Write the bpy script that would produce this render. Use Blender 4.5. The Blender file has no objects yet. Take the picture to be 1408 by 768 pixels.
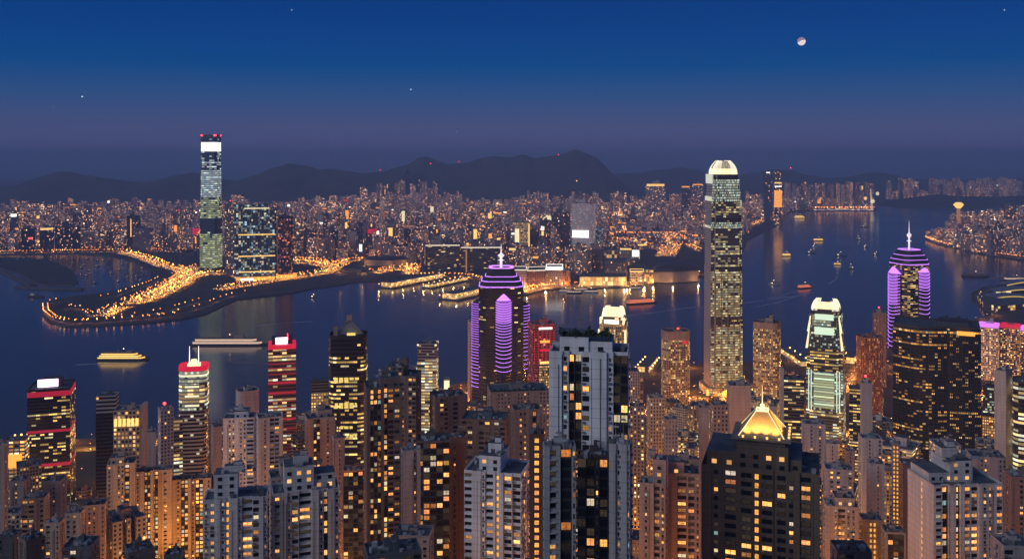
import bpy, bmesh, math, random
from math import sin, cos, pi, radians, atan2, sqrt, exp, floor
from mathutils import Vector, noise as mnoise

random.seed(11)
SC = bpy.context.scene
COL = SC.collection

# ------------------------------------------------------------------ camera, world, sun, exposure
F, CX, HY, CAMZ = 1301.0, 704.0, 211.0, 423.0     # focal length (photo pixels), optical centre, horizon row, eye height
cam_d = bpy.data.cameras.new('camera')
cam = bpy.data.objects.new('camera', cam_d)
COL.objects.link(cam)
cam.location = (0, 0, CAMZ)
cam.rotation_euler = (radians(90), 0, 0)
cam_d.sensor_width = 36.0
cam_d.lens = 36.0 * F / 1408.0
cam_d.shift_y = -(384.0 - HY) / 1408.0
cam_d.clip_start = 1.0
cam_d.clip_end = 250000.0
SC.camera = cam

def rgbv(c, a=1.0):
    return (c[0], c[1], c[2], a)

W = bpy.data.worlds.new('World')
SC.world = W
W.use_nodes = True
wn = W.node_tree
wn.nodes.clear()
def N(nt, t, **kw):
    n = nt.nodes.new(t)
    for k, v in kw.items():
        setattr(n, k, v)
    return n
w_out = N(wn, 'ShaderNodeOutputWorld')
w_bg = N(wn, 'ShaderNodeBackground')
w_bg2 = N(wn, 'ShaderNodeBackground')
w_add = N(wn, 'ShaderNodeAddShader')
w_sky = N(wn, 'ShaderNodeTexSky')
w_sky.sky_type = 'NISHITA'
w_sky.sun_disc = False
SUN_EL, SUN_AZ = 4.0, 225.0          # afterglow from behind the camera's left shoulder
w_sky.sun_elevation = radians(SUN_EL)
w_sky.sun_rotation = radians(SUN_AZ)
w_tc = N(wn, 'ShaderNodeTexCoord')
w_sep = N(wn, 'ShaderNodeSeparateXYZ')
w_ramp = N(wn, 'ShaderNodeValToRGB')
w_map = N(wn, 'ShaderNodeMapRange')
w_map.inputs['From Min'].default_value = -0.05
w_map.inputs['From Max'].default_value = 0.45
wn.links.new(w_tc.outputs['Generated'], w_sep.inputs[0])
wn.links.new(w_sep.outputs['Z'], w_map.inputs['Value'])
wn.links.new(w_map.outputs['Result'], w_ramp.inputs['Fac'])
def zpos(z):
    return (z + 0.05) / 0.5
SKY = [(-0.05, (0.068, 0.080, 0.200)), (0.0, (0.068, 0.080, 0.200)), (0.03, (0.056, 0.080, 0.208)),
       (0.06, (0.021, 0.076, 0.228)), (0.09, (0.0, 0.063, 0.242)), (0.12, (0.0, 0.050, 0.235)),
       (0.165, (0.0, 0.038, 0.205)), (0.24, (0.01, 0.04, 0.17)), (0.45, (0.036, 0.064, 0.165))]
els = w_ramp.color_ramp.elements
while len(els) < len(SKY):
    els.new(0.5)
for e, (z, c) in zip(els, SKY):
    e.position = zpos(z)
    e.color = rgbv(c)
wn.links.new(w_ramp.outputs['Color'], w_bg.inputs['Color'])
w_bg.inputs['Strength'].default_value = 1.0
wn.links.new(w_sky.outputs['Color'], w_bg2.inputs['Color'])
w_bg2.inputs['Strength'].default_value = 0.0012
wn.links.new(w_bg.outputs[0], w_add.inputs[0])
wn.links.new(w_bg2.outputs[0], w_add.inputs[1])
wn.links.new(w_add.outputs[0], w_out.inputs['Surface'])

sun_d = bpy.data.lights.new('sun', 'SUN')
sun = bpy.data.objects.new('sun', sun_d)
COL.objects.link(sun)
sun_d.energy = 0.9
sun_d.angle = radians(40)
sun_d.color = (0.96, 0.95, 1.0)
sd = Vector((-0.75, -0.62, 0.42)).normalized()     # from the afterglow towards the city
sun.rotation_euler = sd.to_track_quat('Z', 'Y').to_euler()

SC.view_settings.view_transform = 'Standard'
SC.view_settings.look = 'None'
SC.view_settings.exposure = 0.0
SC.view_settings.gamma = 1.0
SC.view_settings.use_curve_mapping = False
SC.render.engine = 'CYCLES'
cy = SC.cycles
cy.use_denoising = True
try:
    cy.denoiser = 'OPENIMAGEDENOISE'
    cy.denoising_prefilter = 'ACCURATE'
except Exception:
    pass
cy.max_bounces = 5
cy.diffuse_bounces = 2
cy.glossy_bounces = 3
cy.transmission_bounces = 3
cy.transparent_max_bounces = 6
cy.volume_bounces = 0
cy.caustics_reflective = False
cy.caustics_refractive = False
cy.sample_clamp_indirect = 1.2
cy.sample_clamp_direct = 0.0
cy.use_light_tree = True

# ------------------------------------------------------------------ picture <-> place
def wx(px, D):
    return (px - CX) / F * D
def wz(py, D):
    return CAMZ - (py - HY) / F * D
def dsea(py, z=3.0):
    return (CAMZ - z) * F / (py - HY)
def sea(px, py, z=3.0):
    D = dsea(py, z)
    return (wx(px, D), D)

# ------------------------------------------------------------------ object helpers
def tag(o, label=None, cat=None, group=None, kind=None):
    if label:
        n = len(label.split())
        if n > 16 or n < 4:
            print('LABEL LENGTH', n, label)
        o['label'] = label
    if cat:
        o['category'] = cat
    if group:
        o['group'] = group
    if kind:
        o['kind'] = kind
    return o

def empty(name, loc, rz=0.0, label=None, cat=None, group=None):
    o = bpy.data.objects.new(name, None)
    COL.objects.link(o)
    o.location = loc
    o.rotation_euler = (0, 0, rz)
    o.empty_display_size = 5
    return tag(o, label, cat, group)

class MB:
    """collects faces; build() links them as one mesh object"""
    def __init__(s):
        s.v, s.f, s.m, s.uv, s.c = [], [], [], [], []
    def face(s, pts, m=0, uv=None, c=None):
        i = len(s.v)
        s.v.extend(pts)
        s.f.append(tuple(range(i, i + len(pts))))
        s.m.append(m)
        s.uv.append(uv if uv else [(-1.0, -1.0)] * len(pts))
        s.c.append(c)
    def box(s, cx, cy_, z0, z1, w, d, m=0, rz=0.0, mt=None, uvs=None):
        c, n = cos(rz), sin(rz)
        p = [(cx + x * c - y * n, cy_ + x * n + y * c) for x, y in ((-w / 2, -d / 2), (w / 2, -d / 2), (w / 2, d / 2), (-w / 2, d / 2))]
        s.prism(p, z0, z1, m, m if mt is None else mt, uvs=uvs)
    def prism(s, poly, z0, z1, m=0, mt=None, cw=3.0, fh=3.3, uvs=None, bottom=False, poly1=None, top=True, cap_only=False):
        """poly counter-clockwise; side uv in window cells"""
        q = poly1 or poly
        n = len(poly)
        k = 0
        nv = max(1, round((z1 - z0) / fh))
        for i in range(n):
            a, b = poly[i], poly[(i + 1) % n]
            a1, b1 = q[i], q[(i + 1) % n]
            L = math.hypot(b[0] - a[0], b[1] - a[1])
            nc = max(1, round(L / cw))
            if uvs == 'none':
                uv = None
            else:
                uv = [(k, 0), (k + nc, 0), (k + nc, nv), (k, nv)]
            s.face([(a[0], a[1], z0), (b[0], b[1], z0), (b1[0], b1[1], z1), (a1[0], a1[1], z1)], m, uv)
            k += nc
        if top:
            s.face([(p[0], p[1], z1) for p in q], m if mt is None else mt)
        if bottom:
            s.face([(p[0], p[1], z0) for p in reversed(poly)], m if mt is None else mt)
    def ring(s, poly, inner, z0, z1, m=0):
        """hollow parapet between two polygons with equal vertex counts"""
        n = len(poly)
        for i in range(n):
            j = (i + 1) % n
            a, b, c, d = poly[i], poly[j], inner[j], inner[i]
            s.face([(*a, z0), (*b, z0), (*b, z1), (*a, z1)], m)
            s.face([(*c, z0), (*d, z0), (*d, z1), (*c, z1)], m)
            s.face([(*a, z1), (*b, z1), (*c, z1), (*d, z1)], m)
    def tube(s, p, q, r0, r1=None, n=6, m=0, caps=True):
        r1 = r0 if r1 is None else r1
        p, q = Vector(p), Vector(q)
        d = (q - p).normalized()
        u = d.orthogonal().normalized()
        w = d.cross(u)
        A = [tuple(p + (u * cos(2 * pi * i / n) + w * sin(2 * pi * i / n)) * r0) for i in range(n)]
        B = [tuple(q + (u * cos(2 * pi * i / n) + w * sin(2 * pi * i / n)) * r1) for i in range(n)]
        for i in range(n):
            j = (i + 1) % n
            s.face([A[i], A[j], B[j], B[i]], m)
        if caps:
            s.face(list(reversed(A)), m)
            s.face(B, m)
    def ball(s, c, r, m=0, nu=8, nv=5, sz=1.0):
        P = [[(c[0] + r * sin(pi * j / nv) * cos(2 * pi * i / nu), c[1] + r * sin(pi * j / nv) * sin(2 * pi * i / nu), c[2] + sz * r * cos(pi * j / nv)) for i in range(nu)] for j in range(nv + 1)]
        for j in range(nv):
            for i in range(nu):
                k = (i + 1) % nu
                if j == 0:
                    s.face([P[0][0], P[1][i], P[1][k]], m)
                elif j == nv - 1:
                    s.face([P[j][i], P[nv][0], P[j][k]], m)
                else:
                    s.face([P[j][i], P[j + 1][i], P[j + 1][k], P[j][k]], m)
    def build(s, name, mats, parent=None, color=None, loc=None):
        me = bpy.data.meshes.new(name)
        me.from_pydata(s.v, [], s.f)
        if not isinstance(mats, (list, tuple)):
            mats = [mats]
        for mt in mats:
            me.materials.append(mt)
        me.polygons.foreach_set('material_index', s.m)
        uvl = me.uv_layers.new(name='uv')
        flat = []
        for u in s.uv:
            for a in u:
                flat.extend(a)
        uvl.data.foreach_set('uv', flat)
        if any(c is not None for c in s.c):
            at = me.attributes.new('lit', 'FLOAT_COLOR', 'FACE')
            flat = []
            for c in s.c:
                flat.extend(c or (0, 0, 0, 0))
            at.data.foreach_set('color', flat)
        me.update()
        o = bpy.data.objects.new(name, me)
        COL.objects.link(o)
        if parent is not None:
            o.parent = parent
        if loc is not None:
            o.location = loc
        if color is not None:
            o.color = color
        return o

def strip_loop(pts, closed=False):
    return pts

# ------------------------------------------------------------------ materials
def new_mat(name):
    m = bpy.data.materials.new(name)
    m.use_nodes = True
    nt = m.node_tree
    nt.nodes.clear()
    out = N(nt, 'ShaderNodeOutputMaterial')
    b = N(nt, 'ShaderNodeBsdfPrincipled')
    nt.links.new(b.outputs[0], out.inputs['Surface'])
    return m, nt, b, out

def no_light(m):
    try:
        m.cycles.emission_sampling = 'NONE'
    except Exception:
        pass

def math_n(nt, op, a, b=None, c=None):
    n = N(nt, 'ShaderNodeMath', operation=op)
    for i, x in enumerate((a, b, c)):
        if x is None:
            continue
        if isinstance(x, (int, float)):
            n.inputs[i].default_value = x
        else:
            nt.links.new(x, n.inputs[i])
    return n.outputs[0]

def mix_c(nt, fac, a, b):
    n = N(nt, 'ShaderNodeMix', data_type='RGBA')
    if isinstance(fac, (int, float)):
        n.inputs[0].default_value = fac
    else:
        nt.links.new(fac, n.inputs[0])
    for i, x in ((6, a), (7, b)):
        if isinstance(x, tuple):
            n.inputs[i].default_value = x if len(x) == 4 else (*x, 1)
        else:
            nt.links.new(x, n.inputs[i])
    return n.outputs[2]

def plain(name, col, rough=0.7, metal=0.0, noise_amt=0.25, scale=0.15):
    m, nt, b, _ = new_mat(name)
    tc = N(nt, 'ShaderNodeTexCoord')
    nz = N(nt, 'ShaderNodeTexNoise')
    nz.inputs['Scale'].default_value = scale
    nz.inputs['Detail'].default_value = 4
    nt.links.new(tc.outputs['Object'], nz.inputs['Vector'])
    c0 = tuple(x * (1 - noise_amt) for x in col)
    c1 = tuple(min(1, x * (1 + noise_amt)) for x in col)
    nt.links.new(mix_c(nt, nz.outputs['Fac'], c0, c1), b.inputs['Base Color'])
    b.inputs['Roughness'].default_value = rough
    b.inputs['Metallic'].default_value = metal
    return m

def painted(name, rough=0.8, amt=0.5):
    """painted concrete; paint colour = the object's own colour, with rain streaks and patches"""
    m, nt, b, _ = new_mat(name)
    oi = N(nt, 'ShaderNodeObjectInfo')
    tc = N(nt, 'ShaderNodeTexCoord')
    mp = N(nt, 'ShaderNodeMapping')
    mp.inputs['Scale'].default_value = (0.5, 0.5, 0.03)
    nt.links.new(tc.outputs['Object'], mp.inputs['Vector'])
    nz = N(nt, 'ShaderNodeTexNoise')
    nz.inputs['Scale'].default_value = 1.0
    nz.inputs['Detail'].default_value = 5
    nt.links.new(mp.outputs[0], nz.inputs['Vector'])
    nz2 = N(nt, 'ShaderNodeTexNoise')
    nz2.inputs['Scale'].default_value = 0.09
    nt.links.new(tc.outputs['Object'], nz2.inputs['Vector'])
    s = math_n(nt, 'MULTIPLY_ADD', nz.outputs['Fac'], amt * 1.6, 1 - amt * 0.9)
    s = math_n(nt, 'MULTIPLY', s, math_n(nt, 'MULTIPLY_ADD', nz2.outputs['Fac'], amt * 0.8, 1 - amt * 0.4))
    sz = N(nt, 'ShaderNodeSeparateXYZ')
    nt.links.new(tc.outputs['Object'], sz.inputs[0])
    jl = math_n(nt, 'LESS_THAN', math_n(nt, 'FRACT', math_n(nt, 'DIVIDE', sz.outputs['Z'], 3.15)), 0.09)
    s = math_n(nt, 'MULTIPLY', s, math_n(nt, 'MULTIPLY_ADD', jl, -0.28, 1.0))
    vm = N(nt, 'ShaderNodeVectorMath', operation='SCALE')
    nt.links.new(oi.outputs['Color'], vm.inputs[0])
    nt.links.new(s, vm.inputs['Scale'])
    nt.links.new(vm.outputs[0], b.inputs['Base Color'])
    b.inputs['Roughness'].default_value = rough
    return m

def emit(name, col, strength, sample=False, base=(0.05, 0.05, 0.05)):
    m, nt, b, _ = new_mat(name)
    b.inputs['Base Color'].default_value = rgbv(base)
    b.inputs['Emission Color'].default_value = rgbv(col)
    b.inputs['Emission Strength'].default_value = strength
    if not sample:
        no_light(m)
    return m

def emit_obj(name):
    """a lit pane / light: colour and strength are the object's own (object colour, alpha)"""
    m, nt, b, _ = new_mat(name)
    oi = N(nt, 'ShaderNodeObjectInfo')
    uv = N(nt, 'ShaderNodeUVMap')
    nz = N(nt, 'ShaderNodeTexNoise', noise_dimensions='4D')
    nz.inputs['Scale'].default_value = 2.6
    nz.inputs['Detail'].default_value = 2
    nt.links.new(uv.outputs[0], nz.inputs['Vector'])
    nt.links.new(math_n(nt, 'MULTIPLY', oi.outputs['Random'], 91.0), nz.inputs['W'])
    st = math_n(nt, 'MULTIPLY', oi.outputs['Alpha'], math_n(nt, 'MULTIPLY_ADD', nz.outputs['Fac'], 2.2, -0.1))
    nt.links.new(oi.outputs['Color'], b.inputs['Emission Color'])
    nt.links.new(st, b.inputs['Emission Strength'])
    b.inputs['Base Color'].default_value = (0.02, 0.024, 0.03, 1)
    b.inputs['Roughness'].default_value = 0.12
    no_light(m)
    return m

def emit_attr(name):
    m, nt, b, _ = new_mat(name)
    at = N(nt, 'ShaderNodeAttribute')
    at.attribute_name = 'lit'
    nt.links.new(at.outputs['Color'], b.inputs['Emission Color'])
    nt.links.new(at.outputs['Alpha'], b.inputs['Emission Strength'])
    b.inputs['Base Color'].default_value = (0.02, 0.024, 0.03, 1)
    b.inputs['Roughness'].default_value = 0.12
    no_light(m)
    return m

def facade(name, win=(0.15, 0.85, 0.25, 0.85), warm=(1.0, 0.55, 0.18), cool=(0.8, 0.95, 0.85), cool_frac=0.25, strength=1.2,
           tail=3.0, floor_lit=0.0, cluster=0.6, glass=(0.02, 0.025, 0.035), g_rough=0.15, wall_rough=0.75, group=(1, 1), line=None, metal=0.0):
    """windows by cell: uv counts window columns and storeys; object colour = wall paint, object alpha = share of lit windows"""
    m, nt, b, _ = new_mat(name)
    oi = N(nt, 'ShaderNodeObjectInfo')
    uv = N(nt, 'ShaderNodeUVMap')
    sp = N(nt, 'ShaderNodeSeparateXYZ')
    nt.links.new(uv.outputs[0], sp.inputs[0])
    u, v = sp.outputs['X'], sp.outputs['Y']
    fu, fv = math_n(nt, 'FRACT', u), math_n(nt, 'FRACT', v)
    iu = math_n(nt, 'FLOOR', math_n(nt, 'DIVIDE', u, group[0]) if group[0] != 1 else u)
    iv = math_n(nt, 'FLOOR', math_n(nt, 'DIVIDE', v, group[1]) if group[1] != 1 else v)
    mk = math_n(nt, 'MULTIPLY', math_n(nt, 'GREATER_THAN', fu, win[0]), math_n(nt, 'LESS_THAN', fu, win[1]))
    mk = math_n(nt, 'MULTIPLY', mk, math_n(nt, 'MULTIPLY', math_n(nt, 'GREATER_THAN', fv, win[2]), math_n(nt, 'LESS_THAN', fv, win[3])))
    mk = math_n(nt, 'MULTIPLY', mk, math_n(nt, 'GREATER_THAN', v, 0.0))
    seed = math_n(nt, 'MULTIPLY', oi.outputs['Random'], 173.0)
    def comb(a, b_, c):
        n = N(nt, 'ShaderNodeCombineXYZ')
        for i, x in enumerate((a, b_, c)):
            if isinstance(x, (int, float)):
                n.inputs[i].default_value = x
            else:
                nt.links.new(x, n.inputs[i])
        return n.outputs[0]
    w1 = N(nt, 'ShaderNodeTexWhiteNoise', noise_dimensions='3D')
    nt.links.new(comb(iu, iv, seed), w1.inputs['Vector'])
    wc = N(nt, 'ShaderNodeSeparateColor')
    nt.links.new(w1.outputs['Color'], wc.inputs[0])
    bl = N(nt, 'ShaderNodeTexNoise')
    bl.inputs['Scale'].default_value = 1.0
    bl.inputs['Detail'].default_value = 1.0
    nt.links.new(comb(math_n(nt, 'MULTIPLY', iu, 0.23), math_n(nt, 'MULTIPLY', iv, 0.35), seed), bl.inputs['Vector'])
    p = math_n(nt, 'MULTIPLY', oi.outputs['Alpha'], math_n(nt, 'MULTIPLY_ADD', bl.outputs['Fac'], 4 * cluster, 1 - 2 * cluster))
    if floor_lit > 0:
        w2 = N(nt, 'ShaderNodeTexWhiteNoise', noise_dimensions='2D')
        nt.links.new(comb(math_n(nt, 'FLOOR', math_n(nt, 'MULTIPLY', iu, 0.11)), math_n(nt, 'ADD', iv, seed), 0), w2.inputs['Vector'])
        fl = math_n(nt, 'LESS_THAN', w2.outputs['Value'], math_n(nt, 'MULTIPLY', oi.outputs['Alpha'], floor_lit))
        p = math_n(nt, 'MULTIPLY_ADD', fl, 0.75, p)
    lit = math_n(nt, 'MULTIPLY', math_n(nt, 'LESS_THAN', w1.outputs['Value'], p), mk)
    br = math_n(nt, 'MULTIPLY_ADD', math_n(nt, 'POWER', wc.outputs[1], 3.0), tail, 0.35)
    st = math_n(nt, 'MULTIPLY', lit, math_n(nt, 'MULTIPLY', br, strength))
    ec = mix_c(nt, math_n(nt, 'LESS_THAN', wc.outputs[2], cool_frac), rgbv(warm), rgbv(cool))
    # wall: rain streaks
    tc = N(nt, 'ShaderNodeTexCoord')
    mp = N(nt, 'ShaderNodeMapping')
    mp.inputs['Scale'].default_value = (0.3, 0.3, 0.03)
    nt.links.new(tc.outputs['Object'], mp.inputs['Vector'])
    nz = N(nt, 'ShaderNodeTexNoise')
    nz.inputs['Detail'].default_value = 3
    nt.links.new(mp.outputs[0], nz.inputs['Vector'])
    vm = N(nt, 'ShaderNodeVectorMath', operation='SCALE')
    nt.links.new(oi.outputs['Color'], vm.inputs[0])
    nt.links.new(math_n(nt, 'MULTIPLY_ADD', nz.outputs['Fac'], 0.6, 0.7), vm.inputs['Scale'])
    nt.links.new(mix_c(nt, mk, vm.outputs[0], rgbv(glass)), b.inputs['Base Color'])
    nt.links.new(math_n(nt, 'MULTIPLY_ADD', mk, g_rough - wall_rough, wall_rough), b.inputs['Roughness'])
    b.inputs['Metallic'].default_value = metal
    nt.links.new(ec, b.inputs['Emission Color'])
    nt.links.new(st, b.inputs['Emission Strength'])
    no_light(m)
    return m

AMB, AMB2, PALE, GRN = (1.0, 0.48, 0.12), (1.0, 0.62, 0.25), (1.0, 0.86, 0.6), (0.78, 1.0, 0.78)
M = {}
M['far'] = facade('far_flats', win=(0.2, 0.8, 0.2, 0.8), warm=(1.0, 0.42, 0.16), cool=(1.0, 0.66, 0.42), cool_frac=0.25, strength=0.62, tail=9, cluster=0.95)
M['resi'] = facade('flats', win=(0.27, 0.73, 0.3, 0.8), warm=AMB, cool=(1.0, 0.8, 0.5), cool_frac=0.3, strength=1.5, tail=2.5, cluster=0.5)
M['resi2'] = facade('flats_wide', win=(0.12, 0.88, 0.35, 0.85), warm=(1.0, 0.42, 0.1), cool=(1.0, 0.75, 0.4), cool_frac=0.3, strength=1.2, tail=2.5, cluster=0.6)
M['off'] = facade('office_ribbon', win=(0.02, 0.98, 0.35, 0.9), warm=(1.0, 0.66, 0.25), cool=(0.95, 1.0, 0.75), cool_frac=0.3, strength=0.95, tail=1.6, floor_lit=0.6, cluster=0.8, group=(2, 1))
M['offg'] = facade('office_green_white', win=(0.05, 0.95, 0.3, 0.88), warm=(0.95, 0.95, 0.6), cool=(0.75, 1.0, 0.85), cool_frac=0.5, strength=0.8, tail=1.2, floor_lit=0.6, cluster=0.6, glass=(0.02, 0.035, 0.04))
M['dark'] = facade('office_dark', win=(0.06, 0.94, 0.3, 0.75), warm=(1.0, 0.60, 0.16), cool=(1.0, 0.8, 0.4), cool_frac=0.3, strength=1.3, tail=1.4, floor_lit=0.7, cluster=0.9, glass=(0.008, 0.009, 0.012), wall_rough=0.4, group=(2, 1))
M['fin'] = facade('office_fins', win=(0.16, 0.84, 0.3, 0.8), group=(2, 1), warm=(1.0, 0.45, 0.1), cool=(1.0, 0.65, 0.25), cool_frac=0.3, strength=0.9, tail=1.8, floor_lit=0.45, cluster=0.9, glass=(0.012, 0.011, 0.012), wall_rough=0.5)
M['rib'] = facade('office_ribs_warm', win=(0.2, 0.8, 0.25, 0.85), warm=(1.0, 0.5, 0.13), cool=(1.0, 0.72, 0.3), cool_frac=0.35, strength=0.9, tail=1.6, floor_lit=0.35, cluster=0.5)
M['icc'] = facade('glass_white_lines', win=(0.0, 1.0, 0.3, 0.92), warm=(0.75, 0.95, 1.0), cool=(0.95, 1.0, 0.8), cool_frac=0.4, strength=0.95, tail=1.1, floor_lit=0.5, cluster=0.4, glass=(0.03, 0.05, 0.08), g_rough=0.2, group=(2, 1))
M['iccy'] = facade('glass_yellow_lines', win=(0.0, 1.0, 0.3, 0.92), warm=(0.85, 0.95, 0.35), cool=(0.95, 1.0, 0.55), cool_frac=0.5, strength=0.7, tail=1.0, floor_lit=0.5, cluster=0.3, glass=(0.03, 0.05, 0.06), g_rough=0.2, group=(2, 1))
M['glass_grid'] = facade('blue_glass_flats', win=(0.1, 0.9, 0.1, 0.9), warm=(1.0, 0.8, 0.45), cool=(0.5, 0.8, 0.9), cool_frac=0.5, strength=0.6, tail=1.8, cluster=0.7, glass=(0.02, 0.05, 0.07), g_rough=0.2)
M['redflats'] = facade('red_glow_flats', win=(0.1, 0.9, 0.2, 0.85), warm=(1.0, 0.25, 0.1), cool=(1.0, 0.5, 0.3), cool_frac=0.3, strength=0.7, tail=2.0, cluster=0.7)
def dusk_louvre_mat():
    m, nt, b, _ = new_mat('dusk_lit_louvres')
    uv = N(nt, 'ShaderNodeUVMap')
    sp = N(nt, 'ShaderNodeSeparateXYZ')
    nt.links.new(uv.outputs[0], sp.inputs[0])
    k = math_n(nt, 'GREATER_THAN', math_n(nt, 'FRACT', sp.outputs['Y']), 0.62)
    nt.links.new(mix_c(nt, k, (0.48, 0.44, 0.43), (0.16, 0.15, 0.15)), b.inputs['Base Color'])  # striped metal, its paleness in dusk light put into the colour
    b.inputs['Roughness'].default_value = 0.5
    return m
M['dusk_louvre'] = dusk_louvre_mat()
M['mint_rows'] = facade('mint_lit_rows', win=(0.0, 1.0, 0.2, 0.85), warm=(0.86, 1.0, 0.55), cool=(0.80, 1.0, 0.70), cool_frac=0.5, strength=1.0, tail=0.9, cluster=0.1)
M['paint'] = painted('painted_concrete')
def roof_mat():
    m, nt, b, _ = new_mat('roof_felt')
    oi = N(nt, 'ShaderNodeObjectInfo')
    tc = N(nt, 'ShaderNodeTexCoord')
    nz = N(nt, 'ShaderNodeTexNoise')
    nz.inputs['Scale'].default_value = 0.22
    nz.inputs['Detail'].default_value = 6
    nt.links.new(tc.outputs['Object'], nz.inputs['Vector'])
    rp = N(nt, 'ShaderNodeValToRGB')
    rp.color_ramp.elements[0].color = (0.035, 0.055, 0.065, 1)
    rp.color_ramp.elements[1].color = (0.13, 0.15, 0.16, 1)
    rp.color_ramp.elements[0].position = 0.3
    rp.color_ramp.elements[1].position = 0.75
    nt.links.new(math_n(nt, 'MULTIPLY_ADD', oi.outputs['Random'], 0.3, math_n(nt, 'ADD', nz.outputs['Fac'], -0.12)), rp.inputs['Fac'])
    nt.links.new(rp.outputs['Color'], b.inputs['Base Color'])
    b.inputs['Roughness'].default_value = 0.8
    return m
M['roof'] = roof_mat()
M['pane'] = emit_obj('window_glass')
M['panes'] = emit_attr('window_glass_rows')
M['glow'] = emit_obj('lamp_glow')
M['metal'] = plain('grey_metal', (0.28, 0.29, 0.31), 0.45, 0.6)
M['dmetal'] = plain('dark_metal', (0.05, 0.05, 0.055), 0.5, 0.4)
M['red_led'] = emit('red_light', (0.70, 0.006, 0.04), 1.0)
M['beacon'] = emit('red_beacon', (1.0, 0.03, 0.04), 9.0)
M['gold'] = emit('golden_light', (1.0, 0.58, 0.15), 1.7)
M['goldwhite'] = emit('golden_white_light', (1.0, 0.84, 0.48), 1.35)
M['claw'] = emit('claw_flood_glow', (1.0, 0.88, 0.62), 1.05, base=(0.6, 0.55, 0.45))  # floodlighting on the claws put in as their own glow
M['white'] = emit('white_light', (1.0, 0.93, 0.85), 2.2)
M['pinkwhite'] = emit('pink_white_sign', (1.0, 0.72, 0.92), 3.0, sample=True)
M['purple'] = emit('purple_neon', (0.55, 0.20, 1.0), 2.0)
M['purple_soft'] = emit('purple_neon_panel', (0.38, 0.11, 0.68), 0.7)
M['violet'] = emit('violet_light', (0.75, 0.2, 0.95), 1.3)
M['orange'] = emit('orange_light', (1.0, 0.36, 0.05), 1.6)
M['amber'] = emit('amber_lamp', (1.0, 0.27, 0.025), 4.5)
M['amberw'] = emit('amber_white_lamp', (1.0, 0.50, 0.14), 6.0)
M['pale_green'] = emit('pale_green_light', (0.80, 1.0, 0.74), 1.0)
M['yelgreen'] = emit('yellow_green_light', (0.85, 1.0, 0.12), 1.3)
M['car'] = emit('headlights', (1.0, 0.5, 0.15), 5.0)

def ngon(n, rx, ry=None, ph=0.0):
    ry = rx if ry is None else ry
    return [(rx * cos(2 * pi * i / n + ph), ry * sin(2 * pi * i / n + ph)) for i in range(n)]
def rect(w, d, cx=0.0, cy_=0.0):
    return [(cx - w / 2, cy_ - d / 2), (cx + w / 2, cy_ - d / 2), (cx + w / 2, cy_ + d / 2), (cx - w / 2, cy_ + d / 2)]
def rrect(w, d, r, n=4):
    P = []
    for cx, cy_, a in ((w / 2 - r, -d / 2 + r, -90), (w / 2 - r, d / 2 - r, 0), (-w / 2 + r, d / 2 - r, 90), (-w / 2 + r, -d / 2 + r, 180)):
        for i in range(n + 1):
            t = radians(a + 90 * i / n)
            P.append((cx + r * cos(t), cy_ + r * sin(t)))
    return P
def notch(w, d, c):
    a, b = w / 2, d / 2
    return [(-a + c, -b), (a - c, -b), (a - c, -b + c), (a, -b + c), (a, b - c), (a - c, b - c), (a - c, b), (-a + c, b), (-a + c, b - c), (-a, b - c), (-a, -b + c), (-a + c, -b + c)]
def chamfer(w, d, c):
    a, b = w / 2, d / 2
    return [(-a + c, -b), (a - c, -b), (a, -b + c), (a, b - c), (a - c, b), (-a + c, b), (-a, b - c), (-a, -b + c)]
def cross_plan(w, d, a=0.3, b=0.3):
    """Hong Kong tower: four wings with re-entrant slots"""
    x1, x2, y1, y2 = w / 2, w / 2 * a, d / 2, d / 2 * b
    s = min(w, d) * 0.06
    return [(-x1, -y1), (-x2 - s, -y1), (-x2 - s, -y2), (-s, -y2), (-s, -y1 * 0.86), (s, -y1 * 0.86), (s, -y2), (x2 + s, -y2), (x2 + s, -y1), (x1, -y1),
            (x1, -y2), (x1 * 0.86, -y2), (x1 * 0.86, y2), (x1, y2), (x1, y1), (x2, y1), (x2, y2), (-x2, y2), (-x2, y1), (-x1, y1), (-x1, y2), (-x1 * 0.86, y2), (-x1 * 0.86, -y2), (-x1, -y2)]
def scale_poly(P, s):
    return [(x * s, y * s) for x, y in P]
def inset(P, d):
    cx = sum(p[0] for p in P) / len(P)
    cy_ = sum(p[1] for p in P) / len(P)
    out = []
    for x, y in P:
        r = math.hypot(x - cx, y - cy_) or 1
        k = max(0.2, (r - d) / r)
        out.append((cx + (x - cx) * k, cy_ + (y - cy_) * k))
    return out
M['rib_dim'] = facade('concrete_bands', win=(0.0, 1.0, 0.42, 0.95), warm=PALE, cool=AMB, strength=0.9, tail=1.0, floor_lit=0.2, glass=(0.02, 0.02, 0.024))
M['yel_white'] = emit('yellow_white_strip', (1.0, 0.92, 0.6), 1.1)
M['red_dim'] = emit('dim_red_light', (0.62, 0.008, 0.035), 0.7)
M['red_deep'] = emit('deep_red_light', (0.40, 0.004, 0.03), 1.0)
M['yellow_win'] = emit('yellow_windows', (1.0, 0.72, 0.18), 1.1)
M['orange_fin'] = facade('orange_finned', win=(0.4, 0.85, 0.1, 0.9), warm=(1.0, 0.34, 0.08), cool=(1.0, 0.5, 0.15), cool_frac=0.4, strength=0.55, tail=1.6, cluster=0.5, glass=(0.05, 0.025, 0.02))
M['redpink'] = facade('pink_wall_glow', win=(0.04, 0.96, 0.06, 0.94), warm=(0.95, 0.62, 0.62), cool=(0.7, 0.72, 0.85), cool_frac=0.4, strength=0.5, tail=0.5, cluster=0.1, glass=(0.1, 0.08, 0.09))  # pinkish light on the walls, put in as glow of nearly every cell
M['copper'] = emit('copper_strip', (0.8, 0.32, 0.12), 0.55)
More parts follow.
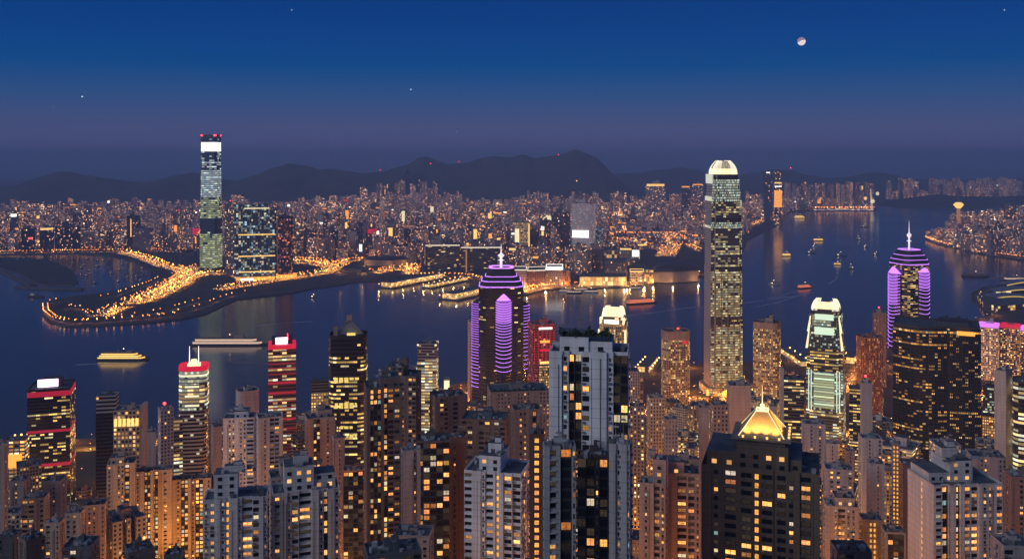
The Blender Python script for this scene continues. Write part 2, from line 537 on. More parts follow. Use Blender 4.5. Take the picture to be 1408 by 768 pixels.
M['copper_wall'] = facade('copper_lit_wall', win=(0.1, 0.9, 0.05, 0.95), warm=(1.0, 0.42, 0.18), cool=(0.9, 0.4, 0.25), strength=0.5, tail=0.8, cluster=0.2, glass=(0.1, 0.06, 0.04))
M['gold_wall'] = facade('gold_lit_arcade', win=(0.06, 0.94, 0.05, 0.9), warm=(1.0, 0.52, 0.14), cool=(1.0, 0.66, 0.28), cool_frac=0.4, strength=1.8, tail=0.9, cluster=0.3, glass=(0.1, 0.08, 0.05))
M['ribroof'] = plain('gilded_roof', (0.62, 0.46, 0.22), 0.55, 0.0, 0.2, 1.5)
M['violetpale'] = emit('pale_violet_strip', (0.8, 0.6, 0.9), 0.9)
M['ferrydots'] = facade('ferry_lamps', win=(0.3, 0.7, 0.3, 0.7), warm=(1, .6, .3), strength=0.8)

M['ifc'] = facade('office_gold_grid', win=(0.14, 0.86, 0.28, 0.9), warm=(1.0, 0.72, 0.28), cool=(0.98, 0.95, 0.55), cool_frac=0.45, strength=0.85, tail=1.3, floor_lit=0.5, cluster=0.7, group=(3, 1), glass=(0.02, 0.022, 0.025))
M['crown_slits'] = facade('crown_slits', win=(0.38, 1.0, 0.0, 1.0), warm=(1.0, 0.86, 0.56), cool=(1.0, 0.9, 0.65), strength=1.1, tail=0.3, cluster=0.0, glass=(0.2, 0.18, 0.14))

M['far_dim'] = facade('far_flats_dim', win=(0.2, 0.8, 0.2, 0.8), warm=(1.0, 0.42, 0.16), cool=(1.0, 0.76, 0.62), cool_frac=0.25, strength=0.45, tail=6.0, cluster=0.9)
M['far_bright'] = facade('far_flats_bright', win=(0.15, 0.85, 0.2, 0.85), warm=(1.0, 0.46, 0.14), cool=(1.0, 0.78, 0.5), cool_frac=0.3, strength=1.1, tail=9.0, cluster=0.9, group=(2, 1))

M['roof_edge'] = emit('warm_roof_edge', (1.0, 0.82, 0.6), 1.2)
# ------------------------------------------------------------------ sea, land, hills, haze
def mat_water():
    m, nt, b, _ = new_mat('harbour_water')
    b.inputs['Base Color'].default_value = (0.012, 0.036, 0.055, 1)
    b.inputs['Roughness'].default_value = 0.24
    b.inputs['IOR'].default_value = 1.42
    tc = N(nt, 'ShaderNodeTexCoord')
    mp = N(nt, 'ShaderNodeMapping')
    mp.inputs['Scale'].default_value = (0.012, 0.03, 1)
    nt.links.new(tc.outputs['Object'], mp.inputs['Vector'])
    nz = N(nt, 'ShaderNodeTexNoise')
    nz.inputs['Scale'].default_value = 1.0
    nz.inputs['Detail'].default_value = 3
    nt.links.new(mp.outputs[0], nz.inputs['Vector'])
    bp = N(nt, 'ShaderNodeBump')
    bp.inputs['Strength'].default_value = 0.12
    bp.inputs['Distance'].default_value = 3.0
    nt.links.new(nz.outputs['Fac'], bp.inputs['Height'])
    nt.links.new(bp.outputs[0], b.inputs['Normal'])
    nz2 = N(nt, 'ShaderNodeTexNoise')
    nz2.inputs['Scale'].default_value = 0.0022
    nz2.inputs['Detail'].default_value = 3
    nt.links.new(tc.outputs['Object'], nz2.inputs['Vector'])
    nt.links.new(math_n(nt, 'MULTIPLY_ADD', nz2.outputs['Fac'], 0.16, 0.09), b.inputs['Roughness'])
    return m

def mat_ground(name, c0, c1, scale):
    m, nt, b, _ = new_mat(name)
    tc = N(nt, 'ShaderNodeTexCoord')
    nz = N(nt, 'ShaderNodeTexNoise')
    nz.inputs['Scale'].default_value = scale
    nz.inputs['Detail'].default_value = 6
    nt.links.new(tc.outputs['Object'], nz.inputs['Vector'])
    rp = N(nt, 'ShaderNodeValToRGB')
    rp.color_ramp.elements[0].position = 0.35
    rp.color_ramp.elements[1].position = 0.65
    rp.color_ramp.elements[0].color = rgbv(c0)
    rp.color_ramp.elements[1].color = rgbv(c1)
    nt.links.new(nz.outputs['Fac'], rp.inputs['Fac'])
    nt.links.new(rp.outputs['Color'], b.inputs['Base Color'])
    b.inputs['Roughness'].default_value = 0.9
    return m

M['water'] = mat_water()
M['ground'] = mat_ground('city_ground', (0.022, 0.022, 0.02), (0.06, 0.056, 0.05), 0.02)
M['park'] = mat_ground('dark_lawn', (0.018, 0.025, 0.014), (0.05, 0.05, 0.035), 0.012)
M['forest'] = mat_ground('hill_forest', (0.02, 0.032, 0.018), (0.05, 0.06, 0.035), 0.006)
M['asphalt'] = mat_ground('asphalt', (0.14, 0.13, 0.12), (0.22, 0.20, 0.18), 0.05)
M['seawall'] = plain('sea_wall_stone', (0.10, 0.095, 0.09), 0.85)

mb = MB()
mb.face([(-45000, -600, 0), (45000, -600, 0), (45000, 70000, 0), (-45000, 70000, 0)])
tag(mb.build('harbour_water', M['water']), kind='structure')

from mathutils.geometry import tessellate_polygon
def land(name, pts, z, mat, skirt=True):
    """ground sheet with a sea wall round it"""
    mb = MB()
    area = sum(pts[i][0] * pts[(i + 1) % len(pts)][1] - pts[(i + 1) % len(pts)][0] * pts[i][1] for i in range(len(pts)))
    if area < 0:
        pts = pts[::-1]
    for t in tessellate_polygon([[Vector((*p, 0)) for p in pts]]):
        tri = [(*pts[i], z) for i in t]
        a, b, c = tri
        if (b[0] - a[0]) * (c[1] - a[1]) - (c[0] - a[0]) * (b[1] - a[1]) < 0:
            tri = tri[::-1]
        mb.face(tri, 0)
    if skirt:
        for i in range(len(pts)):
            a, b = pts[i], pts[(i + 1) % len(pts)]
            mb.face([(*a, -1), (*b, -1), (*b, z), (*a, z)], 1)
    return tag(mb.build(name, [mat, M['seawall']]), kind='structure')

KOW = [(-700, 352), (-5, 350), (60, 349), (110, 349), (150, 352), (185, 359), (206, 370), (207, 382), (185, 392), (150, 401), (100, 407), (72, 412), (58, 421), (57, 431), (66, 441), (92, 448),
       (130, 447), (200, 443), (250, 438), (285, 430), (305, 420), (325, 411), (360, 407), (400, 402), (430, 396), (460, 392), (490, 387), (520, 385), (560, 383), (600, 382), (640, 386), (668, 396), (700, 405), (722, 405),
       (745, 399), (770, 396), (800, 397), (830, 395), (862, 394), (885, 390), (920, 385), (965, 380), (1000, 372), (1018, 352), (1028, 330), (1050, 318), (1074, 307), (1072, 298), (1090, 291),
       (1113, 290), (1203, 290), (1206, 285), (1180, 282), (1275, 284), (1320, 287), (1450, 292), (1900, 292)]
kp = [sea(*p) for p in KOW]
kp += [(26000, 12500), (26000, 15000), (-18000, 15000), (-18000, kp[0][1])]
land('kowloon_ground'.replace('kowloon', 'far_shore'), kp, 3.0, M['ground'])

HKI = [(-200, 614), (0, 611), (60, 606), (125, 602), (200, 594), (300, 580), (420, 566), (520, 552), (640, 524), (720, 512), (860, 507), (910, 503), (960, 500), (1000, 498), (1080, 494), (1130, 489), (1180, 483), (1240, 470),
       (1320, 445), (1350, 436), (1372, 430), (1352, 424), (1336, 412), (1336, 402), (1352, 394), (1400, 388), (1480, 392), (1600, 392), (1600, 376), (1480, 366), (1408, 359), (1352, 350), (1315, 341), (1290, 335), (1271, 327), (1280, 322), (1330, 313), (1408, 303), (1600, 296)]
hp = [sea(*p) for p in HKI]
hp += [(9000, 6000), (9000, -500), (-4000, -500), (-4000, hp[0][1])]
land('city_ground', hp, 3.0, M['ground'])

# breakwaters and the low ground of the sheltered basin on the left
for pts in ([(-40, 352), (40, 354), (80, 361), (100, 372), (108, 387), (100, 392), (60, 391), (46, 386), (30, 376), (0, 368), (-40, 362)],):
    land('reclaimed_ground', [sea(*p) for p in pts], 3.0, M['park'])
def px_strip(pts, w):
    """polyline on the sea plane -> closed outline w metres wide"""
    P = [Vector(sea(*p)) for p in pts]
    Lf, R = [], []
    for i, p in enumerate(P):
        d = (P[min(i + 1, len(P) - 1)] - P[max(i - 1, 0)]).normalized()
        n = Vector((-d.y, d.x)) * w / 2
        Lf.append(tuple(p + n))
        R.append(tuple(p - n))
    return Lf + R[::-1]
mb_bw = [([(-60, 362), (-10, 366), (10, 375), (28, 384), (46, 391)], 22), ([(24, 393), (45, 395), (80, 397), (114, 397)], 26)]
for pts, w in mb_bw:
    o = land('breakwater', px_strip(pts, w), 4.0, M['seawall'])

# near hillside (the slope the photographer stands on), one sheet
BUMPS = [(wx(195, 690), 690, 46, 60), (wx(486, 860), 860, 26, 60)]
def slope(x, y):
    T = [(-600, 430), (0, 419), (40, 395), (90, 345), (160, 290), (230, 248), (300, 205), (400, 165), (500, 130), (700, 82), (900, 50), (1100, 28), (1300, 10), (1380, 2.0)]
    y2 = y + 0.00004 * x * x * (1 if x < 0 else 0.5)
    for (a, za), (b, zb) in zip(T, T[1:]):
        if y2 <= b:
            z = za + (zb - za) * max(0, (y2 - a)) / (b - a)
            break
    else:
        z = 2.0
    for bx, by, bz, r in BUMPS:
        z += bz * exp(-((x - bx) ** 2 + (y - by) ** 2) / (r * r))
    return z
def ground_z(x, y):
    return max(3.0, slope(x, y))
mb = MB()
xs = [-1800 + 40 * i for i in range(91)]
ys = [-500 + 40 * i for i in range(13)] + [i for i in range(20, 1381, 40)]
ys = sorted(set(ys))
for i in range(len(xs) - 1):
    for j in range(len(ys) - 1):
        q = [(xs[i], ys[j]), (xs[i + 1], ys[j]), (xs[i + 1], ys[j + 1]), (xs[i], ys[j + 1])]
        mb.face([(*p, min(slope(*p), 419.5 if p[1] < 5 else 999)) for p in q])
tag(mb.build('hillside', M['forest']), kind='structure')

def ridge(name, pts, D, depth, seed, amp=0.05):
    """a mountain range: crest outline from its real height, slopes running down both ways"""
    mb = MB()
    X0, X1 = pts[0][0], pts[-1][0]
    n = int((X1 - X0) / 5)
    def crest(px):
        for (a, ya), (b, yb) in zip(pts, pts[1:]):
            if px <= b:
                t = (px - a) / (b - a)
                t = t * t * (3 - 2 * t) * 0.5 + t * 0.5
                return ya + (yb - ya) * t
        return pts[-1][1]
    rows = [-1, -0.8, -0.6, -0.42, -0.28, -0.16, -0.07, 0, 0.1, 0.3, 0.6, 1.0]
    G = []
    for j, t in enumerate(rows):
        R = []
        for i in range(n + 1):
            px = X0 + (X1 - X0) * i / n
            z = wz(crest(px), D)
            x = wx(px, D)
            y = D + t * depth
            k = (1 - abs(t)) ** 1.25
            nz = mnoise.fractal(Vector((x * 0.0012 + seed, y * 0.0012, seed)), 1.0, 2.0, 5)
            spur = mnoise.noise(Vector((x * 0.0022 + seed, seed * 2, 3.3)))
            zz = z * k * (1 + 0.38 * spur * (abs(t) ** 0.6)) + nz * z * amp * (1 if abs(t) > 0.01 else 0.35)
            R.append((x * (1 + 0.0 * t), y, max(zz, 1.5) if abs(t) < 1 else 1.0))
        G.append(R)
    for j in range(len(rows) - 1):
        for i in range(n):
            mb.face([G[j][i], G[j][i + 1], G[j + 1][i + 1], G[j + 1][i]])
    o = mb.build(name, M['forest'])
    for p in o.data.polygons:
        p.use_smooth = True
    return tag(o, kind='structure')
ridge('hills', [(-420, 262), (-250, 252), (-120, 262), (-30, 263), (20, 255), (55, 243), (80, 236), (95, 236), (120, 241), (150, 245), (175, 249), (198, 252), (215, 248), (240, 241), (265, 237), (285, 240), (310, 247), (326, 249), (350, 241), (375, 231), (398, 225), (420, 228),
                (440, 233), (455, 232), (475, 235), (500, 238), (525, 236), (560, 231)], 8600, 1500, 3.1)
ridge('hills', [(500, 262), (520, 240), (545, 230), (562, 226), (575, 217), (585, 215), (600, 220), (615, 226), (640, 224), (660, 218), (678, 215), (700, 216), (720, 212), (735, 217), (760, 214), (778, 210), (790, 206), (796, 207), (805, 211), (818, 216), (830, 226), (842, 238), (856, 252), (880, 270)], 9400, 1700, 7.7)
ridge('hills', [(800, 262), (845, 239), (880, 237), (905, 233), (935, 230), (955, 232), (975, 239), (1000, 244), (1040, 238), (1060, 233), (1085, 234), (1110, 240), (1140, 245), (1170, 243), (1190, 238), (1205, 237), (1225, 240), (1250, 246), (1300, 248), (1350, 246), (1408, 245), (1500, 238), (1700, 232), (2000, 240)], 11500, 1900, 12.2)
ridge('hills', [(1195, 284), (1225, 278), (1255, 271), (1290, 267), (1330, 270), (1380, 270), (1420, 267), (1480, 255), (1600, 240), (1750, 250)], 7900, 600, 19.0)

# ------------------------------------------------------------------ moon, stars
def far_point(px, py, D):
    return (wx(px, D), D, wz(py, D))
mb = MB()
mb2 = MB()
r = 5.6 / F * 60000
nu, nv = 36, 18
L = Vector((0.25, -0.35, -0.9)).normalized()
def sp(i, j):
    a, b = 2 * pi * i / nu, pi * j / nv
    return (r * sin(b) * cos(a), r * sin(b) * sin(a), r * cos(b))
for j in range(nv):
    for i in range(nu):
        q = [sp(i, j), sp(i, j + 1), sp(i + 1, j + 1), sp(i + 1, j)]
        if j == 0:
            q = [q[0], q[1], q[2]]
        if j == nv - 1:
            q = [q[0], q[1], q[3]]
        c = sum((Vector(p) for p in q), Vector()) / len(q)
        mb.face(q, 0 if c.normalized().dot(L) > 0.18 else 1)  # phase painted on: lit and shaded faces each get their own glow colour
moon = mb.build('moon', [emit('moon_painted_lit', (1.0, 0.86, 0.86), 0.85), emit('moon_painted_shade', (0.42, 0.30, 0.44), 0.62)])
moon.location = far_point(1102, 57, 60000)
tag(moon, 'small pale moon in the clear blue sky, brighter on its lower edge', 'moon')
star_mat = emit('starlight', (0.9, 0.93, 1.0), 2.5)
for px, py, s, lb in ((113, 133, 1.0, 'brightest star, low in the sky above the left hills'), (401, 14, 0.7, 'faint star at the top of the sky, left of the middle'),
                      (565, 123, 0.8, 'faint star above the middle of the far hills'), (628, 181, 0.55, 'very faint star low in the haze over the rocky peaks'),
                      (1381, 14, 0.7, 'faint star at the top of the sky, right of the moon'), (73, 147, 0.5, 'very faint star just beside the brightest one on the left'), (458, 189, 0.5, 'tiny star in the haze above the dark left ridge')):
    mb = MB()
    mb.ball((0, 0, 0), 30 * s, 0, 8, 5)
    o = mb.build('star', star_mat)
    o.location = far_point(px, py, 60000)
    tag(o, lb, 'star', 'stars in the evening sky')

# ------------------------------------------------------------------ haze
HZ = 0.000095
def build_haze():
    m = bpy.data.materials.new('haze')
    m.use_nodes = True
    nt = m.node_tree
    nt.nodes.clear()
    out = N(nt, 'ShaderNodeOutputMaterial')
    v = N(nt, 'ShaderNodeVolumePrincipled')
    v.inputs['Color'].default_value = (0.40, 0.56, 0.96, 1)
    v.inputs['Density'].default_value = HZ
    v.inputs['Anisotropy'].default_value = 0.0
    nt.links.new(v.outputs[0], out.inputs['Volume'])
    try:
        m.cycles.homogeneous_volume = True
    except Exception:
        pass
    mb = MB()
    mb.prism([(-46000, -700), (46000, -700), (46000, 71000), (-46000, 71000)], -2.2, 530, 0, bottom=True)
    o = mb.build('haze', m)
    tag(o, kind='stuff')
build_haze()
M_SET = 1
M['setback'] = emit('setback_glow', (0.95, 0.95, 0.75), 0.75)
# ------------------------------------------------------------------ tower builders
FOOT = []      # (x, y, radius) of towers already standing
COVER = []     # (x0, x1, top row, distance) in the photograph, for choosing what shows

def place(xl, xr, D, ar, rot):
    """front face between columns xl..xr at distance D -> centre x, y, width, depth, z-rotation"""
    pc = (xl + xr) / 2
    phi = atan2(pc - CX, F)
    a = radians(rot)
    tot = (xr - xl) * D * cos(phi) / F
    w = tot / (abs(cos(a)) + ar * abs(sin(a)))
    d = w * ar
    half = (d * abs(cos(a)) + w * abs(sin(a))) / 2
    y = D + half
    x = wx(pc, D) + half * sin(phi) / cos(phi) * 0.9
    return x, y, w, d, a - phi

def root_at(name, label, cat, x, y, rz, group=None, z=None):
    z0 = ground_z(x, y) - 0.5 if z is None else z
    return empty(name, (x, y, z0), rz, label, cat, group), z0

KIT = {}
def kit_part(name, root, loc, sc, rng):
    if name not in KIT:
        mb = MB()
        if name == 'water_tank':
            mb.tube((0, 0, 0), (0, 0, 1), 1, n=9)
        elif name == 'aerial':
            mb.tube((0, 0, 0), (0, 0, 1), 0.12, 0.05, 4)
            mb.tube((-0.8, 0, 0.8), (0.8, 0, 0.8), 0.06, n=4)
        else:
            mb.box(0, 0, 0, 1, 2, 2)
        o = mb.build(name, M['paint'])
        KIT[name] = o.data
        bpy.data.objects.remove(o)
    o = bpy.data.objects.new(name, KIT[name])
    COL.objects.link(o)
    o.parent = root
    o.location = loc
    o.scale = sc
    g = rng.choice([0.12, 0.2, 0.32, 0.45])
    o.color = (g * 0.95, g, g * 1.05, 1)
    return o

def roof_kit(root, w, d, h, rng, cx=0.0, cy_=0.0, col=(0.35, 0.34, 0.33), n=2, tanks=True, green=False, rail=False, mast=0.0, aviation=False):
    """lift house, tanks, pipes and plant on a flat roof"""
    k = max(0.6, min(w, d) / 22)
    hx = cx + rng.uniform(-0.12, 0.12) * w
    hy = cy_ + rng.uniform(-0.05, 0.2) * d
    hw, hd, hh = w * rng.uniform(0.3, 0.45), d * rng.uniform(0.3, 0.45), rng.uniform(4, 7) * k
    mb = MB()
    mb.box(hx, hy, h, h + hh, hw, hd, 0, mt=1)
    if n > 1:
        mb.box(hx + hw * 0.2, hy, h + hh, h + hh * 1.5, hw * 0.45, hd * 0.5, 0, mt=1)
    mb.build('roof_house', [M['paint'], M['roof']], root, (*col, 1))
    if tanks:
        for _ in range(rng.randint(2, 4)):
            tx, ty = cx + rng.uniform(-0.40, 0.40) * w, cy_ + rng.uniform(-0.44, 0.3) * d
            r = rng.uniform(0.8, 1.6) * k
            kit_part('water_tank' if rng.random() < 0.5 else 'roof_unit', root, (tx, ty, h), (r, r, 2.2 * k), rng)
        for _ in range(rng.randint(2, 5)):
            tx = cx + rng.uniform(-0.44, 0.44) * w
            kit_part('roof_unit', root, (tx, cy_ + rng.uniform(-0.44, 0.4) * d, h), (rng.uniform(0.6, 1.8), rng.uniform(0.5, 1.4), rng.uniform(0.6, 1.8)), rng)
        if rng.random() < 0.5:
            kit_part('aerial', root, (hx + hw * 0.3, hy, h + hh), (1, 1, rng.uniform(3, 7)), rng)
    if mast:
        mb = MB()
        mb.tube((hx, hy, h + hh), (hx, hy, h + hh + mast), 0.5 * k, 0.12, 5)
        mb.build('mast', M['metal'], root)
    if aviation:
        mb = MB()
        mb.ball((hx, hy, h + hh * 1.5 + 1.4 + mast), 1.3)
        mb.build('beacon', M['beacon'], root)
    return hx, hy, h + hh

def tower(xl, xr, yt, D, sty, col, lit, label, name='office_tower', cat='tower', ar=1.0, rot=0.0, plan='rect', fh=3.6, cw=3.0, group=None,
          secs=None, roof=True, roofcol=(0.10, 0.11, 0.12), parapet=1.2, seed=None, reserve=True, ybase=None, mast=0.0, aviation=False, tanks=True):
    """a mid-distance tower. secs: list of (row where the section starts, style, colour, lit share, scale, part name) from the top down"""
    x, y, w, d, rz = place(xl, xr, D, ar, rot)
    z = None
    root, z0 = root_at(name, label, cat, x, y, rz, group, z)
    rng = random.Random(seed if seed is not None else int(xl * 7 + yt * 13))
    P = {'rect': lambda: rect(w, d), 'round': lambda: rrect(w, d, min(w, d) * 0.28), 'notch': lambda: notch(w, d, min(w, d) * 0.12),
         'chamfer': lambda: chamfer(w, d, min(w, d) * 0.2), 'circle': lambda: ngon(28, w / 2, d / 2), 'cross': lambda: cross_plan(w, d)}[plan]() if isinstance(plan, str) else plan(w, d)
    h = wz(yt, D) - z0
    secs = secs or [(yt, sty, col, lit, 1.0, 'body')]
    for i, (ys, st, c, l, sc, nm) in enumerate(secs):
        zt = wz(ys, D) - z0
        zb = wz(secs[i + 1][0], D) - z0 if i + 1 < len(secs) else 0.0
        mb = MB()
        Q = scale_poly(P, sc)
        mb.prism(Q, zb, zt, 0, 1, cw=cw, fh=fh)
        if i == 0 and parapet:
            mb.ring(Q, inset(Q, 0.6), zt, zt + parapet, 2)
        mt = M[st] if isinstance(st, str) else st
        mb.build(nm, [mt, M['roof'], M['paint']], root, (*c, l))
    if roof:
        roof_kit(root, w * secs[0][4] * 0.9, d * secs[0][4] * 0.9, h, rng, col=tuple(min(1, k * 1.0 + 0.05) for k in col), mast=mast, aviation=aviation, tanks=tanks)
    if reserve:
        FOOT.append((x, y, max(w, d) * 0.62))
        COVER.append((xl, xr, yt, D))
    return root, w, d, h, z0

def zrow(row, D, z0):
    return wz(row, D) - z0

# ------------------------------------------------------------------ landmark: tallest tower across the water
D = 3290
root, w, d, h, z0 = tower(272.5, 307, 187, D, 'icc', (0.10, 0.13, 0.18), 0.3, 'tallest tower across the water, glowing white glass with a bright band under its top', 'glass_skyscraper', 'skyscraper',
    ar=0.8, rot=-26, plan='notch', fh=7.5, cw=4.5, roof=False, parapet=0,
    secs=[(188, 'icc', (0.08, 0.12, 0.22), 0.06, 0.86, 'crown'), (195.5, M['white'], (0.1, 0.1, 0.1), 1, 0.855, 'lit_band'), (208, 'icc', (0.10, 0.14, 0.22), 0.35, 0.86, 'upper_shaft'),
          (234, 'icc', (0.3, 0.36, 0.38), 1.3, 0.88, 'glowing_shaft'), (272, 'iccy', (0.2, 0.25, 0.28), 0.75, 0.93, 'lower_shaft'), (301, 'icc', (0.06, 0.09, 0.14), 0.06, 0.97, 'dark_band'), (322, 'iccy', (0.15, 0.2, 0.2), 1.1, 0.98, 'base_shaft'), (369, 'dark', (0.1, 0.1, 0.1), 0.2, 1.08, 'podium')])
mb = MB()
for sx, sy in ((-1, -1), (1, -1), (1, 1), (-1, 1)):
    mb2 = MB()
    mb2.box(sx * w * 0.36, sy * d * 0.36, h, h + 5, 6, 6)
    mb2.build('beacon', M['beacon'], root)
mb = MB()
mb.ring(scale_poly(rect(w, d), 0.8), scale_poly(rect(w, d), 0.74), h - 1, h + 5, 0)
mb.build('parapet', M['dmetal'], root)

# ------------------------------------------------------------------ block of blue glass flats beside it
D = 3150
def slab_block(xl, xr, yt, D, label, nslab, rot=0):
    x, y, w, d, rz = place(xl, xr, D, 0.32, rot)
    root, z0 = root_at('apartment_block', label, 'apartment block', x, y, rz)
    h = wz(yt, D) - z0
    sw = w / nslab
    for i in range(nslab):
        mb = MB()
        cx = -w / 2 + sw * (i + 0.5)
        P = [(cx + px_, py_) for px_, py_ in chamfer(sw * 0.97, d * (1 if i % 2 == 0 else 0.9), 5)]
        hh = h - (0 if i < nslab - 1 else 22)
        mb.prism(P, 0, hh, 0, 1, cw=7, fh=7)
        mb.build('slab', [M['glass_grid'], M['roof']], root, (0.10, 0.16, 0.20, 0.34))
    for row, nm in ((287, 'light_band'), (323, 'light_band'), (352.5, 'light_band'), (374, 'light_band')):
        zb = wz(row, D) - z0
        mb = MB()
        mb.box(w * 0.03, -d / 2 - 1.2, zb, zb + 3.2, w * (0.88 if row != 287 else 0.6), 2.4)
        mb.build(nm, M['goldwhite'] if row == 287 else M['gold'], root)
    mb = MB()
    zb = wz(380, D) - z0
    mb.box(0, -d / 2 - 6, 0, 10, w * 0.92, 12, 0, mt=0)
    mb.box(-w * 0.2, -d / 2 - 13, 0, 8, w * 0.3, 6, 1, mt=0)
    mb.build('lobby', [M['orange'], M['white']], root)
    FOOT.append((x, y, w * 0.62))
    COVER.append((xl, xr, yt, D))
    return root
slab_block(322, 380, 281, D, 'wide dark blue glass apartment block with golden horizontal bands, right of the tallest tower', 5)
tower(309, 322, 281, 3260, 'resi', (0.30, 0.24, 0.24), 0.3, 'slim pinkish tower squeezed between tallest tower and banded glass block', 'apartment_tower', 'tower', ar=1.3, fh=6, cw=5, aviation=True)
r_, w, d, h, z0 = tower(380.5, 403, 298, 3180, 'redflats', (0.09, 0.06, 0.07), 0.28, 'dark tower with scattered red windows and curved base, right of banded glass block', 'apartment_tower', 'tower', ar=0.8, rot=8, fh=7, cw=5, plan='chamfer')
mb = MB()
mb.prism(ngon(20, w * 0.8, d * 0.8), 0, 14, 0)
mb.build('podium', M['orange'], r_)

# ------------------------------------------------------------------ tall harbourside skyscraper with claw crown
def claw_tower(xl, xr, ytop, yshaft, D, label, big=True, rot=-24, shade=(0.34, 0.33, 0.34)):
    x, y, w, d, rz = place(xl, xr, D, 0.95, rot)
    root, z0 = root_at('crowned_skyscraper', label, 'skyscraper', x, y, rz)
    H = lambda r: wz(r, D) - z0
    P = notch(w, d, w * 0.11)
    FOOT.append((x, y, w * 0.62))
    COVER.append((xl, xr, ytop, D))
    return root, w, d, z0, H, P

D = 1640
root, w, d, z0, H, P = claw_tower(965.5, 1024, 221, 240, D, 'tallest tower on the near shore, dark glass with lit storeys and glowing white claw crown', rot=17)
ST = {'a': ('offg', (0.16, 0.18, 0.18), 0.75), 'b': ('ifc', (0.12, 0.12, 0.13), 0.34), 'c': ('ifc', (0.16, 0.14, 0.12), 0.72), 'd': ('dark', (0.07, 0.07, 0.08), 0.04), 'e': ('offg', (0.2, 0.22, 0.2), 1.2)}
for ra, rb, k, sc, nm in ((240, 247, 'd', 0.74, 'setback_storey'), (247, 253, 'e', 0.82, 'lit_storey'), (253, 264, 'a', 0.84, 'upper_shaft'), (264, 278, 'a', 0.87, 'upper_shaft'), (278, 300, 'b', 0.90, 'upper_shaft'), (300, 306, 'd', 0.915, 'dark_band'), (306, 315, 'a', 0.93, 'shaft'), (315, 368, 'b', 0.94, 'shaft'),
                           (368, 374, 'd', 0.965, 'dark_band'), (374, 437, 'c', 0.965, 'shaft'), (437, 447, 'd', 0.975, 'dark_band'), (447, 528, 'c', 0.985, 'shaft'), (528, 700, 'off', 1.0, 'base_shaft')):
    st, c, l = ST.get(k, ('rib', (0.3, 0.25, 0.2), 0.9))
    mb = MB()
    Q = scale_poly(P, sc)
    n = len(Q)
    zb, zt = max(0, H(rb)), H(ra)
    k_ = 0
    nv = max(1, round((zt - zb) / 4.2))
    for i in range(n):
        a, b = Q[i], Q[(i + 1) % n]
        L_ = math.hypot(b[0] - a[0], b[1] - a[1])
        nc = max(1, round(L_ / 1.5))
        nx_, ny_ = (b[1] - a[1]) / L_, -(b[0] - a[0]) / L_
        side = 2 if nx_ < -0.9 else 0
        mb.face([(*a, zb), (*b, zb), (*b, zt), (*a, zt)], side, [(k_, 0), (k_ + nc, 0), (k_ + nc, nv), (k_, nv)])
        k_ += nc
    mb.face([(*p, zt) for p in Q], 1)
    mb.build(nm, [M[st], M['roof'], M['dusk_louvre']], root, (*c, l))
# vertical corner piers
for sx in (-0.5, -0.25, 0.0, 0.25, 0.5):
    mb = MB()
    mb.box(sx * w * 0.74, -d / 2 - 0.6, 0, H(376), 1.1, 1.6)
    mb.build('pier', M['metal'], root)
for sx, ra, rb in ((-1, 253, 240), (-1, 277, 264), (-1, 316, 306), (1, 286, 264), (1, 323, 316)):
    mb = MB()
    mb.box(sx * w * (0.43 if ra < 270 else 0.455), 0, H(ra), H(ra) + (H(rb) - H(ra)) * (1.0 if ra == 253 else 0.45), w * 0.02, d * 0.7)
    mb.build('setback_light', M['setback'], root)
# crown: ring of curved claws round a lit drum
mb = MB()
prev, pz = rrect(w * 0.72, d * 0.72, w * 0.2, 5), H(240)
for i, u in enumerate((0.42, 0.62, 0.78, 0.90, 0.97)):
    k = 0.94 * (1.0 - 0.50 * u ** 2.2)
    q_ = rrect(w * 0.76 * k, d * 0.76 * k, w * 0.2 * k, 5)
    z_ = H(240) + (H(221) - H(240)) * u
    mb.prism(prev, pz, z_, 0 if i == 0 else 2, 1, cw=2.6, fh=40, poly1=q_, top=(i == 4))
    prev, pz = q_, z_
drum = mb.build('crown_drum', [M['goldwhite'], M['dmetal'], M['crown_slits']], root, (0.2, 0.18, 0.15, 3.0))
base = rrect(w * 0.76, d * 0.76, w * 0.2, 8)
for i, (bx, by) in enumerate(base):
    mb = MB()
    hgt = H(221) - H(240)
    prev = None
    for t in range(7):
        u = t / 6
        k = 1.0 - 0.50 * u ** 2.2
        p = (bx * k, by * k, H(240) + hgt * u)
        if prev:
            mb.tube(prev, p, 0.62, 0.5, 4)
        prev = p
    mb.build('claw', M['claw'], drum)
mb = MB()
mb.prism(rrect(w * 1.25, d * 1.25, w * 0.2), 0, H(534), 0, 0, cw=4, fh=5)
mb.build('podium', [M['rib'], M['roof']], root, (0.55, 0.40, 0.22, 1.0))
mb = MB()
mb.box(-w * 0.2, -d * 0.5 - 1.0, H(560), H(536), w * 0.9, 1.2)
mb.build('lobby_glow', M['gold'], root)

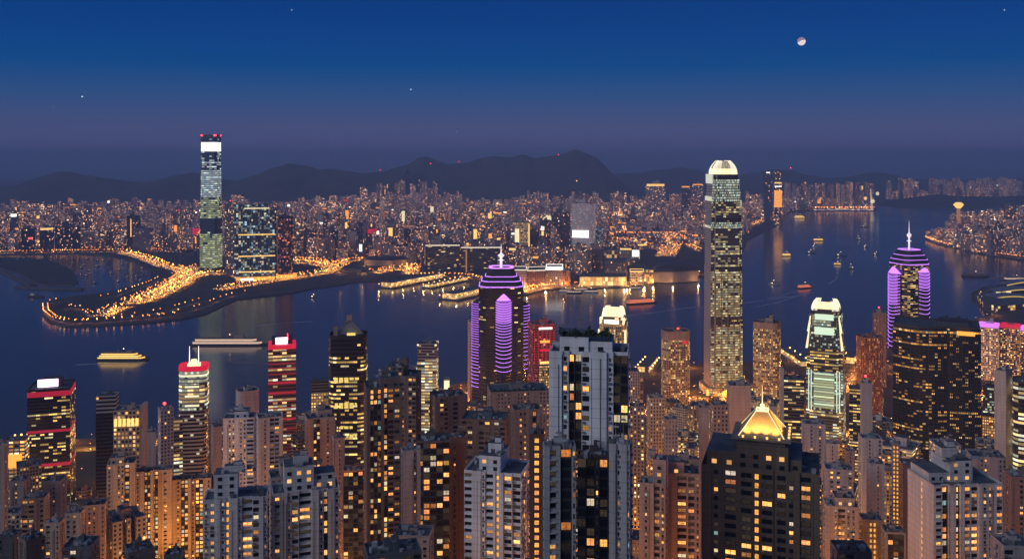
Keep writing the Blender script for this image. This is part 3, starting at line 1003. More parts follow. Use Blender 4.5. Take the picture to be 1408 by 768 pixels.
# ------------------------------------------------------------------ its smaller twin, mint-lit
D = 1330
root, w, d, z0, H, P = claw_tower(1108, 1165, 415, 430, D, 'shorter claw-crowned tower with mint green lit panels, right of the tallest near-shore tower', rot=-6)
for ra, rb, st, c, l, sc, nm in ((427, 434, 'dark', (0.05, 0.06, 0.06), 0.05, 0.74, 'setback_storey'), (434, 458, 'offg', (0.10, 0.13, 0.13), 0.35, 0.84, 'upper_shaft'), (458, 480, 'offg', (0.09, 0.12, 0.12), 0.25, 0.90, 'upper_shaft'), (480, 512, 'dark', (0.05, 0.06, 0.06), 0.35, 0.97, 'shaft'), (512, 566, 'offg', (0.12, 0.15, 0.14), 0.35, 0.985, 'shaft'), (566, 700, 'off', (0.1, 0.12, 0.12), 0.5, 1.0, 'base_shaft')):
    mb = MB()
    mb.prism(scale_poly(P, sc), max(0, H(rb)), H(ra), 0, 1, cw=2.6, fh=4)
    mb.build(nm, [M[st], M['roof']], root, (*c, l))
for ra, rb, half, off, mt in ((441, 433, 0.25, 0.435, 'pale_green'), (461, 451, 0.26, 0.46, 'pale_green'), (562, 513, 0.27, 0.497, None)):
    mb = MB()
    if mt:
        mb.box(0, -d * off - 0.8, H(ra), H(rb), w * half * 2, 1.2)
        mb.build('lit_panel', M[mt], root)
    else:
        mb.prism(rect(w * half * 2, 1.2, 0, -d * off - 0.8), H(ra), H(rb), 0, 0, cw=60, fh=3.6)
        mb.build('lit_panel', [M['mint_rows']], root, (0.3, 0.4, 0.3, 1.5))
for sx in (-0.41, -0.34, 0.34, 0.41):
    mb = MB()
    mb.box(sx * w, -d / 2 - 1.0, H(566), H(510), 1.2, 1.2)
    mb.build('light_strip', M['pale_green'], root)
for side in (-1, 1):
    for ra, rb, k in ((458, 437, 0.44), (481, 456, 0.475)):
        mb = MB()
        mb.prism([(side * w * k - 1.4, -d * k), (side * w * k + 1.4, -d * k), (side * w * k + 1.4, -d * k + w * 0.16), (side * w * k - 1.4, -d * k + w * 0.16)], H(ra), H(rb), 0, 0, uvs='none',
                 poly1=[(side * (w * k - 3) - 0.6, -d * k + 2), (side * (w * k - 3) + 0.6, -d * k + 2), (side * (w * k - 3) + 0.6, -d * k + w * 0.14), (side * (w * k - 3) - 0.6, -d * k + w * 0.14)])
        mb.build('shoulder_light', M['goldwhite'], root)
mb = MB()
mb.prism(rrect(w * 0.62, d * 0.62, w * 0.14), H(427), H(421), 0, 0, uvs='none')
drum = mb.build('crown_drum', M['goldwhite'], root)
for i, (bx, by) in enumerate(rrect(w * 0.74, d * 0.74, w * 0.16, 6)):
    mb = MB()
    prev = None
    for t in range(5):
        u = t / 4
        k = 1.0 - 0.24 * u ** 2
        p = (bx * k, by * k, H(429) + (H(415.5) - H(429)) * u)
        if prev:
            mb.tube(prev, p, 0.8, 0.7, 4)
        prev = p
    mb.build('claw', M['claw'], drum)

# the cream one half hidden behind the tall near apartment tower
D = 1250
root, w, d, z0, H, P = claw_tower(821, 867, 425, 440, D, 'cream lit claw-crowned tower peeping out behind the tallest near apartment tower', rot=-10)
for ra, rb, st, c, l, sc, nm in ((437, 446, 'off', (0.5, 0.4, 0.25), 0.6, 0.80, 'upper_shaft'), (446, 480, 'rib', (0.45, 0.38, 0.25), 0.5, 0.9, 'upper_shaft'), (480, 700, 'rib', (0.30, 0.26, 0.2), 0.55, 1.0, 'shaft')):
    mb = MB()
    mb.prism(scale_poly(P, sc), max(0, H(rb)), H(ra), 0, 1, cw=2.6, fh=3.6)
    mb.build(nm, [M[st], M['roof']], root, (*c, l))
mb = MB()
mb.prism(rrect(w * 0.66, d * 0.66, w * 0.14), H(439), H(427), 0, 0, uvs='none')
drum = mb.build('crown_drum', M['goldwhite'], root)
mb = MB()
mb.box(0, -d * 0.43, H(446), H(441), w * 0.5, 1.5)
mb.build('lit_panel', M['white'], root)
for sx in (-1, 1):
    mb = MB()
    mb.box(sx * w * 0.4, -d * 0.3, H(447), H(438), w * 0.06, d * 0.2)
    mb.box(sx * w * 0.46, -d * 0.3, H(478), H(455), w * 0.05, d * 0.2)
    mb.build('shoulder_light', M['goldwhite'], root)
for i, (bx, by) in enumerate(rrect(w * 0.76, d * 0.76, w * 0.16, 5)):
    mb = MB()
    prev = None
    for t in range(5):
        u = t / 4
        k = 1.0 - 0.2 * u ** 2
        p = (bx * k, by * k, H(441) + (H(425) - H(441)) * u)
        if prev:
            mb.tube(prev, p, 0.7, 0.6, 4)
        prev = p
    mb.build('claw', M['claw'], drum)

# ------------------------------------------------------------------ purple towers
def purple_tower(xl, xr, ybody, ybase, D, label, ytip, tiers, bays, rot, ar, amb, sp0):
    x, y, w, d, rz = place(xl, xr, D, ar, rot)
    root, z0 = root_at('neon_tower', label, 'tower', x, y, rz)
    H = lambda r: wz(r, D) - z0
    FOOT.append((x, y, w * 0.62))
    COVER.append((xl, xr, ybody, D))
    P = chamfer(w, d, w * 0.16)
    mb = MB()
    mb.prism(P, 0, H(ybody), 0, 1, cw=3.2, fh=3.8)
    mb.build('body', [M['dark'], M['roof']], root, (0.03, 0.028, 0.035, amb))
    hb = H(ybody)
    prevs = 1.0
    for i, (row, s) in enumerate(tiers):
        zt = H(row)
        mb = MB()
        mb.prism(scale_poly(P, prevs * 0.97), hb, zt, 0, 0, uvs='none', poly1=scale_poly(P, s))
        mb.build('roof_tier', M['dmetal'], root)
        mb = MB()
        Q = scale_poly(P, prevs)
        mb.ring(Q, scale_poly(P, prevs - 0.05), hb - 0.9, hb + 0.9, 0)
        mb.build('neon_strip', M['purple'], root)
        hb, prevs = zt, s
    mb = MB()
    mb.ring(scale_poly(P, prevs), scale_poly(P, prevs * 0.72), hb - 0.5, hb + 1.2, 0)
    mb.build('neon_strip', M['purple'], root)
    # spire
    zt = H(ytip)
    mb = MB()
    L_ = zt - hb
    mb.tube((0, 0, hb), (0, 0, hb + L_ * 0.45), w * 0.032, w * 0.026, 8)
    mb.tube((0, 0, hb + L_ * 0.45), (0, 0, zt), w * 0.022, 0.15, 8)
    for f_, r_, t_ in ((0.30, 0.085, 0.02), (0.50, 0.08, 0.07)):
        mb.tube((0, 0, hb + L_ * (f_ - t_)), (0, 0, hb + L_ * f_), w * r_ * 0.6, w * r_, 10)
        mb.tube((0, 0, hb + L_ * f_), (0, 0, hb + L_ * (f_ + t_)), w * r_, w * r_ * 0.4, 10)
    mb.build('spire', M['spire'], root)
    # convex bays with neon arcs
    for (ang, off, bw, rt, rb, peak) in bays:
        br = MB()
        ca, sa = cos(ang), sin(ang)
        def loc(u, dep):        # u along the face, dep outwards
            return (off[0] + ca * u + sa * dep, off[1] + sa * u - ca * dep)
        n = 8
        bulge = bw * 0.22
        arc = [loc(bw * (i / n - 0.5), bulge * (1 - (2 * i / n - 1) ** 2)) for i in range(n + 1)]
        poly = arc + [loc(bw * 0.5, -3), loc(-bw * 0.5, -3)]
        zt_ = H(rt)
        br.prism(poly, 0, zt_, 0, 1, cw=50, fh=5)
        bo = br.build('bay', [M['dark'], M['dmetal']], root, (0.02, 0.016, 0.03, 0.0))
        if peak:
            pk = MB()
            c0 = loc(0, bulge * 0.3)
            pk.prism(poly, zt_, zt_ + bw * 0.36, 0, 0, uvs='none', poly1=[(c0[0] + (p[0] - c0[0]) * 0.12, c0[1] + (p[1] - c0[1]) * 0.12) for p in poly])
            pk.build('bay_cap', M['purple'], root)
        row = rt + 2.0
        dense = True
        while row < rb:
            st = MB()
            zz = H(row)
            t = (row - rt) / (rb - rt)
            sag = 0.10 * bw
            rr = (0.42 + 0.16 * (1 - t)) * D / 1500
            outer = [loc(bw * (i / n - 0.5) * 1.0, bulge * (1 - (2 * i / n - 1) ** 2) + 0.5) for i in range(n + 1)]
            for i in range(n):
                s0 = -sag * (1 - (2 * i / n - 1) ** 2)
                s1 = -sag * (1 - (2 * (i + 1) / n - 1) ** 2)
                st.tube((*outer[i], zz + s0), (*outer[i + 1], zz + s1), rr, n=4, caps=False)
            st.build('neon_strip', M['purple'], root)
            row += sp0 + 4.6 * max(0, t - 0.25)
        hz = MB()
        zm = H(rt + (rb - rt) * 0.30)
        o2 = [loc(bw * (i / n - 0.5) * 0.985, bulge * (1 - (2 * i / n - 1) ** 2) + 0.18) for i in range(n + 1)]
        for i in range(n):
            hz.face([(*o2[i], zm), (*o2[i + 1], zm), (*o2[i + 1], zt_), (*o2[i], zt_)])
        hz.build('glow_panel', M['purple_soft'], root)
    return root, w, d, H
M['spire'] = emit('spire_flood_glow', (1.0, 0.93, 0.92), 0.8, base=(0.8, 0.8, 0.8))  # spire glows by itself in place of floodlighting

def cw_(D, px):
    return px * D / F
D = 1480
w_ = cw_(D, 58)
root, w, d, H = purple_tower(658, 720, 395, 545, D, 'dark tower with purple neon arcs, tiered purple top and white spire, left of the middle', 337,
    [(388, 0.90), (382, 0.72), (371, 0.56)],
    [(0.0, (w_ * 0.06, -w_ * 0.5), w_ * 0.44, 413, 512, True)], 0, 1.0, 0.06, 3.3)
for sx, rt in ((-1, 420), (1, 424)):
    pass
M_side = []
def side_bay(root, w, d, H, sx, rt, rb, bw, dense=3.2):
    n = 8
    br = MB()
    bulge = bw * 0.42
    def loc(u, dep):
        return (sx * (w * 0.5 + dep - 1.0), u)
    arc = [loc(bw * (i / n - 0.5), bulge * (1 - (2 * i / n - 1) ** 2)) for i in range(n + 1)]
    if sx < 0:
        arc = arc[::-1]
    poly = arc + ([loc(-bw / 2, -2), loc(bw / 2, -2)] if sx < 0 else [loc(bw / 2, -2), loc(-bw / 2, -2)])
    br.prism(poly, 0, H(rt), 0, 1, cw=60, fh=5)
    br.build('bay', [M['dark'], M['dmetal']], root, (0.03, 0.016, 0.05, 0.0))
    cap = MB()
    c0 = (sx * w * 0.48, 0)
    cap.prism(poly, H(rt), H(rt) + bw * 0.22, 0, 0, uvs='none', poly1=[(c0[0] + (p[0] - c0[0]) * 0.4, c0[1] + (p[1] - c0[1]) * 0.4) for p in poly])
    cap.build('bay_cap', M['dmetal'], root)
    row = rt
    while row < rb:
        t = (row - rt) / (rb - rt)
        st = MB()
        zz = H(row)
        o = [(p[0] + sx * 0.5, p[1]) for p in arc]
        for i in range(n):
            st.tube((*o[i], zz), (*o[i + 1], zz), 0.42, n=4, caps=False)
        st.build('neon_strip', M['purple'], root)
        row += dense + 3.6 * max(0, t - 0.3)
side_bay(root, w, d, H, -1, 421, 540, w * 0.42)
side_bay(root, w, d, H, 1, 424, 512, w * 0.36, 4.2)
D = 2000
w_ = cw_(D, 50)
root, w, d, H = purple_tower(1218.5, 1284, 365, 570, D, 'tall dark tower with purple neon bays and white spire, behind the big curved dark block', 305,
    [(359, 0.94), (353, 0.78), (346, 0.58)],
    [(0.0, (w_ * 0.10, -w_ * 0.5), w_ * 0.36, 375, 450, True), (-pi / 2, (-w_ * 0.5, -w_ * 0.02), w_ * 0.52, 378, 520, True)], 38, 1.0, 0.30, 4.3)
# ------------------------------------------------------------------ other towers of the business district
def band(root, mat, w, d, zb, zt, s=1.0, P=None, name='light_band'):
    mb = MB()
    P = P or rect(w, d)
    mb.prism(scale_poly(P, s), zb, zt, 0, 0, uvs='none', bottom=True)
    return mb.build(name, M[mat], root)

# black block with red bands and a pink-white roof sign
D = 1060
root, w, d, h, z0 = tower(36, 104, 537, D, 'dark', (0.030, 0.022, 0.026), 0.22, 'black office block with red light bands and a glowing pink-white roof sign', ar=0.95, rot=-9, fh=3.7, cw=2.2, roof=False,
    secs=[(537, 'dark', (0.030, 0.022, 0.026), 0.22, 1.0, 'body')], parapet=1.5)
for ra, rb in ((547, 539), (598, 592), (645, 638)):
    band(root, 'red_deep', w, d, zrow(ra - (2.5 if ra > 560 else 1), D, z0), zrow(rb, D, z0), 1.006, rect(w, d))
mb = MB()
mb.box(w * 0.02, -d * 0.05, h, h + 9, w * 0.5, d * 0.28)
mb.build('roof_house', [M['dmetal']], root)
mb = MB()
mb.box(-w * 0.06, -d * 0.22, h + 1, h + 9.5, w * 0.48, 1.2)
mb.build('roof_sign', M['pinkwhite'], root)
mb = MB()
for i in range(9):
    mb.box(-w * 0.25 + i * w * 0.06, d * 0.05, h + 9, h + 10 + (i % 3), 1.2, 1.2)
mb.build('roof_plant', M['dmetal'], root)

# office with red rim, banded lights and twin masts
D = 980
root, w, d, h, z0 = tower(243.5, 289, 511, D, 'off', (0.40, 0.38, 0.36), 0.55, 'rounded office tower with red rim, bright banded storeys and twin masts on top', ar=0.85, rot=-10, plan='round', fh=3.9, cw=3, roof=False, parapet=0,
    secs=[(511, 'offg', (0.45, 0.43, 0.4), 0.9, 0.98, 'body'), (528, 'offg', (0.05, 0.05, 0.06), 0.35, 0.98, 'body'), (530, 'off', (0.45, 0.42, 0.38), 0.75, 1.0, 'body'), (556, 'offg', (0.25, 0.24, 0.24), 0.6, 1.0, 'body'), (566, 'rib_dim', (0.48, 0.42, 0.36), 0.10, 1.0, 'lower_body')])
Pr = rrect(w, d, w * 0.26)
mb = MB()
mb.ring(scale_poly(Pr, 1.03), scale_poly(Pr, 0.93), h, h + 5.0)
mb.build('red_rim', M['red_led'], root)
mb = MB()
mb.box(0, 0, h, h + 6, w * 0.42, d * 0.4)
mb.tube((0, 0, h + 6), (0, 0, h + 10), w * 0.14, w * 0.10, 10)
mb.build('lit_lantern', M['goldwhite'], root)
for sx in (-1, 1):
    mb = MB()
    mb.tube((sx * w * 0.16, 0, h + 6), (sx * w * 0.16, 0, h + 24), 0.5, 0.2, 5)
    mb.build('mast', M['white'], root)
for row in (517, 532, 545, 558):
    band(root, 'yel_white', w, d, zrow(row + 1.6, D, z0), zrow(row - 1.0, D, z0), 1.004, Pr)

# slim tower with red bands and a bright sign box
D = 1020
root, w, d, h, z0 = tower(368.5, 406.5, 479, D, 'off', (0.20, 0.06, 0.08), 0.34, 'slim dark tower with red bands and a bright white roof sign, standing by the water', ar=1.0, rot=0, fh=3.6, cw=2.4, roof=False)
for ra, rb, mt in ((480, 474.5, 'red_led'), (527.5, 524.5, 'red_dim'), (541, 538.5, 'red_dim'), (500, 499, 'red_deep'), (506, 505.2, 'red_deep'), (514, 513.2, 'red_deep'), (552, 551.2, 'red_deep'), (561, 560.2, 'red_deep'), (577, 575, 'red_dim'), (590, 589, 'red_deep')):
    band(root, mt, w, d, zrow(ra, D, z0), zrow(rb, D, z0), 1.01)
mb = MB()
mb.box(0, 0, h + 3, h + 10, w * 0.75, d * 0.6)
mb.build('roof_house', M['dmetal'], root)
mb = MB()
mb.box(-w * 0.02, -d * 0.32, h + 4, h + 11, w * 0.44, 1.0)
mb.build('roof_sign', M['pinkwhite'], root)
mb = MB()
mb.tube((w * 0.2, -d * 0.3, h + 8), (w * 0.2, -d * 0.3, h + 15), 0.4, 0.3, 5)
mb.build('mast', M['beacon'], root)

# black rounded tower with gabled top
D = 900
root, w, d, h, z0 = tower(450.5, 507, 466, D, 'dark', (0.022, 0.024, 0.03), 0.16, 'black rounded office tower with a gabled peak and rows of yellow windows', ar=0.8, rot=-6, plan='round', fh=3.8, cw=2.0, roof=False, parapet=3.0,
    secs=[(466, 'dark', (0.022, 0.024, 0.03), 0.05, 1.0, 'body'), (490, 'dark', (0.022, 0.024, 0.03), 0.26, 1.0, 'body')])
for row, s0, s1 in ((521, 0.0, 0.95), (524.5, 0.0, 0.6), (556, 0.05, 0.85), (560, 0.0, 0.8), (588, 0.15, 0.7), (600, 0.5, 0.85)):
    n = 26
    for i in range(n):
        u = i / n
        if s0 <= u <= s1 and (i * 7) % 5 != 0:
            mb = MB()
            mb.box(0, 0, -1.2, 1.2, w * 0.022, 0.5)
            mb.build('lit_window', M['yellow_win'], root, loc=(-w * 0.36 + w * 0.72 * u, -d / 2 - 0.15, zrow(row, D, z0)))
mb = MB()
g = zrow(441, D, z0)
a = [(-w * 0.36, d * 0.0), (w * 0.34, d * 0.0)]
mb.face([(-w * 0.30, -d * 0.1, h + 2), (w * 0.40, -d * 0.1, h + 2), (0.03 * w, -d * 0.02, g)])
mb.face([(w * 0.40, -d * 0.1, h + 2), (w * 0.3, d * 0.3, h + 2), (0.03 * w, -d * 0.02, g)])
mb.face([(w * 0.3, d * 0.3, h + 2), (-w * 0.30, d * 0.3, h + 2), (0.03 * w, -d * 0.02, g)])
mb.face([(-w * 0.30, d * 0.3, h + 2), (-w * 0.30, -d * 0.1, h + 2), (0.03 * w, -d * 0.02, g)])
mb.build('gable_roof', M['metal'], root)
mb = MB()
mb.box(w * 0.03, -d * 0.05, g - 2, g + 3, 5, 4)
mb.box(-w * 0.33, -d * 0.12, h, h + 10, 4, 4)
mb.build('chimney', M['paint'], root, (0.35, 0.26, 0.24, 1))
mb = MB()
mb.box(w * 0.1, -d * 0.34, h + 0.5, h + 4.5, w * 0.22, 2)
mb.build('lit_window', M['yellow_win'], root)
mb = MB()
mb.tube((-w * 0.3, -d * 0.12, h + 8), (w * 0.03, -d * 0.07, g), 0.5, n=4)
mb.tube((w * 0.4, -d * 0.12, h + 3), (w * 0.03, -d * 0.07, g), 0.5, n=4)
mb.build('gable_trim', M['metal'], root)

# round-cornered brown towers
D = 1500
root, w, d, h, z0 = tower(907, 951, 463, D, 'rib', (0.34, 0.24, 0.17), 0.42, 'brown round-cornered office tower with a red glowing sign near its top', ar=0.8, rot=14, plan='round', fh=3.6, cw=2.6, parapet=2,
    secs=[(458, 'paint', (0.40, 0.28, 0.22), 0, 1.0, 'crown'), (468, 'rib', (0.32, 0.23, 0.17), 0.45, 1.0, 'body')])
mb = MB()
mb.box(w * 0.25, -d / 2 - 0.8, zrow(473, D, z0), zrow(469, D, z0), w * 0.18, 1.2)
mb.build('red_sign', M['red_led'], root)
mb = MB()
mb.ball((w * 0.1, 0, h + 9), 1.6)
mb.build('beacon', M['beacon'], root)
tower(1034.5, 1075.5, 446, 1480, 'rib', (0.36, 0.25, 0.17), 0.50, 'brown round-cornered office tower standing alone right of the tallest near-shore tower', ar=0.8, rot=-8, plan='round', fh=3.6, cw=2.6, parapet=2,
    secs=[(446, 'paint', (0.34, 0.25, 0.2), 0, 1.0, 'crown'), (453, 'rib', (0.34, 0.24, 0.16), 0.5, 1.0, 'body')])
root, w, d, h, z0 = tower(1175.5, 1217.5, 466, 1420, 'orange_fin', (0.50, 0.20, 0.11), 0.35, 'orange brick-coloured tower with close vertical fins, right of the mint-lit tower', ar=0.8, rot=22, plan='chamfer', fh=3.6, cw=2.4, parapet=1.5)
mb = MB()
mb.box(w * 0.18, -d / 2 - 0.8, 0, zrow(567, D, z0) * 0 + 14, w * 0.4, 1.2)
mb.build('lobby_glow', M['gold'], root)
tower(1200.5, 1219.5, 431, 1700, 'orange_fin', (0.38, 0.22, 0.17), 0.12, 'narrow pinkish tower with a red lamp on its roof, beside the purple neon bay', ar=1.2, rot=0, fh=3.6, cw=2.4, aviation=True)

# red floodlit tower: the floodlighting is painted in as red wall colour
D = 1330
root, w, d, h, z0 = tower(725.5, 764.5, 448, D, 'redflats', (0.62, 0.13, 0.13), 0.10, 'red floodlit tower with small white sign band and glowing red storeys', ar=0.9, rot=14, fh=3.6, cw=3.0, parapet=2, roof=True)
mb = MB()
mb.box(w * 0.05, -d / 2 - 0.8, zrow(452.5, D, z0), zrow(450.5, D, z0) + 1, w * 0.62, 0.6, 1)
for i in range(9):
    mb.box(-w * 0.23 + i * w * 0.068, -d / 2 - 1.3, zrow(453.2, D, z0), zrow(450.3, D, z0), w * (0.03 + 0.02 * (i % 2)), 0.6, 0)
mb.build('sign_band', [M['white'], M['red_led']], root)
for row, mt in ((470, 'orange'), (482, 'red_led'), (499, 'gold')):
    mb = MB()
    mb.box(w * 0.02, -d / 2 - 0.6, zrow(row + 1.6, D, z0), zrow(row - 1.6, D, z0), w * 0.42, 1.0)
    mb.build('light_band', M[mt], root)
for i in range(6):
    mb = MB()
    mb.box(-w * 0.42 + i * w * 0.168, -d / 2 - 0.4, zrow(498, D, z0), zrow(456, D, z0), 0.9, 0.9)
    mb.build('light_strip', M['red_dim'], root)  # red strips added to stand in for the floodlights
mb = MB()
mb.prism(rect(w * 0.5, 1.0, w * 0.02, -d / 2 - 0.7), zrow(545, D, z0), zrow(503, D, z0), 0, 0, cw=2.4, fh=3.6)
mb.build('lit_panel', [M['rib']], root, (0.2, 0.15, 0.1, 0.8))

# big curved dark block
def curved(w, d):
    P = []
    n = 12
    for i in range(n + 1):
        u = i / n
        P.append((-w / 2 + w * 0.62 * u, -d / 2 - d * 0.20 * sin(pi * u) + d * 0.10 * (1 - u)))
    P.append((w * 0.13, -d / 2 + d * 0.06))
    for i in range(6):
        u = i / 5
        P.append((w * 0.15 + w * 0.35 * u, -d / 2 - d * 0.03 * sin(pi * u) + d * 0.16 * u))
    P += [(w / 2, d / 2), (-w / 2, d / 2)]
    return P
D = 1080
root, w, d, h, z0 = tower(1228, 1350, 455, D, 'fin', (0.045, 0.040, 0.040), 0.17, 'huge dark curved block with fine vertical fins and scattered amber windows', 'office_block', 'office block', ar=0.62, rot=0, plan=curved, fh=3.5, cw=1.7, roof=False, parapet=2,
    secs=[(451, 'dark', (0.05, 0.05, 0.055), 0.02, 0.985, 'crown'), (454, 'fin', (0.04, 0.035, 0.03), 0.95, 1.0, 'lit_storey'), (459, 'fin', (0.035, 0.032, 0.034), 0.20, 1.0, 'body')])
mb = MB()
for i, (a_, b_) in enumerate(zip(curved(w, d)[:19], curved(w, d)[1:20])):
    for t_ in (0.0, 0.33, 0.66):
        mb.box(a_[0] + (b_[0] - a_[0]) * t_, a_[1] + (b_[1] - a_[1]) * t_ - 0.5, 0, h - (3 if i % 4 else 0), 0.4 if t_ else 0.9, 0.8)
mb.build('facade_fins', M['dmetal'], root).name = 'fin'
mb = MB()
mb.prism([(-w * 0.05, -d * 0.38), (w * 0.40, -d * 0.34), (w * 0.44, d * 0.3), (-w * 0.02, d * 0.35)], h, h + 9, 0, 0, poly1=[(w * 0.02, -d * 0.30), (w * 0.36, -d * 0.28), (w * 0.36, d * 0.25), (w * 0.02, d * 0.28)])
for i in range(8):
    mb.box(w * (0.03 + 0.045 * i), -d * 0.1, h + 9, h + 11 + 2 * (i % 3), 3, 3)
mb.build('roof_plant', M['dmetal'], root)
mb = MB()
mb.box(w * 0.33, -d * 0.50, zrow(459, D, z0), zrow(453.5, D, z0), w * 0.2, 1.2)
mb.build('lit_windows_row'.replace('_row', ''), M['orange'], root).name = 'lit_window'

# right-hand edge
for i, (xl, xr, yt, col, vt, lb) in enumerate(((1345, 1375, 449, (0.42, 0.36, 0.40), 'violet', 'pale block with violet-lit roof edge, just right of the big curved dark block'), (1376, 1404, 450, (0.25, 0.16, 0.15), 'red_led', 'dark block with red-lit roof edge beside the violet-roofed one'), (1403, 1440, 455, (0.34, 0.26, 0.28), 'violet', 'violet-roofed block cut by the right edge of the picture'))):
    D = 1750 + 25 * i
    root, w, d, h, z0 = tower(xl, xr, yt, D, 'resi2', col, 0.55, lb, ar=0.9, rot=-6, fh=3.4, cw=2.8)
    band(root, vt, w, d, h - 2, h + 4, 1.02)
root, w, d, h, z0 = tower(1368, 1393, 512, 900, 'paint', (0.50, 0.44, 0.42), 0.0, 'tall blank grey slab standing right of the big curved dark block', ar=1.6, rot=-20, roof=True)
root, w, d, h, z0 = tower(1393, 1440, 528, 880, 'off', (0.05, 0.045, 0.045), 0.5, 'black rounded tower with lit bands cut by the right edge', ar=1.0, plan='round', fh=4, cw=2.4)
tower(1351, 1369, 573, 1150, 'rib', (0.5, 0.38, 0.2), 0.95, 'small glowing yellow office block low beside the curved dark block', ar=1.0, fh=3.4, cw=2.4)
tower(1352, 1370, 533, 1230, 'offg', (0.06, 0.09, 0.09), 0.25, 'dark green glass block between curved dark block and blank grey slab', ar=1.0, fh=3.4, cw=2.4)
root, w, d, h, z0 = tower(1076, 1106, 522, 1100, 'dark', (0.05, 0.07, 0.09), 0.28, 'dark blue glass office with yellow-lit storeys, left of the mint-lit tower', ar=0.8, rot=6, fh=3.6, cw=2.2)
mb = MB()
mb.box(-w * 0.56, 0, 0, h + 12, w * 0.12, d * 0.9)
mb.build('side_slab', M['paint'], root, (0.42, 0.40, 0.42, 1))
root, w, d, h, z0 = tower(1168, 1186, 534, 1120, 'dark', (0.05, 0.06, 0.06), 0.35, 'narrow dark glass block with yellow windows right of the mint-lit tower', ar=1.0, fh=3.6, cw=2.2)
tower(1183, 1200, 528, 1060, 'paint', (0.44, 0.40, 0.40), 0.0, 'blank grey slab with red roof lamp in front of the orange finned tower', ar=1.3, rot=8, aviation=True)
tower(643, 657, 443, 1540, 'paint', (0.62, 0.40, 0.33), 0.0, 'slim blank pinkish slab touching the left side of the purple neon tower', ar=1.4, rot=10, roof=False)

# left group
root, w, d, h, z0 = tower(131, 164, 549, 930, 'dark', (0.05, 0.05, 0.055), 0.02, 'dark unlit glass tower with a pale framed top, right of the red-banded block', ar=0.8, rot=-12, fh=3.6, cw=2.4,
    secs=[(546, 'rib_dim', (0.36, 0.36, 0.38), 0.08, 0.96, 'crown'), (568, 'dark', (0.03, 0.03, 0.035), 0.01, 1.0, 'body')], mast=14)
root, w, d, h, z0 = tower(155, 199, 566, 880, 'rib', (0.42, 0.31, 0.24), 0.32, 'beige office with a row of glowing orange lanterns below its roof', ar=0.8, rot=-14, fh=3.8, cw=3.4)
for i in range(6):
    mb = MB()
    mb.box(-w * 0.4 + i * w * 0.16, -d / 2 - 1.2, zrow(586, D=880, z0=z0), zrow(576, D=880, z0=z0), w * 0.09, 2)
    mb.build('lantern', M['gold'], root)
mb = MB()
mb.box(w * 0.56, 0, 0, h + 4, w * 0.14, d * 0.95)
mb.build('side_slab', M['paint'], root, (0.46, 0.36, 0.33, 1))
tower(216.5, 238.5, 565, 840, 'resi', (0.50, 0.46, 0.46), 0.10, 'slim whitish tower with a bright red roof beacon', 'apartment_tower', ar=1.2, rot=10, fh=3.2, cw=2.6, aviation=True)
tower(202, 214, 596, 800, 'paint', (0.58, 0.54, 0.54), 0.0, 'short blank white slab left of the tower with the red beacon', 'apartment_tower', ar=1.6)
tower(238, 251, 577, 900, 'off', (0.2, 0.19, 0.17), 0.5, 'narrow yellow-lit block squeezed beside the red-rimmed tower', ar=1.0)
root, w, d, h, z0 = tower(322, 357.5, 540, 830, 'paint', (0.60, 0.48, 0.44), 0.0, 'pale blank twin-volume tower without windows, in front of the water', ar=0.9, rot=12, plan='round')
root, w, d, h, z0 = tower(427.5, 451.5, 540, 940, 'rib', (0.50, 0.36, 0.24), 0.85, 'small amber-lit grid office under a dark roof, left of the black gabled tower', ar=0.9, rot=0, fh=3.0, cw=2.4, parapet=0,
    secs=[(524, 'rib_dim', (0.22, 0.17, 0.17), 0.02, 0.97, 'roof_storey'), (540, 'rib', (0.52, 0.38, 0.26), 0.95, 1.0, 'body')])
root, w, d, h, z0 = tower(519.5, 574, 512, 1010, 'offg', (0.40, 0.42, 0.44), 0.2, 'low silver-roofed building with one bright yellow-green storey', ar=0.8, rot=-22, fh=3.6, roofcol=(.4, .4, .4))
mb = MB()
mb.box(w * 0.08, -d / 2 - 0.6, h - 9, h - 5.5, w * 0.8, 1.0)
mb.build('light_band', M['yelgreen'], root)
root, w, d, h, z0 = tower(573.5, 603, 477, 1130, 'off', (0.30, 0.28, 0.27), 0.6, 'grey office with lit corner lamps on its roof, left of the pinkish slab', ar=0.9, rot=-8, fh=3.6, cw=2.4, mast=8,
    secs=[(474, 'rib_dim', (0.28, 0.26, 0.27), 0.05, 1.0, 'crown'), (494, 'off', (0.32, 0.3, 0.28), 0.65, 1.0, 'body')])
for sx, sy in ((-1, -1), (1, -1), (1, 1)):
    mb = MB()
    mb.ball((sx * w * 0.46, sy * d * 0.46, h + 2.2), 1.5)
    mb.build('roof_lamp', M['goldwhite'], root)
root, w, d, h, z0 = tower(610, 618.5, 522, 1290, 'paint', (0.4, 0.4, 0.36), 0, 'tiny slab with a glowing pale yellow vertical sign beyond the dark brown towers', ar=1.6, roof=False)
mb = MB()
mb.box(0, -d / 2 - 0.5, h - 17, h - 1, w * 0.84, 0.8)
mb.build('sign', M['goldwhite'], root)
root, w, d, h, z0 = tower(3, 40, 607, 1000, 'resi2', (0.30, 0.24, 0.2), 0.9, 'low block with glowing orange windows at the left edge beside the red-banded block', ar=0.7, rot=-16, fh=4, cw=5)
mb = MB()
mb.box(0, -d / 2 - 0.8, h - 28, h - 14, w * 0.72, 1.2)
mb.build('lit_windows', M['orange'], root).name = 'lit_panel'

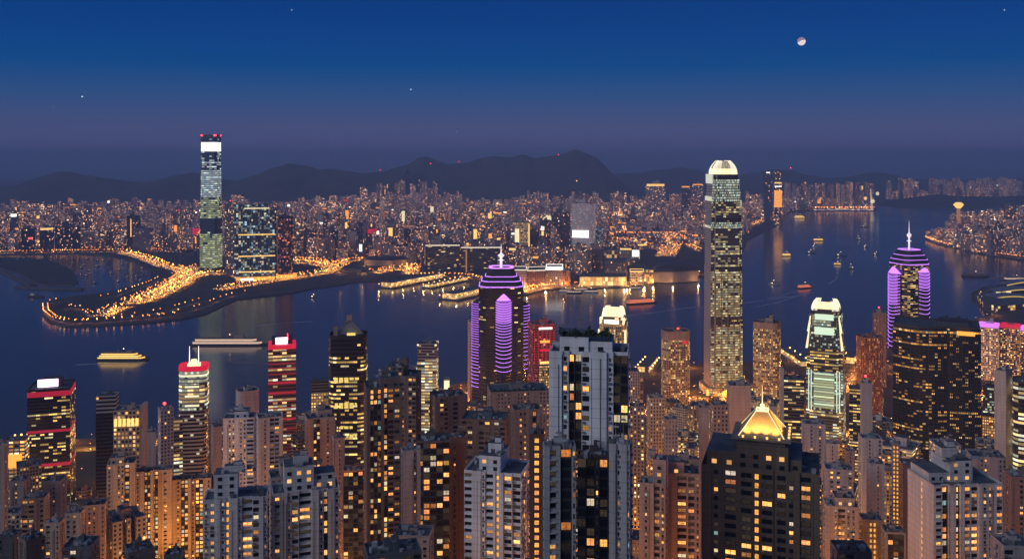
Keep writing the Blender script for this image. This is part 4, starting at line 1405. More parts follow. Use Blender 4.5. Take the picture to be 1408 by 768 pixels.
# ------------------------------------------------------------------ far shore: named shapes along the water
tower(785, 819.5, 280, 3850, 'redpink', (0.62, 0.52, 0.55), 1.2, 'pale pinkish slab tower with a huge glowing white screen on the far shore', ar=0.7, rot=-10, fh=7, cw=5, plan='chamfer')
D = 3850
r_ = [o for o in COL.objects if o.name.startswith('office_tower')][-1]
w = 34.5 * D / F
mb = MB()
mb.box(-w * 0.05, -w * 0.37, zrow(326.5, D, 3), zrow(316.5, D, 3), w * 0.66, 3)
mb.build('screen', M['white'], r_)
mb = MB()
mb.box(-w * 0.3, -w * 0.37, zrow(352, D, 3), zrow(336, D, 3), w * 0.2, 3)
mb.build('lit_panel', M['pale_green'], r_)
root, w, d, h, z0 = tower(707.5, 728, 306, 3700, 'rib', (0.55, 0.46, 0.3), 0.8, 'cream tower with bright white panel and lit grid on the far shore', ar=0.8, fh=7, cw=5)
mb = MB()
mb.box(-w * 0.33, -d / 2 - 1, h - 90, h - 24, w * 0.28, 2)
mb.build('lit_panel', M['goldwhite'], root)
mb = MB()
mb.box(w * 0.47, -d / 2 - 1, h - 120, h - 4, w * 0.08, 2)
mb.build('light_strip', M['gold'], root)
for xl, xr, yt, D, st, c, l, lb in ((729, 741, 316, 3780, 'far', (0.07, 0.07, 0.09), 0.08, 'dark slab right of the cream lit-grid tower on the far shore'), (742.5, 757, 303, 3800, 'far', (0.09, 0.08, 0.1), 0.10, 'dark tower with a pale lit strip left of the white-screen tower'), (758, 784, 293, 4300, 'far', (0.09, 0.08, 0.09), 0.1, 'dark broad tower directly left of the white-screen tower'),
                               (819.5, 829, 314, 3700, 'glass_grid', (0.1, 0.2, 0.4), 0.5, 'narrow blue-lit tower right of the white-screen tower'), (812, 827, 336, 3560, 'resi', (0.42, 0.26, 0.24), 0.1, 'reddish blank tower below the white-screen tower'), (852, 869, 342, 3560, 'resi', (0.34, 0.26, 0.24), 0.1, 'brown hotel block with a gold rim near the far waterfront'), (868, 880, 344, 3650, 'resi', (0.3, 0.3, 0.34), 0.2, 'grey block with square white screen near the far waterfront'),
                               (503, 522, 316, 3900, 'far', (0.10, 0.06, 0.07), 0.15, 'dark far-shore tower carrying a bright red sign'), (1050, 1062.5, 236, 5600, 'far', (0.07, 0.09, 0.13), 0.05, 'very tall dark slim tower on the far shore, right of the claw-crowned skyscraper'), (1064, 1076, 236, 5600, 'far', (0.10, 0.10, 0.12), 0.25, 'tall slim far-shore tower with lit orange foot beside the dark slim one'), (495, 506, 258, 5600, 'far', (0.42, 0.36, 0.38), 0.3, 'single pale tower rising above the far-shore skyline'),
                               (116, 127, 285, 4300, 'far', (0.34, 0.30, 0.32), 0.25, 'pale tower rising above the left skyline'), (174, 193, 297, 4150, 'far', (0.06, 0.06, 0.08), 0.1, 'dark tower with a golden vertical strip on the left skyline'), (75, 110, 313, 4050, 'far', (0.05, 0.055, 0.07), 0.12, 'dark wide block on the left waterfront with few lights'), (54, 74, 315, 4020, 'far', (0.09, 0.09, 0.1), 0.1, 'flat-topped dark block with a lit roof line on the left waterfront'), (29, 48, 315, 4000, 'far', (0.05, 0.055, 0.07), 0.12, 'dark block with a red lamp on the left waterfront'),
                               (888, 915, 254, 5900, 'far', (0.3, 0.28, 0.3), 0.2, 'pale far block with a curved golden roof light, left of the claw crown'), (937, 949, 257, 5900, 'far', (0.08, 0.08, 0.1), 0.05, 'dark far tower with a golden cap light, left of the claw crown'), (952, 967, 254, 6300, 'far', (0.25, 0.22, 0.25), 0.2, 'far block with orange letters of light, partly behind the claw crown'), (1380, 1398, 283, 4700, 'far', (0.1, 0.1, 0.12), 0.2, 'dark far tower at the right shore under the hills')):
    root, w, d, h, z0 = tower(xl, xr, yt, D, st, c, l, lb, 'distant_tower', 'tower', ar=0.8, fh=6.5, cw=4.5, tanks=False)
    def glow(mt, cx, zb, zt, ww, nm='light_strip'):
        mb = MB()
        mb.box(cx * w, -d / 2 - 1.5, h + zb, h + zt, ww * w, 3)
        mb.build(nm, M[mt], root)
    if xl == 742.5:
        glow('white', -0.25, -38, -24, 0.3)
        glow('gold', -0.25, -110, -42, 0.22)
    if xl == 852:
        glow('gold', 0, -3, 2, 0.9, 'light_band')
    if xl == 868:
        glow('white', 0, -24, 1, 0.8, 'screen')
    if xl == 503:
        glow('red_led', 0.0, -14, 4, 0.75, 'sign')
    if xl == 1064:
        glow('orange', 0, -210, -110, 0.9, 'lit_panel')
        glow('gold', 0, -70, -62, 0.8)
        glow('white', 0, -90, -84, 0.8)
    if xl == 1050:
        glow('white', 0, -9, -2, 0.4)
    if xl == 174:
        glow('gold', -0.2, -90, -12, 0.07)
    if xl in (54, 888, 937, 952):
        glow('orange' if xl > 900 else 'gold', 0, -3 if xl != 888 else -8, 5, 0.9, 'light_band')
    if xl == 29:
        glow('beacon', 0.1, -42, -36, 0.2, 'beacon')

# glowing wall signs on towers in the dense quarter: each on its own slim tower
for xl, xr, yt, yb, D, mt, lb in ((534, 540, 313, 325, 4100, 'gold', 'slim far-shore tower with a tall glowing yellow sign, left of the harbour blocks'), (651, 656, 315, 334, 3900, 'gold', 'slim far-shore tower with a tall yellow sign behind the dark harbour blocks'), (672, 676, 321, 334, 3900, 'orange', 'slim far-shore tower with an orange corner sign behind the dark harbour blocks'),
                                 (553, 556, 290, 304, 5000, 'goldwhite', 'distant slab edged with a yellow-white light column in the far-shore middle'), (475, 479, 289, 301, 5000, 'orange', 'distant slab with an orange upright sign in the far-shore middle'), (592, 596, 284, 292, 5600, 'goldwhite', 'distant slab with a pale bright sign below the hill estate'), (671, 676, 293, 300, 4900, 'gold', 'distant tower topped by one round yellow lamp')):
    root, w, d, h, z0 = tower(xl - 3, xr + 3, yt - 2, D, 'far', (0.3, 0.26, 0.27), 0.2, lb, 'distant_tower', 'tower', ar=0.8, fh=6.5, cw=4.5, roof=False)
    mb = MB()
    mb.box(0, -d / 2 - 1.2, zrow(yb, D, z0), zrow(yt, D, z0), w * 0.45, 2.4)
    mb.build('sign', M[mt], root)

# dark harbour blocks with lit roof edges
for xl, xr, yt, yb, D, lb in ((585, 632, 338, 378, 3400, 'long dark block with a white-lit roof edge at the far quay'), (634, 690, 341, 380, 3350, 'long dark block with a white-lit roof edge behind the purple spire')):
    root, w, d, h, z0 = tower(xl, xr, yt, D, 'dark', (0.05, 0.05, 0.06), 0.10, lb, 'harbour_block', 'building', ar=0.35, fh=6, cw=4, roof=False)
    mb = MB()
    mb.box(0, -d / 2 - 0.5, h + 0.5, h + 4.0, w * 1.0, 3)
    mb.build('light_strip', M['roof_edge'], root)
    if xl == 634:
        mb = MB()
        mb.box(-w * 0.33 - 6, -d / 2 - 1, 0, h - 4, 5, 3)
        mb.build('corner_strip', M['copper'], root)

PIER_LIGHTS = []
# cultural halls, gold-lit hotel and domes on the far waterfront
def hall(pts, yt, D, mat, col, lit, label, strip=None, name='waterfront_hall', roofmat='roof', fh=8, cw=6, domed=0.0):
    """building on a traced ground plan: pts = (column, metres behind D)"""
    P = [(wx(px, D + dd), D + dd) for px, dd in pts]
    cx = sum(p[0] for p in P) / len(P)
    cy_ = sum(p[1] for p in P) / len(P)
    root, z0 = root_at(name, label, 'building', cx, cy_, 0)
    Q = [(a - cx, b - cy_) for a, b in P]
    h = wz(yt, D) - z0
    mb = MB()
    mb.prism(Q, 0, h, 0, 1, cw=cw, fh=fh, top=not domed)
    if domed:
        prev, hz = Q, h
        for k in (0.9, 0.7, 0.42, 0.15):
            q = scale_poly(Q, k)
            z = h + domed * sqrt(1 - k * k)
            mb.prism(prev, hz, z, 1, 1, uvs='none', poly1=q, top=(k < 0.2))
            prev, hz = q, z
    for px, dd in pts[:-2]:
        PIER_LIGHTS.append((wx(px, D + dd - 25), D + dd - 25, 10))
    mb.build('hall', [M[mat] if isinstance(mat, str) else mat, M[roofmat]], root, (*col, lit))
    if strip:
        mt, t = strip
        mb = MB()
        mb.ring(scale_poly(Q, 1.01), scale_poly(Q, 0.94), h - t, h + 1.5)
        mb.build('light_strip', M[mt], root)
    COVER.append((min(p[0] for p in pts), max(p[0] for p in pts), yt, D))
    FOOT.append((cx, cy_, 60))
    return root, h, Q
hall([(698, 0), (724, 0), (724, 90), (698, 90)], 371, 2950, 'resi', (0.42, 0.33, 0.33), 0.05, 'low hall with white-lit roof edge right of the purple spire', ('roof_edge', 1.5))
hall([(725, 0), (750, 12), (752, 110), (726, 90)], 372, 2960, 'copper_wall', (0.5, 0.26, 0.22), 0.1, 'reddish hall with a sloping white roof line on the far waterfront', ('roof_edge', 1.5))
hall([(751, 0), (774, 0), (774, 70), (751, 70)], 367, 2990, 'resi', (0.3, 0.22, 0.24), 0.1, 'waterfront hall with a wide bright white roof sign', ('white', 9))
hall([(774, 0), (784, 5), (784, 60), (774, 60)], 372, 2990, 'copper_wall', (0.6, 0.22, 0.08), 0.6, 'small orange-lit corner building beside the white roof sign')
hall([(797, 5), (812, -8), (832, -10), (858, -6), (862, 10), (860, 90), (800, 90)], 380, 3020, 'gold_wall', (0.6, 0.45, 0.22), 1.3, 'wide curved hotel washed in golden light on the far waterfront', fh=14, cw=9)  # golden wash put in as glow of the wall cells
hall([(832, 60), (862, 60), (862, 160), (832, 160)], 362, 3060, 'resi', (0.22, 0.17, 0.17), 0.1, 'dark block with a purple tint behind the golden hotel')
hall([(834, 140), (852, 140), (852, 200), (834, 200)], 350, 3160, 'gold_wall', (0.5, 0.36, 0.24), 0.5, 'tan slanted-roof building above the golden hotel', fh=14, cw=9)
hall([(866, 0), (885, 0), (885, 60), (866, 60)], 373, 3030, 'resi2', (0.5, 0.42, 0.32), 0.5, 'lit square pavilion right of the golden hotel', ('gold', 2))
hall([(886, 5), (898, 0), (898, 70), (886, 70)], 371, 3060, 'gold_wall', (0.5, 0.38, 0.22), 0.6, 'tall narrow amber-lit gate building on the far waterfront')
hall([(898, 0), (925, 0), (960, 40), (960, 140), (898, 120)], 374, 3080, 'paint', (0.26, 0.23, 0.24), 0, 'big dark domed hall on the far waterfront, left of the claw-crowned skyscraper', domed=26, roofmat='dmetal')
hall([(501, 0), (535, -30), (560, 10), (560, 90), (503, 90)], 357, 3560, 'paint', (0.20, 0.17, 0.18), 0, 'grey curved station roof hall inland of the piers', domed=10, roofmat='dmetal')
hall([(468, 0), (498, -20), (502, 60), (470, 60)], 371, 3360, 'paint', (0.07, 0.07, 0.08), 0, 'low dark winged hall by the far quay', domed=14, roofmat='dmetal')

# piers with lit terminal sheds
def pier(pts, w, hgt, label, shed='gold_wall', lit=1.2):
    P = px_strip(pts, w)
    cx = sum(p[0] for p in P) / len(P)
    cy_ = sum(p[1] for p in P) / len(P)
    root = empty('pier', (cx, cy_, 0), 0, label, 'pier')
    Q = [(a - cx, b - cy_) for a, b in P]
    area = sum(Q[i][0] * Q[(i + 1) % len(Q)][1] - Q[(i + 1) % len(Q)][0] * Q[i][1] for i in range(len(Q)))
    if area < 0:
        Q = Q[::-1]
    mb = MB()
    mb.prism(Q, -1, 4, 0, 0, uvs='none')
    mb.build('deck', M['seawall'], root)
    mb = MB()
    S = px_strip(pts, w * 0.66)
    S = [((a - cx) * 0.97, (b - cy_) * 0.97) for a, b in S]
    if area < 0:
        S = S[::-1]
    mb.prism(S, 4, 4 + hgt, 0, 1, cw=8, fh=5)
    mb.build('terminal_shed', [M[shed], M['roof']], root, (0.4, 0.3, 0.2, lit))
    n = len(pts)
    A, B = Vector(sea(*pts[0])) - Vector((cx, cy_)), Vector(sea(*pts[-1])) - Vector((cx, cy_))
    nrm = (B - A).normalized()
    nrm = Vector((-nrm.y, nrm.x))
    k = max(4, int((B - A).length / 28))
    for s in (-1, 1):
        for i in range(k + 1):
            p = A + (B - A) * (i / k) * 0.97 + nrm * s * w * 0.42
            mb = MB()
            mb.tube((0, 0, 4), (0, 0, 12), 0.3, n=4, m=1)
            mb.ball((0, 0, 12.6), 1.5, 0, 6, 4)
            mb.build('pier_lamp', [M['amberw'], M['dmetal']], root, loc=(p.x, p.y, 0))
            if i % 2 == 0 and cy_ > 2500:
                PIER_LIGHTS.append((p.x + cx, p.y + cy_, 13.5))
pier([(530, 395), (566, 388), (604, 381)], 62, 14, 'left pier with a lit terminal shed reaching out from the far quay')
pier([(588, 395), (620, 388), (640, 384)], 40, 8, 'short middle pier with a row of lamps at the far quay')
pier([(616, 411), (640, 406), (668, 399)], 70, 15, 'front pier with a glowing golden shed end, nearest to the purple spire')

# ferry piers and quay on the near shore
for pts, w_, hg, lb, sh, lt in (([(884, 512), (893, 503), (897, 497)], 34, 10, 'near-shore pier with blue-white and orange lights left of the red-sign brown tower', 'gold_wall', 0.6), ([(986, 512), (1000, 502)], 40, 12, 'near-shore pier with a lit yellow shed just left of the tallest claw-crowned tower', 'gold_wall', 1.0), ([(1078, 484), (1108, 504)], 30, 9, 'long yellow-lit near-shore pier left of the mint-lit tower', 'gold_wall', 1.3), ([(1166, 500), (1174, 492)], 34, 12, 'short glowing near-shore pier shed right of the mint-lit tower', 'gold_wall', 1.0), ([(20, 610), (56, 606)], 26, 8, 'low lit quay shed at the left edge of the near shore', 'gold_wall', 0.5)):
    pier(pts, w_, hg, lb, sh, lt)
# ------------------------------------------------------------------ near apartment towers: real bays, pocketed windows and balconies
WIN_BUDGET = [0]
def pane_mesh():
    mb = MB()
    a = 0.07
    z = 0.5
    # glass (slot 0) in a slim frame (slot 1), unit size, thin in y
    uv = [(0, 0), (1, 0), (1, 1), (0, 1)]
    for x0, x1, u0, u1 in ((-0.5 + a, -0.02, 0.0, 0.5), (0.02, 0.5 - a, 0.5, 1.0)):
        mb.face([(x0, 0, -z + a), (x1, 0, -z + a), (x1, 0, z - a), (x0, 0, z - a)], 0, [(u0, 0), (u1, 0), (u1, 1), (u0, 1)])
    for x0, x1, z0, z1 in ((-0.5, -0.5 + a, -z, z), (0.5 - a, 0.5, -z, z), (-0.5 + a, 0.5 - a, z - a, z), (-0.5 + a, 0.5 - a, -z, -z + a), (-0.02, 0.02, -z + a, z - a)):
        mb.prism([(x0, -0.04), (x1, -0.04), (x1, 0.04), (x0, 0.04)], z0, z1, 1, 1, uvs='none', bottom=True)
    o = mb.build('window', [M['pane'], M['dmetal']])
    me = o.data
    bpy.data.objects.remove(o)
    return me
PANE = pane_mesh()

TYPES = {   # inner opening (fractions of a cell), pocket depth, column pitch, share of lit panes scaled, wall slot
    'w': ((0.26, 0.74, 0.34, 0.80), 0.25, 3.0, 1.0, 0), 'n': ((0.30, 0.70, 0.36, 0.78), 0.25, 3.6, 0.8, 0), 'b': ((0.05, 0.95, 0.36, 0.94), 1.1, 4.2, 0.8, 0),
    's': ((0.10, 0.90, 0.12, 0.90), 0.35, 2.6, 1.6, 1), 'g': ((0.03, 0.97, 0.14, 0.96), 0.10, 3.0, 0.8, 1), 't': ((0.22, 0.78, 0.15, 0.82), 0.2, 2.6, 4.0, 0), 'f': ((0.08, 0.92, 0.30, 0.86), 0.3, 3.6, 1.1, 0), 'x': None}

def parse(sx):
    out = []
    for tk in sx.split():
        o = 0.0
        if ':' in tk:
            tk, o = tk.split(':')
        out.append((tk[0], float(tk[1:] or 1), float(o)))
    return out

def resi(xl, xr, yt, D, front, label, left='x2 n2 x2', right='x2 n2 x2', ar=0.7, rot=0.0, col=(0.6, 0.56, 0.52), dark=(0.10, 0.09, 0.085), lit=0.22, fh=3.15, name='apartment_tower', group='apartment towers on the near slope',
         steps=None, roofc=(0.10, 0.13, 0.16), nwin=60, garden=False, seed=None, warm=None, base_y=810, mast=0, tall=1.0, house=None):
    x, y, w, d, rz = place(xl, xr, D, ar, rot)
    root, z0 = root_at(name, label, 'apartment tower', x, y, rz, group)
    rng = random.Random(seed or int(xl * 31 + yt))
    h = wz(yt, D) - z0
    zvis = max(0.0, wz(base_y, D) - z0)
    zvis = h - fh * max(1, int((h - zvis) / fh) + 1)
    if zvis < 0:
        zvis = h - fh * int(h / fh)
    nf = int(round((h - zvis) / fh))
    # outline of bays
    walls = []
    fb = parse(front)
    tw = sum(b[1] for b in fb)
    cur = -w / 2
    pts = []
    for t, bw, o in fb:
        L_ = w * bw / tw
        pts.append((t, (cur, -d / 2 - o), (cur + L_, -d / 2 - o)))
        cur += L_
    outline = []
    for i, (t, a, b) in enumerate(pts):
        if outline and outline[-1] != a:
            walls.append(('x', outline[-1], a))
            outline.append(a)
        if not outline:
            outline.append(a)
        walls.append((t, a, b))
        outline.append(b)
    def side(spec, p0, p1):
        sb = parse(spec)
        tot = sum(b[1] for b in sb)
        c = 0
        for t, bw, o in sb:
            a = (p0[0] + (p1[0] - p0[0]) * c / tot, p0[1] + (p1[1] - p0[1]) * c / tot)
            c += bw
            b = (p0[0] + (p1[0] - p0[0]) * c / tot, p0[1] + (p1[1] - p0[1]) * c / tot)
            walls.append((t, a, b))
    fr, fl = outline[-1], outline[0]
    br_, bl_ = (w / 2, d / 2), (-w / 2, d / 2)
    side(right, fr, br_)
    walls.append(('x', br_, bl_))
    side(left, bl_, fl)
    poly = outline + [br_, bl_]
    mb = MB()
    wins = []
    cr, sr = cos(rz), sin(rz)
    for t, a, b in walls:
        L_ = math.hypot(b[0] - a[0], b[1] - a[1])
        if L_ < 0.05:
            continue
        ux, uy = (b[0] - a[0]) / L_, (b[1] - a[1]) / L_
        nx_, ny_ = uy, -ux
        def pt(s, dep, z):
            return (a[0] + ux * s - nx_ * dep, a[1] + uy * s - ny_ * dep, z)
        # does the wall face the camera?
        mx, my = (a[0] + b[0]) / 2, (a[1] + b[1]) / 2
        gx, gy = x + mx * cr - my * sr, y + mx * sr + my * cr
        gnx, gny = nx_ * cr - ny_ * sr, nx_ * sr + ny_ * cr
        facing = -(gx * gnx + gy * gny) / math.hypot(gx, gy)
        if TYPES[t] is None or facing < -0.25:
            mb.face([pt(0, 0, 0), pt(L_, 0, 0), pt(L_, 0, h), pt(0, 0, h)], 0)
            if facing > 0.1 and L_ > 2.0:
                for k_ in range(rng.randint(1, 2)):
                    s = rng.choice([0.35, L_ - 0.35, L_ * rng.uniform(0.2, 0.8)])
                    q = pt(s, -0.12, 0)
                    mb.box(q[0], q[1], zvis, h - rng.uniform(0, 4), 0.22, 0.22, 2 if rng.random() < 0.5 else 0, rz=atan2(uy, ux), uvs='none')
            continue
        (i0, i1, j0, j1), dep, pitch, lk, slot = TYPES[t]
        nc = max(1, round(L_ / pitch))
        cw_ = L_ / nc
        if zvis > 0.1:
            mb.face([pt(0, 0, 0), pt(L_, 0, 0), pt(L_, 0, zvis), pt(0, 0, zvis)], slot)
        wl, wr = i0 * cw_, i1 * cw_
        for f in range(nf):
            zb = zvis + f * fh
            za, zc = zb + j0 * fh, zb + j1 * fh
            mb.face([pt(0, 0, zb), pt(L_, 0, zb), pt(L_, 0, za), pt(0, 0, za)], slot)
            mb.face([pt(0, 0, zc), pt(L_, 0, zc), pt(L_, 0, zb + fh), pt(0, 0, zb + fh)], slot)
            for c in range(nc):
                s0 = c * cw_
                l0, l1 = s0 + wl, s0 + wr
                if c == 0:
                    mb.face([pt(0, 0, za), pt(l0, 0, za), pt(l0, 0, zc), pt(0, 0, zc)], slot)
                nxt = s0 + cw_ + wl if c < nc - 1 else L_
                mb.face([pt(l1, 0, za), pt(nxt, 0, za), pt(nxt, 0, zc), pt(l1, 0, zc)], slot)
                mb.face([pt(l0, 0, za), pt(l0, dep, za), pt(l0, dep, zc), pt(l0, 0, zc)], slot)
                mb.face([pt(l1, dep, za), pt(l1, 0, za), pt(l1, 0, zc), pt(l1, dep, zc)], slot)
                mb.face([pt(l0, 0, za), pt(l1, 0, za), pt(l1, dep, za), pt(l0, dep, za)], slot)
                mb.face([pt(l0, dep, zc), pt(l1, dep, zc), pt(l1, 0, zc), pt(l0, 0, zc)], slot)
                wins.append((facing, pt((l0 + l1) / 2, dep - 0.06, (za + zc) / 2), (ux, uy), l1 - l0, zc - za, lk, f, t))
            if t in 'wnf' and rng.random() < 0.85:      # air conditioners and drying racks
                c = rng.randrange(nc)
                s = c * cw_ + wl + 0.45
                q = pt(s, -0.3, 0)
                mb.box(q[0], q[1], za - 0.85, za - 0.25, 0.9, 0.6, 2, rz=atan2(uy, ux), uvs='none')
            if t == 'b':                                 # balcony rail / slab edge
                q = pt(L_ / 2, -0.25, 0)
                mb.box(q[0], q[1], zb - 0.12, zb + 0.14, L_ * 0.98, 0.5, 0, rz=atan2(uy, ux), uvs='none')
    mb.face([(p[0], p[1], h) for p in poly], 3)
    mb.build('body', [M['paint'], M['darkwall'], M['metal'], M['roof']], root, (*col, 1))
    # parapet
    mb = MB()
    inner = inset(poly, 0.35)
    mb.ring(poly, inner, h, h + 1.2)
    mb.build('parapet', M['paint'], root, (*[c * 0.95 for c in col], 1))
    # lit or dark panes
    rows = MB()
    cand = []
    for wv in wins:
        facing, c, (ux, uy), ww, hh, lk, f, t = wv
        v = rng.random()
        if v < lit * lk * 1.2:
            if rng.random() < 0.8:
                g_ = rng.uniform(0.30, 0.52)
                e = (1.0, g_, g_ * rng.uniform(0.2, 0.34), rng.choice([rng.uniform(0.25, 0.8), rng.uniform(0.9, 2.2)]))
            else:
                e = (1.0, 0.8, rng.uniform(0.42, 0.65), rng.uniform(0.3, 0.9))
            if rng.random() < 0.02:
                e = (0.55, 0.95, 0.9, 0.4)
            if t == 't':
                e = (1.0, rng.uniform(0.36, 0.5), 0.09, rng.uniform(0.9, 1.4))
        else:
            e = (1.0, 0.7, 0.4, rng.uniform(0.01, 0.05) if rng.random() < 0.4 else 0.0)
        cand.append((facing * ww * hh * (3.0 if e[3] > 0.1 else 1.0), c, (ux, uy), ww, hh, e))
    cand.sort(key=lambda q: -q[0])
    for i, (k, c, (ux, uy), ww, hh, e) in enumerate(cand):
        if i < nwin and k > 0:
            o = bpy.data.objects.new('window', PANE)
            COL.objects.link(o)
            o.parent = root
            o.location = c
            o.rotation_euler = (0, 0, atan2(uy, ux))
            o.scale = (ww, 1, hh)
            o.color = e
            WIN_BUDGET[0] += 1
        else:
            q = [(c[0] - ux * ww / 2, c[1] - uy * ww / 2, c[2] - hh / 2), (c[0] + ux * ww / 2, c[1] + uy * ww / 2, c[2] - hh / 2),
                 (c[0] + ux * ww / 2, c[1] + uy * ww / 2, c[2] + hh / 2), (c[0] - ux * ww / 2, c[1] - uy * ww / 2, c[2] + hh / 2)]
            rows.face(q, 0, None, e)
    if rows.f:
        o = rows.build('window_rows', M['panes'], root)
        o['kind'] = 'stuff'
    # upper steps of the tower: (fraction x0, x1, depth fraction, extra height)
    for (a0, a1, dd, hh) in steps or []:
        sb = MB()
        sb.box((a0 + a1 - 1) / 2 * w, -d / 2 + dd * d + (1 - dd) * d / 2, h, h + hh, (a1 - a0) * w, (1 - dd) * d, 0, mt=1, uvs='none')
        n_ = max(1, int((a1 - a0) * w / 4))
        sb2 = MB()
        for i in range(n_):
            for f in range(max(1, int(hh / fh))):
                cx = (a0 - 0.5) * w + (i + 0.5) * (a1 - a0) * w / n_
                e = (1.0, 0.5, 0.16, rng.uniform(0.5, 1.4)) if rng.random() < lit * 1.3 else (1, 1, 1, 0.0)
                sb2.box(cx, -d / 2 + dd * d - 0.05, h + f * fh + 1.0, h + f * fh + 2.5, 1.7, 0.2, 0)
                for k_ in range(5):
                    sb2.c[-1 - k_] = e
        sb.build('penthouse', [M['paint'], M['roof']], root, (*col, 1))
        sb2.build('penthouse_windows', M['panes'], root).name = 'penthouse_window'
    top = h + (max([s[3] for s in steps]) if steps else 0)
    if house is not False:
        roof_kit(root, w * 0.7, d * 0.7, top, rng, col=[c * 0.95 for c in (house or col)], mast=mast)
    else:
        for k_ in range(9):
            kit_part('roof_unit', root, (rng.uniform(-0.46, 0.46) * w, rng.uniform(-0.4, 0.3) * d, h), (rng.uniform(0.6, 1.4), 0.8, rng.uniform(1, 2)), rng)
    for k_ in range(rng.randint(6, 11)):
        kit_part('roof_unit' if rng.random() < 0.75 else 'water_tank', root, (rng.uniform(-0.44, 0.44) * w, rng.uniform(-0.42, 0.42) * d, h), (rng.uniform(0.4, 1.3), rng.uniform(0.4, 1.1), rng.uniform(0.8, 2.4)), rng)
    kit_part('aerial', root, (rng.uniform(-0.4, 0.4) * w, rng.uniform(-0.3, 0.3) * d, top), (1.3, 1, rng.uniform(4, 8)), rng)
    if garden:
        gm = MB()
        for _ in range(260):
            gx, gy = (rng.uniform(-0.46, 0.46) if house is not False else rng.uniform(-0.37, 0.28)) * w, -d / 2 + rng.uniform(0.08, 0.25) * d
            cl = rng.uniform(0.4, 1.2)
            gz = top + 0.4 + rng.uniform(0, 2.2) * (0.5 + 0.5 * sin(gx * 1.3 + xl))
            u = Vector((rng.uniform(-1, 1), rng.uniform(-1, 1), rng.uniform(-0.6, 0.6))).normalized() * cl
            v = u.orthogonal().normalized() * cl * 0.7
            p = Vector((gx, gy, gz))
            gm.face([tuple(p - u), tuple(p + v), tuple(p + u), tuple(p - v)])
        gm.build('roof_garden', M['leaf'], root)
    FOOT.append((x, y, max(w, d) * 0.6))
    COVER.append((xl, xr, yt, D))
    return root, w, d, h, z0
M['darkwall'] = plain('dark_wall', (0.055, 0.05, 0.048), 0.75)
M['leaf'] = plain('leaf_green', (0.035, 0.055, 0.025), 0.8, 0, 0.5, 0.6)

WHT, CRM, PNK, BRN, DBR, GRY = (0.80, 0.82, 0.86), (0.62, 0.54, 0.43), (0.56, 0.42, 0.37), (0.22, 0.15, 0.12), (0.11, 0.09, 0.085), (0.45, 0.44, 0.45)
# --- tallest near tower in the middle, with its two lower wings
resi(755, 868, 489, 305, 'x2.3:0.8 w1.2 s1.0:-2 s1.4:-2.5 f1.5:0.5 x3:0.9 n1.2 g2.6:-1', 'tallest near apartment tower, blue-white slabs with dark slots and a planted stepped roof', ar=0.6, rot=-4, col=WHT, lit=0.26, nwin=90, garden=True,
     steps=[(0.13, 0.50, 0.06, 5.6), (0.5, 0.80, 0.10, 4.2)], house=False)
resi(746, 792, 618, 285, 'x1.4:0.5 b1.8 x1 g3:-0.8 w1', 'lower curved-front wing in front of the tallest near tower, with amber balcony windows', ar=0.5, rot=6, col=(0.5, 0.5, 0.52), lit=0.25, nwin=50)
resi(794, 836, 630, 300, 'g2 g2:-0.6 n1 g2', 'dark glass lower front of the tallest near tower between its two pale wings', ar=0.5, rot=0, col=DBR, lit=0.14, nwin=40, roofc=(.1, .1, .1))
resi(838, 870, 616, 290, 'x2.5:0.6 n1.6 x2.2:0.4 n1', 'narrow pale wing with one column of windows, right foot of the tallest near tower', ar=0.8, rot=-10, col=(0.52, 0.52, 0.55), lit=0.3, nwin=40)
# --- white tower left of it
resi(637.5, 731, 655, 425, 'b2 x2.4:0.6 n1:0.3 b2:-0.5 x0.5 t1.1:-0.8 x1:0.5 f2.2 f2.2:-0.5', 'white apartment tower with a yellow-lit stair column, left of the tallest near tower', ar=0.75, rot=-14, col=(0.82, 0.84, 0.88), lit=0.2, nwin=80, right='f2 f2 x1 f2',
     steps=[(0.24, 0.62, 0.12, 7.5)])
# --- dark towers left of the middle
resi(499, 553, 535, 575, 'x1.0:0.5 s3 x0.8:0.8 s1:-2 f3.4 x0.6:0.5', 'tall dark brown twin-column tower with scattered amber windows, beside the black gabled tower', ar=0.9, rot=6, col=(0.17, 0.135, 0.13), lit=0.20, nwin=70, steps=[(0.4, 0.95, 0.1, 6)])
resi(523, 580, 520, 640, 'x1 f2 x1:0.5 f2 x1 f2', 'stepped dark brown tower rising behind the dark twin-column tower', ar=0.8, rot=-12, col=(0.18, 0.145, 0.14), lit=0.18, nwin=50, steps=[(0.1, 0.6, 0.2, 6.5)])
resi(551, 578, 622, 470, 'x1 x2:0.5 n1:-0.4 x1:0.4', 'pale grey ribbed slab with one yellow window column, in front of the dark brown towers', ar=0.8, rot=8, col=(0.40, 0.38, 0.38), lit=0.5, nwin=40)
resi(573, 618, 608, 500, 'g2 g2:0.8 g2:1.2 g2:0.8 g2', 'dark curved balcony tower with amber windows beside the pale ribbed slab', ar=0.8, rot=0, col=(0.14, 0.12, 0.11), lit=0.24, nwin=60)
resi(616, 641, 604, 520, 'x1 n1 x1.6', 'plain dark brown slab between the curved balcony tower and the white stair-column tower', ar=1.0, rot=-8, col=(0.25, 0.16, 0.11), lit=0.12, nwin=30)
resi(590, 642, 548, 640, 'x1 f2 x1 f1.4 x2', 'brown block with a flat roof left below the purple neon tower', ar=0.8, rot=14, col=(0.24, 0.19, 0.175), lit=0.16, nwin=40)
resi(634, 702, 580, 600, 'f2 x1 f2 x0.6 f2', 'wide dark brown block with few amber windows in front of the purple neon tower', ar=0.7, rot=-10, col=(0.20, 0.15, 0.14), lit=0.15, nwin=50, house=(0.14, 0.17, 0.2))
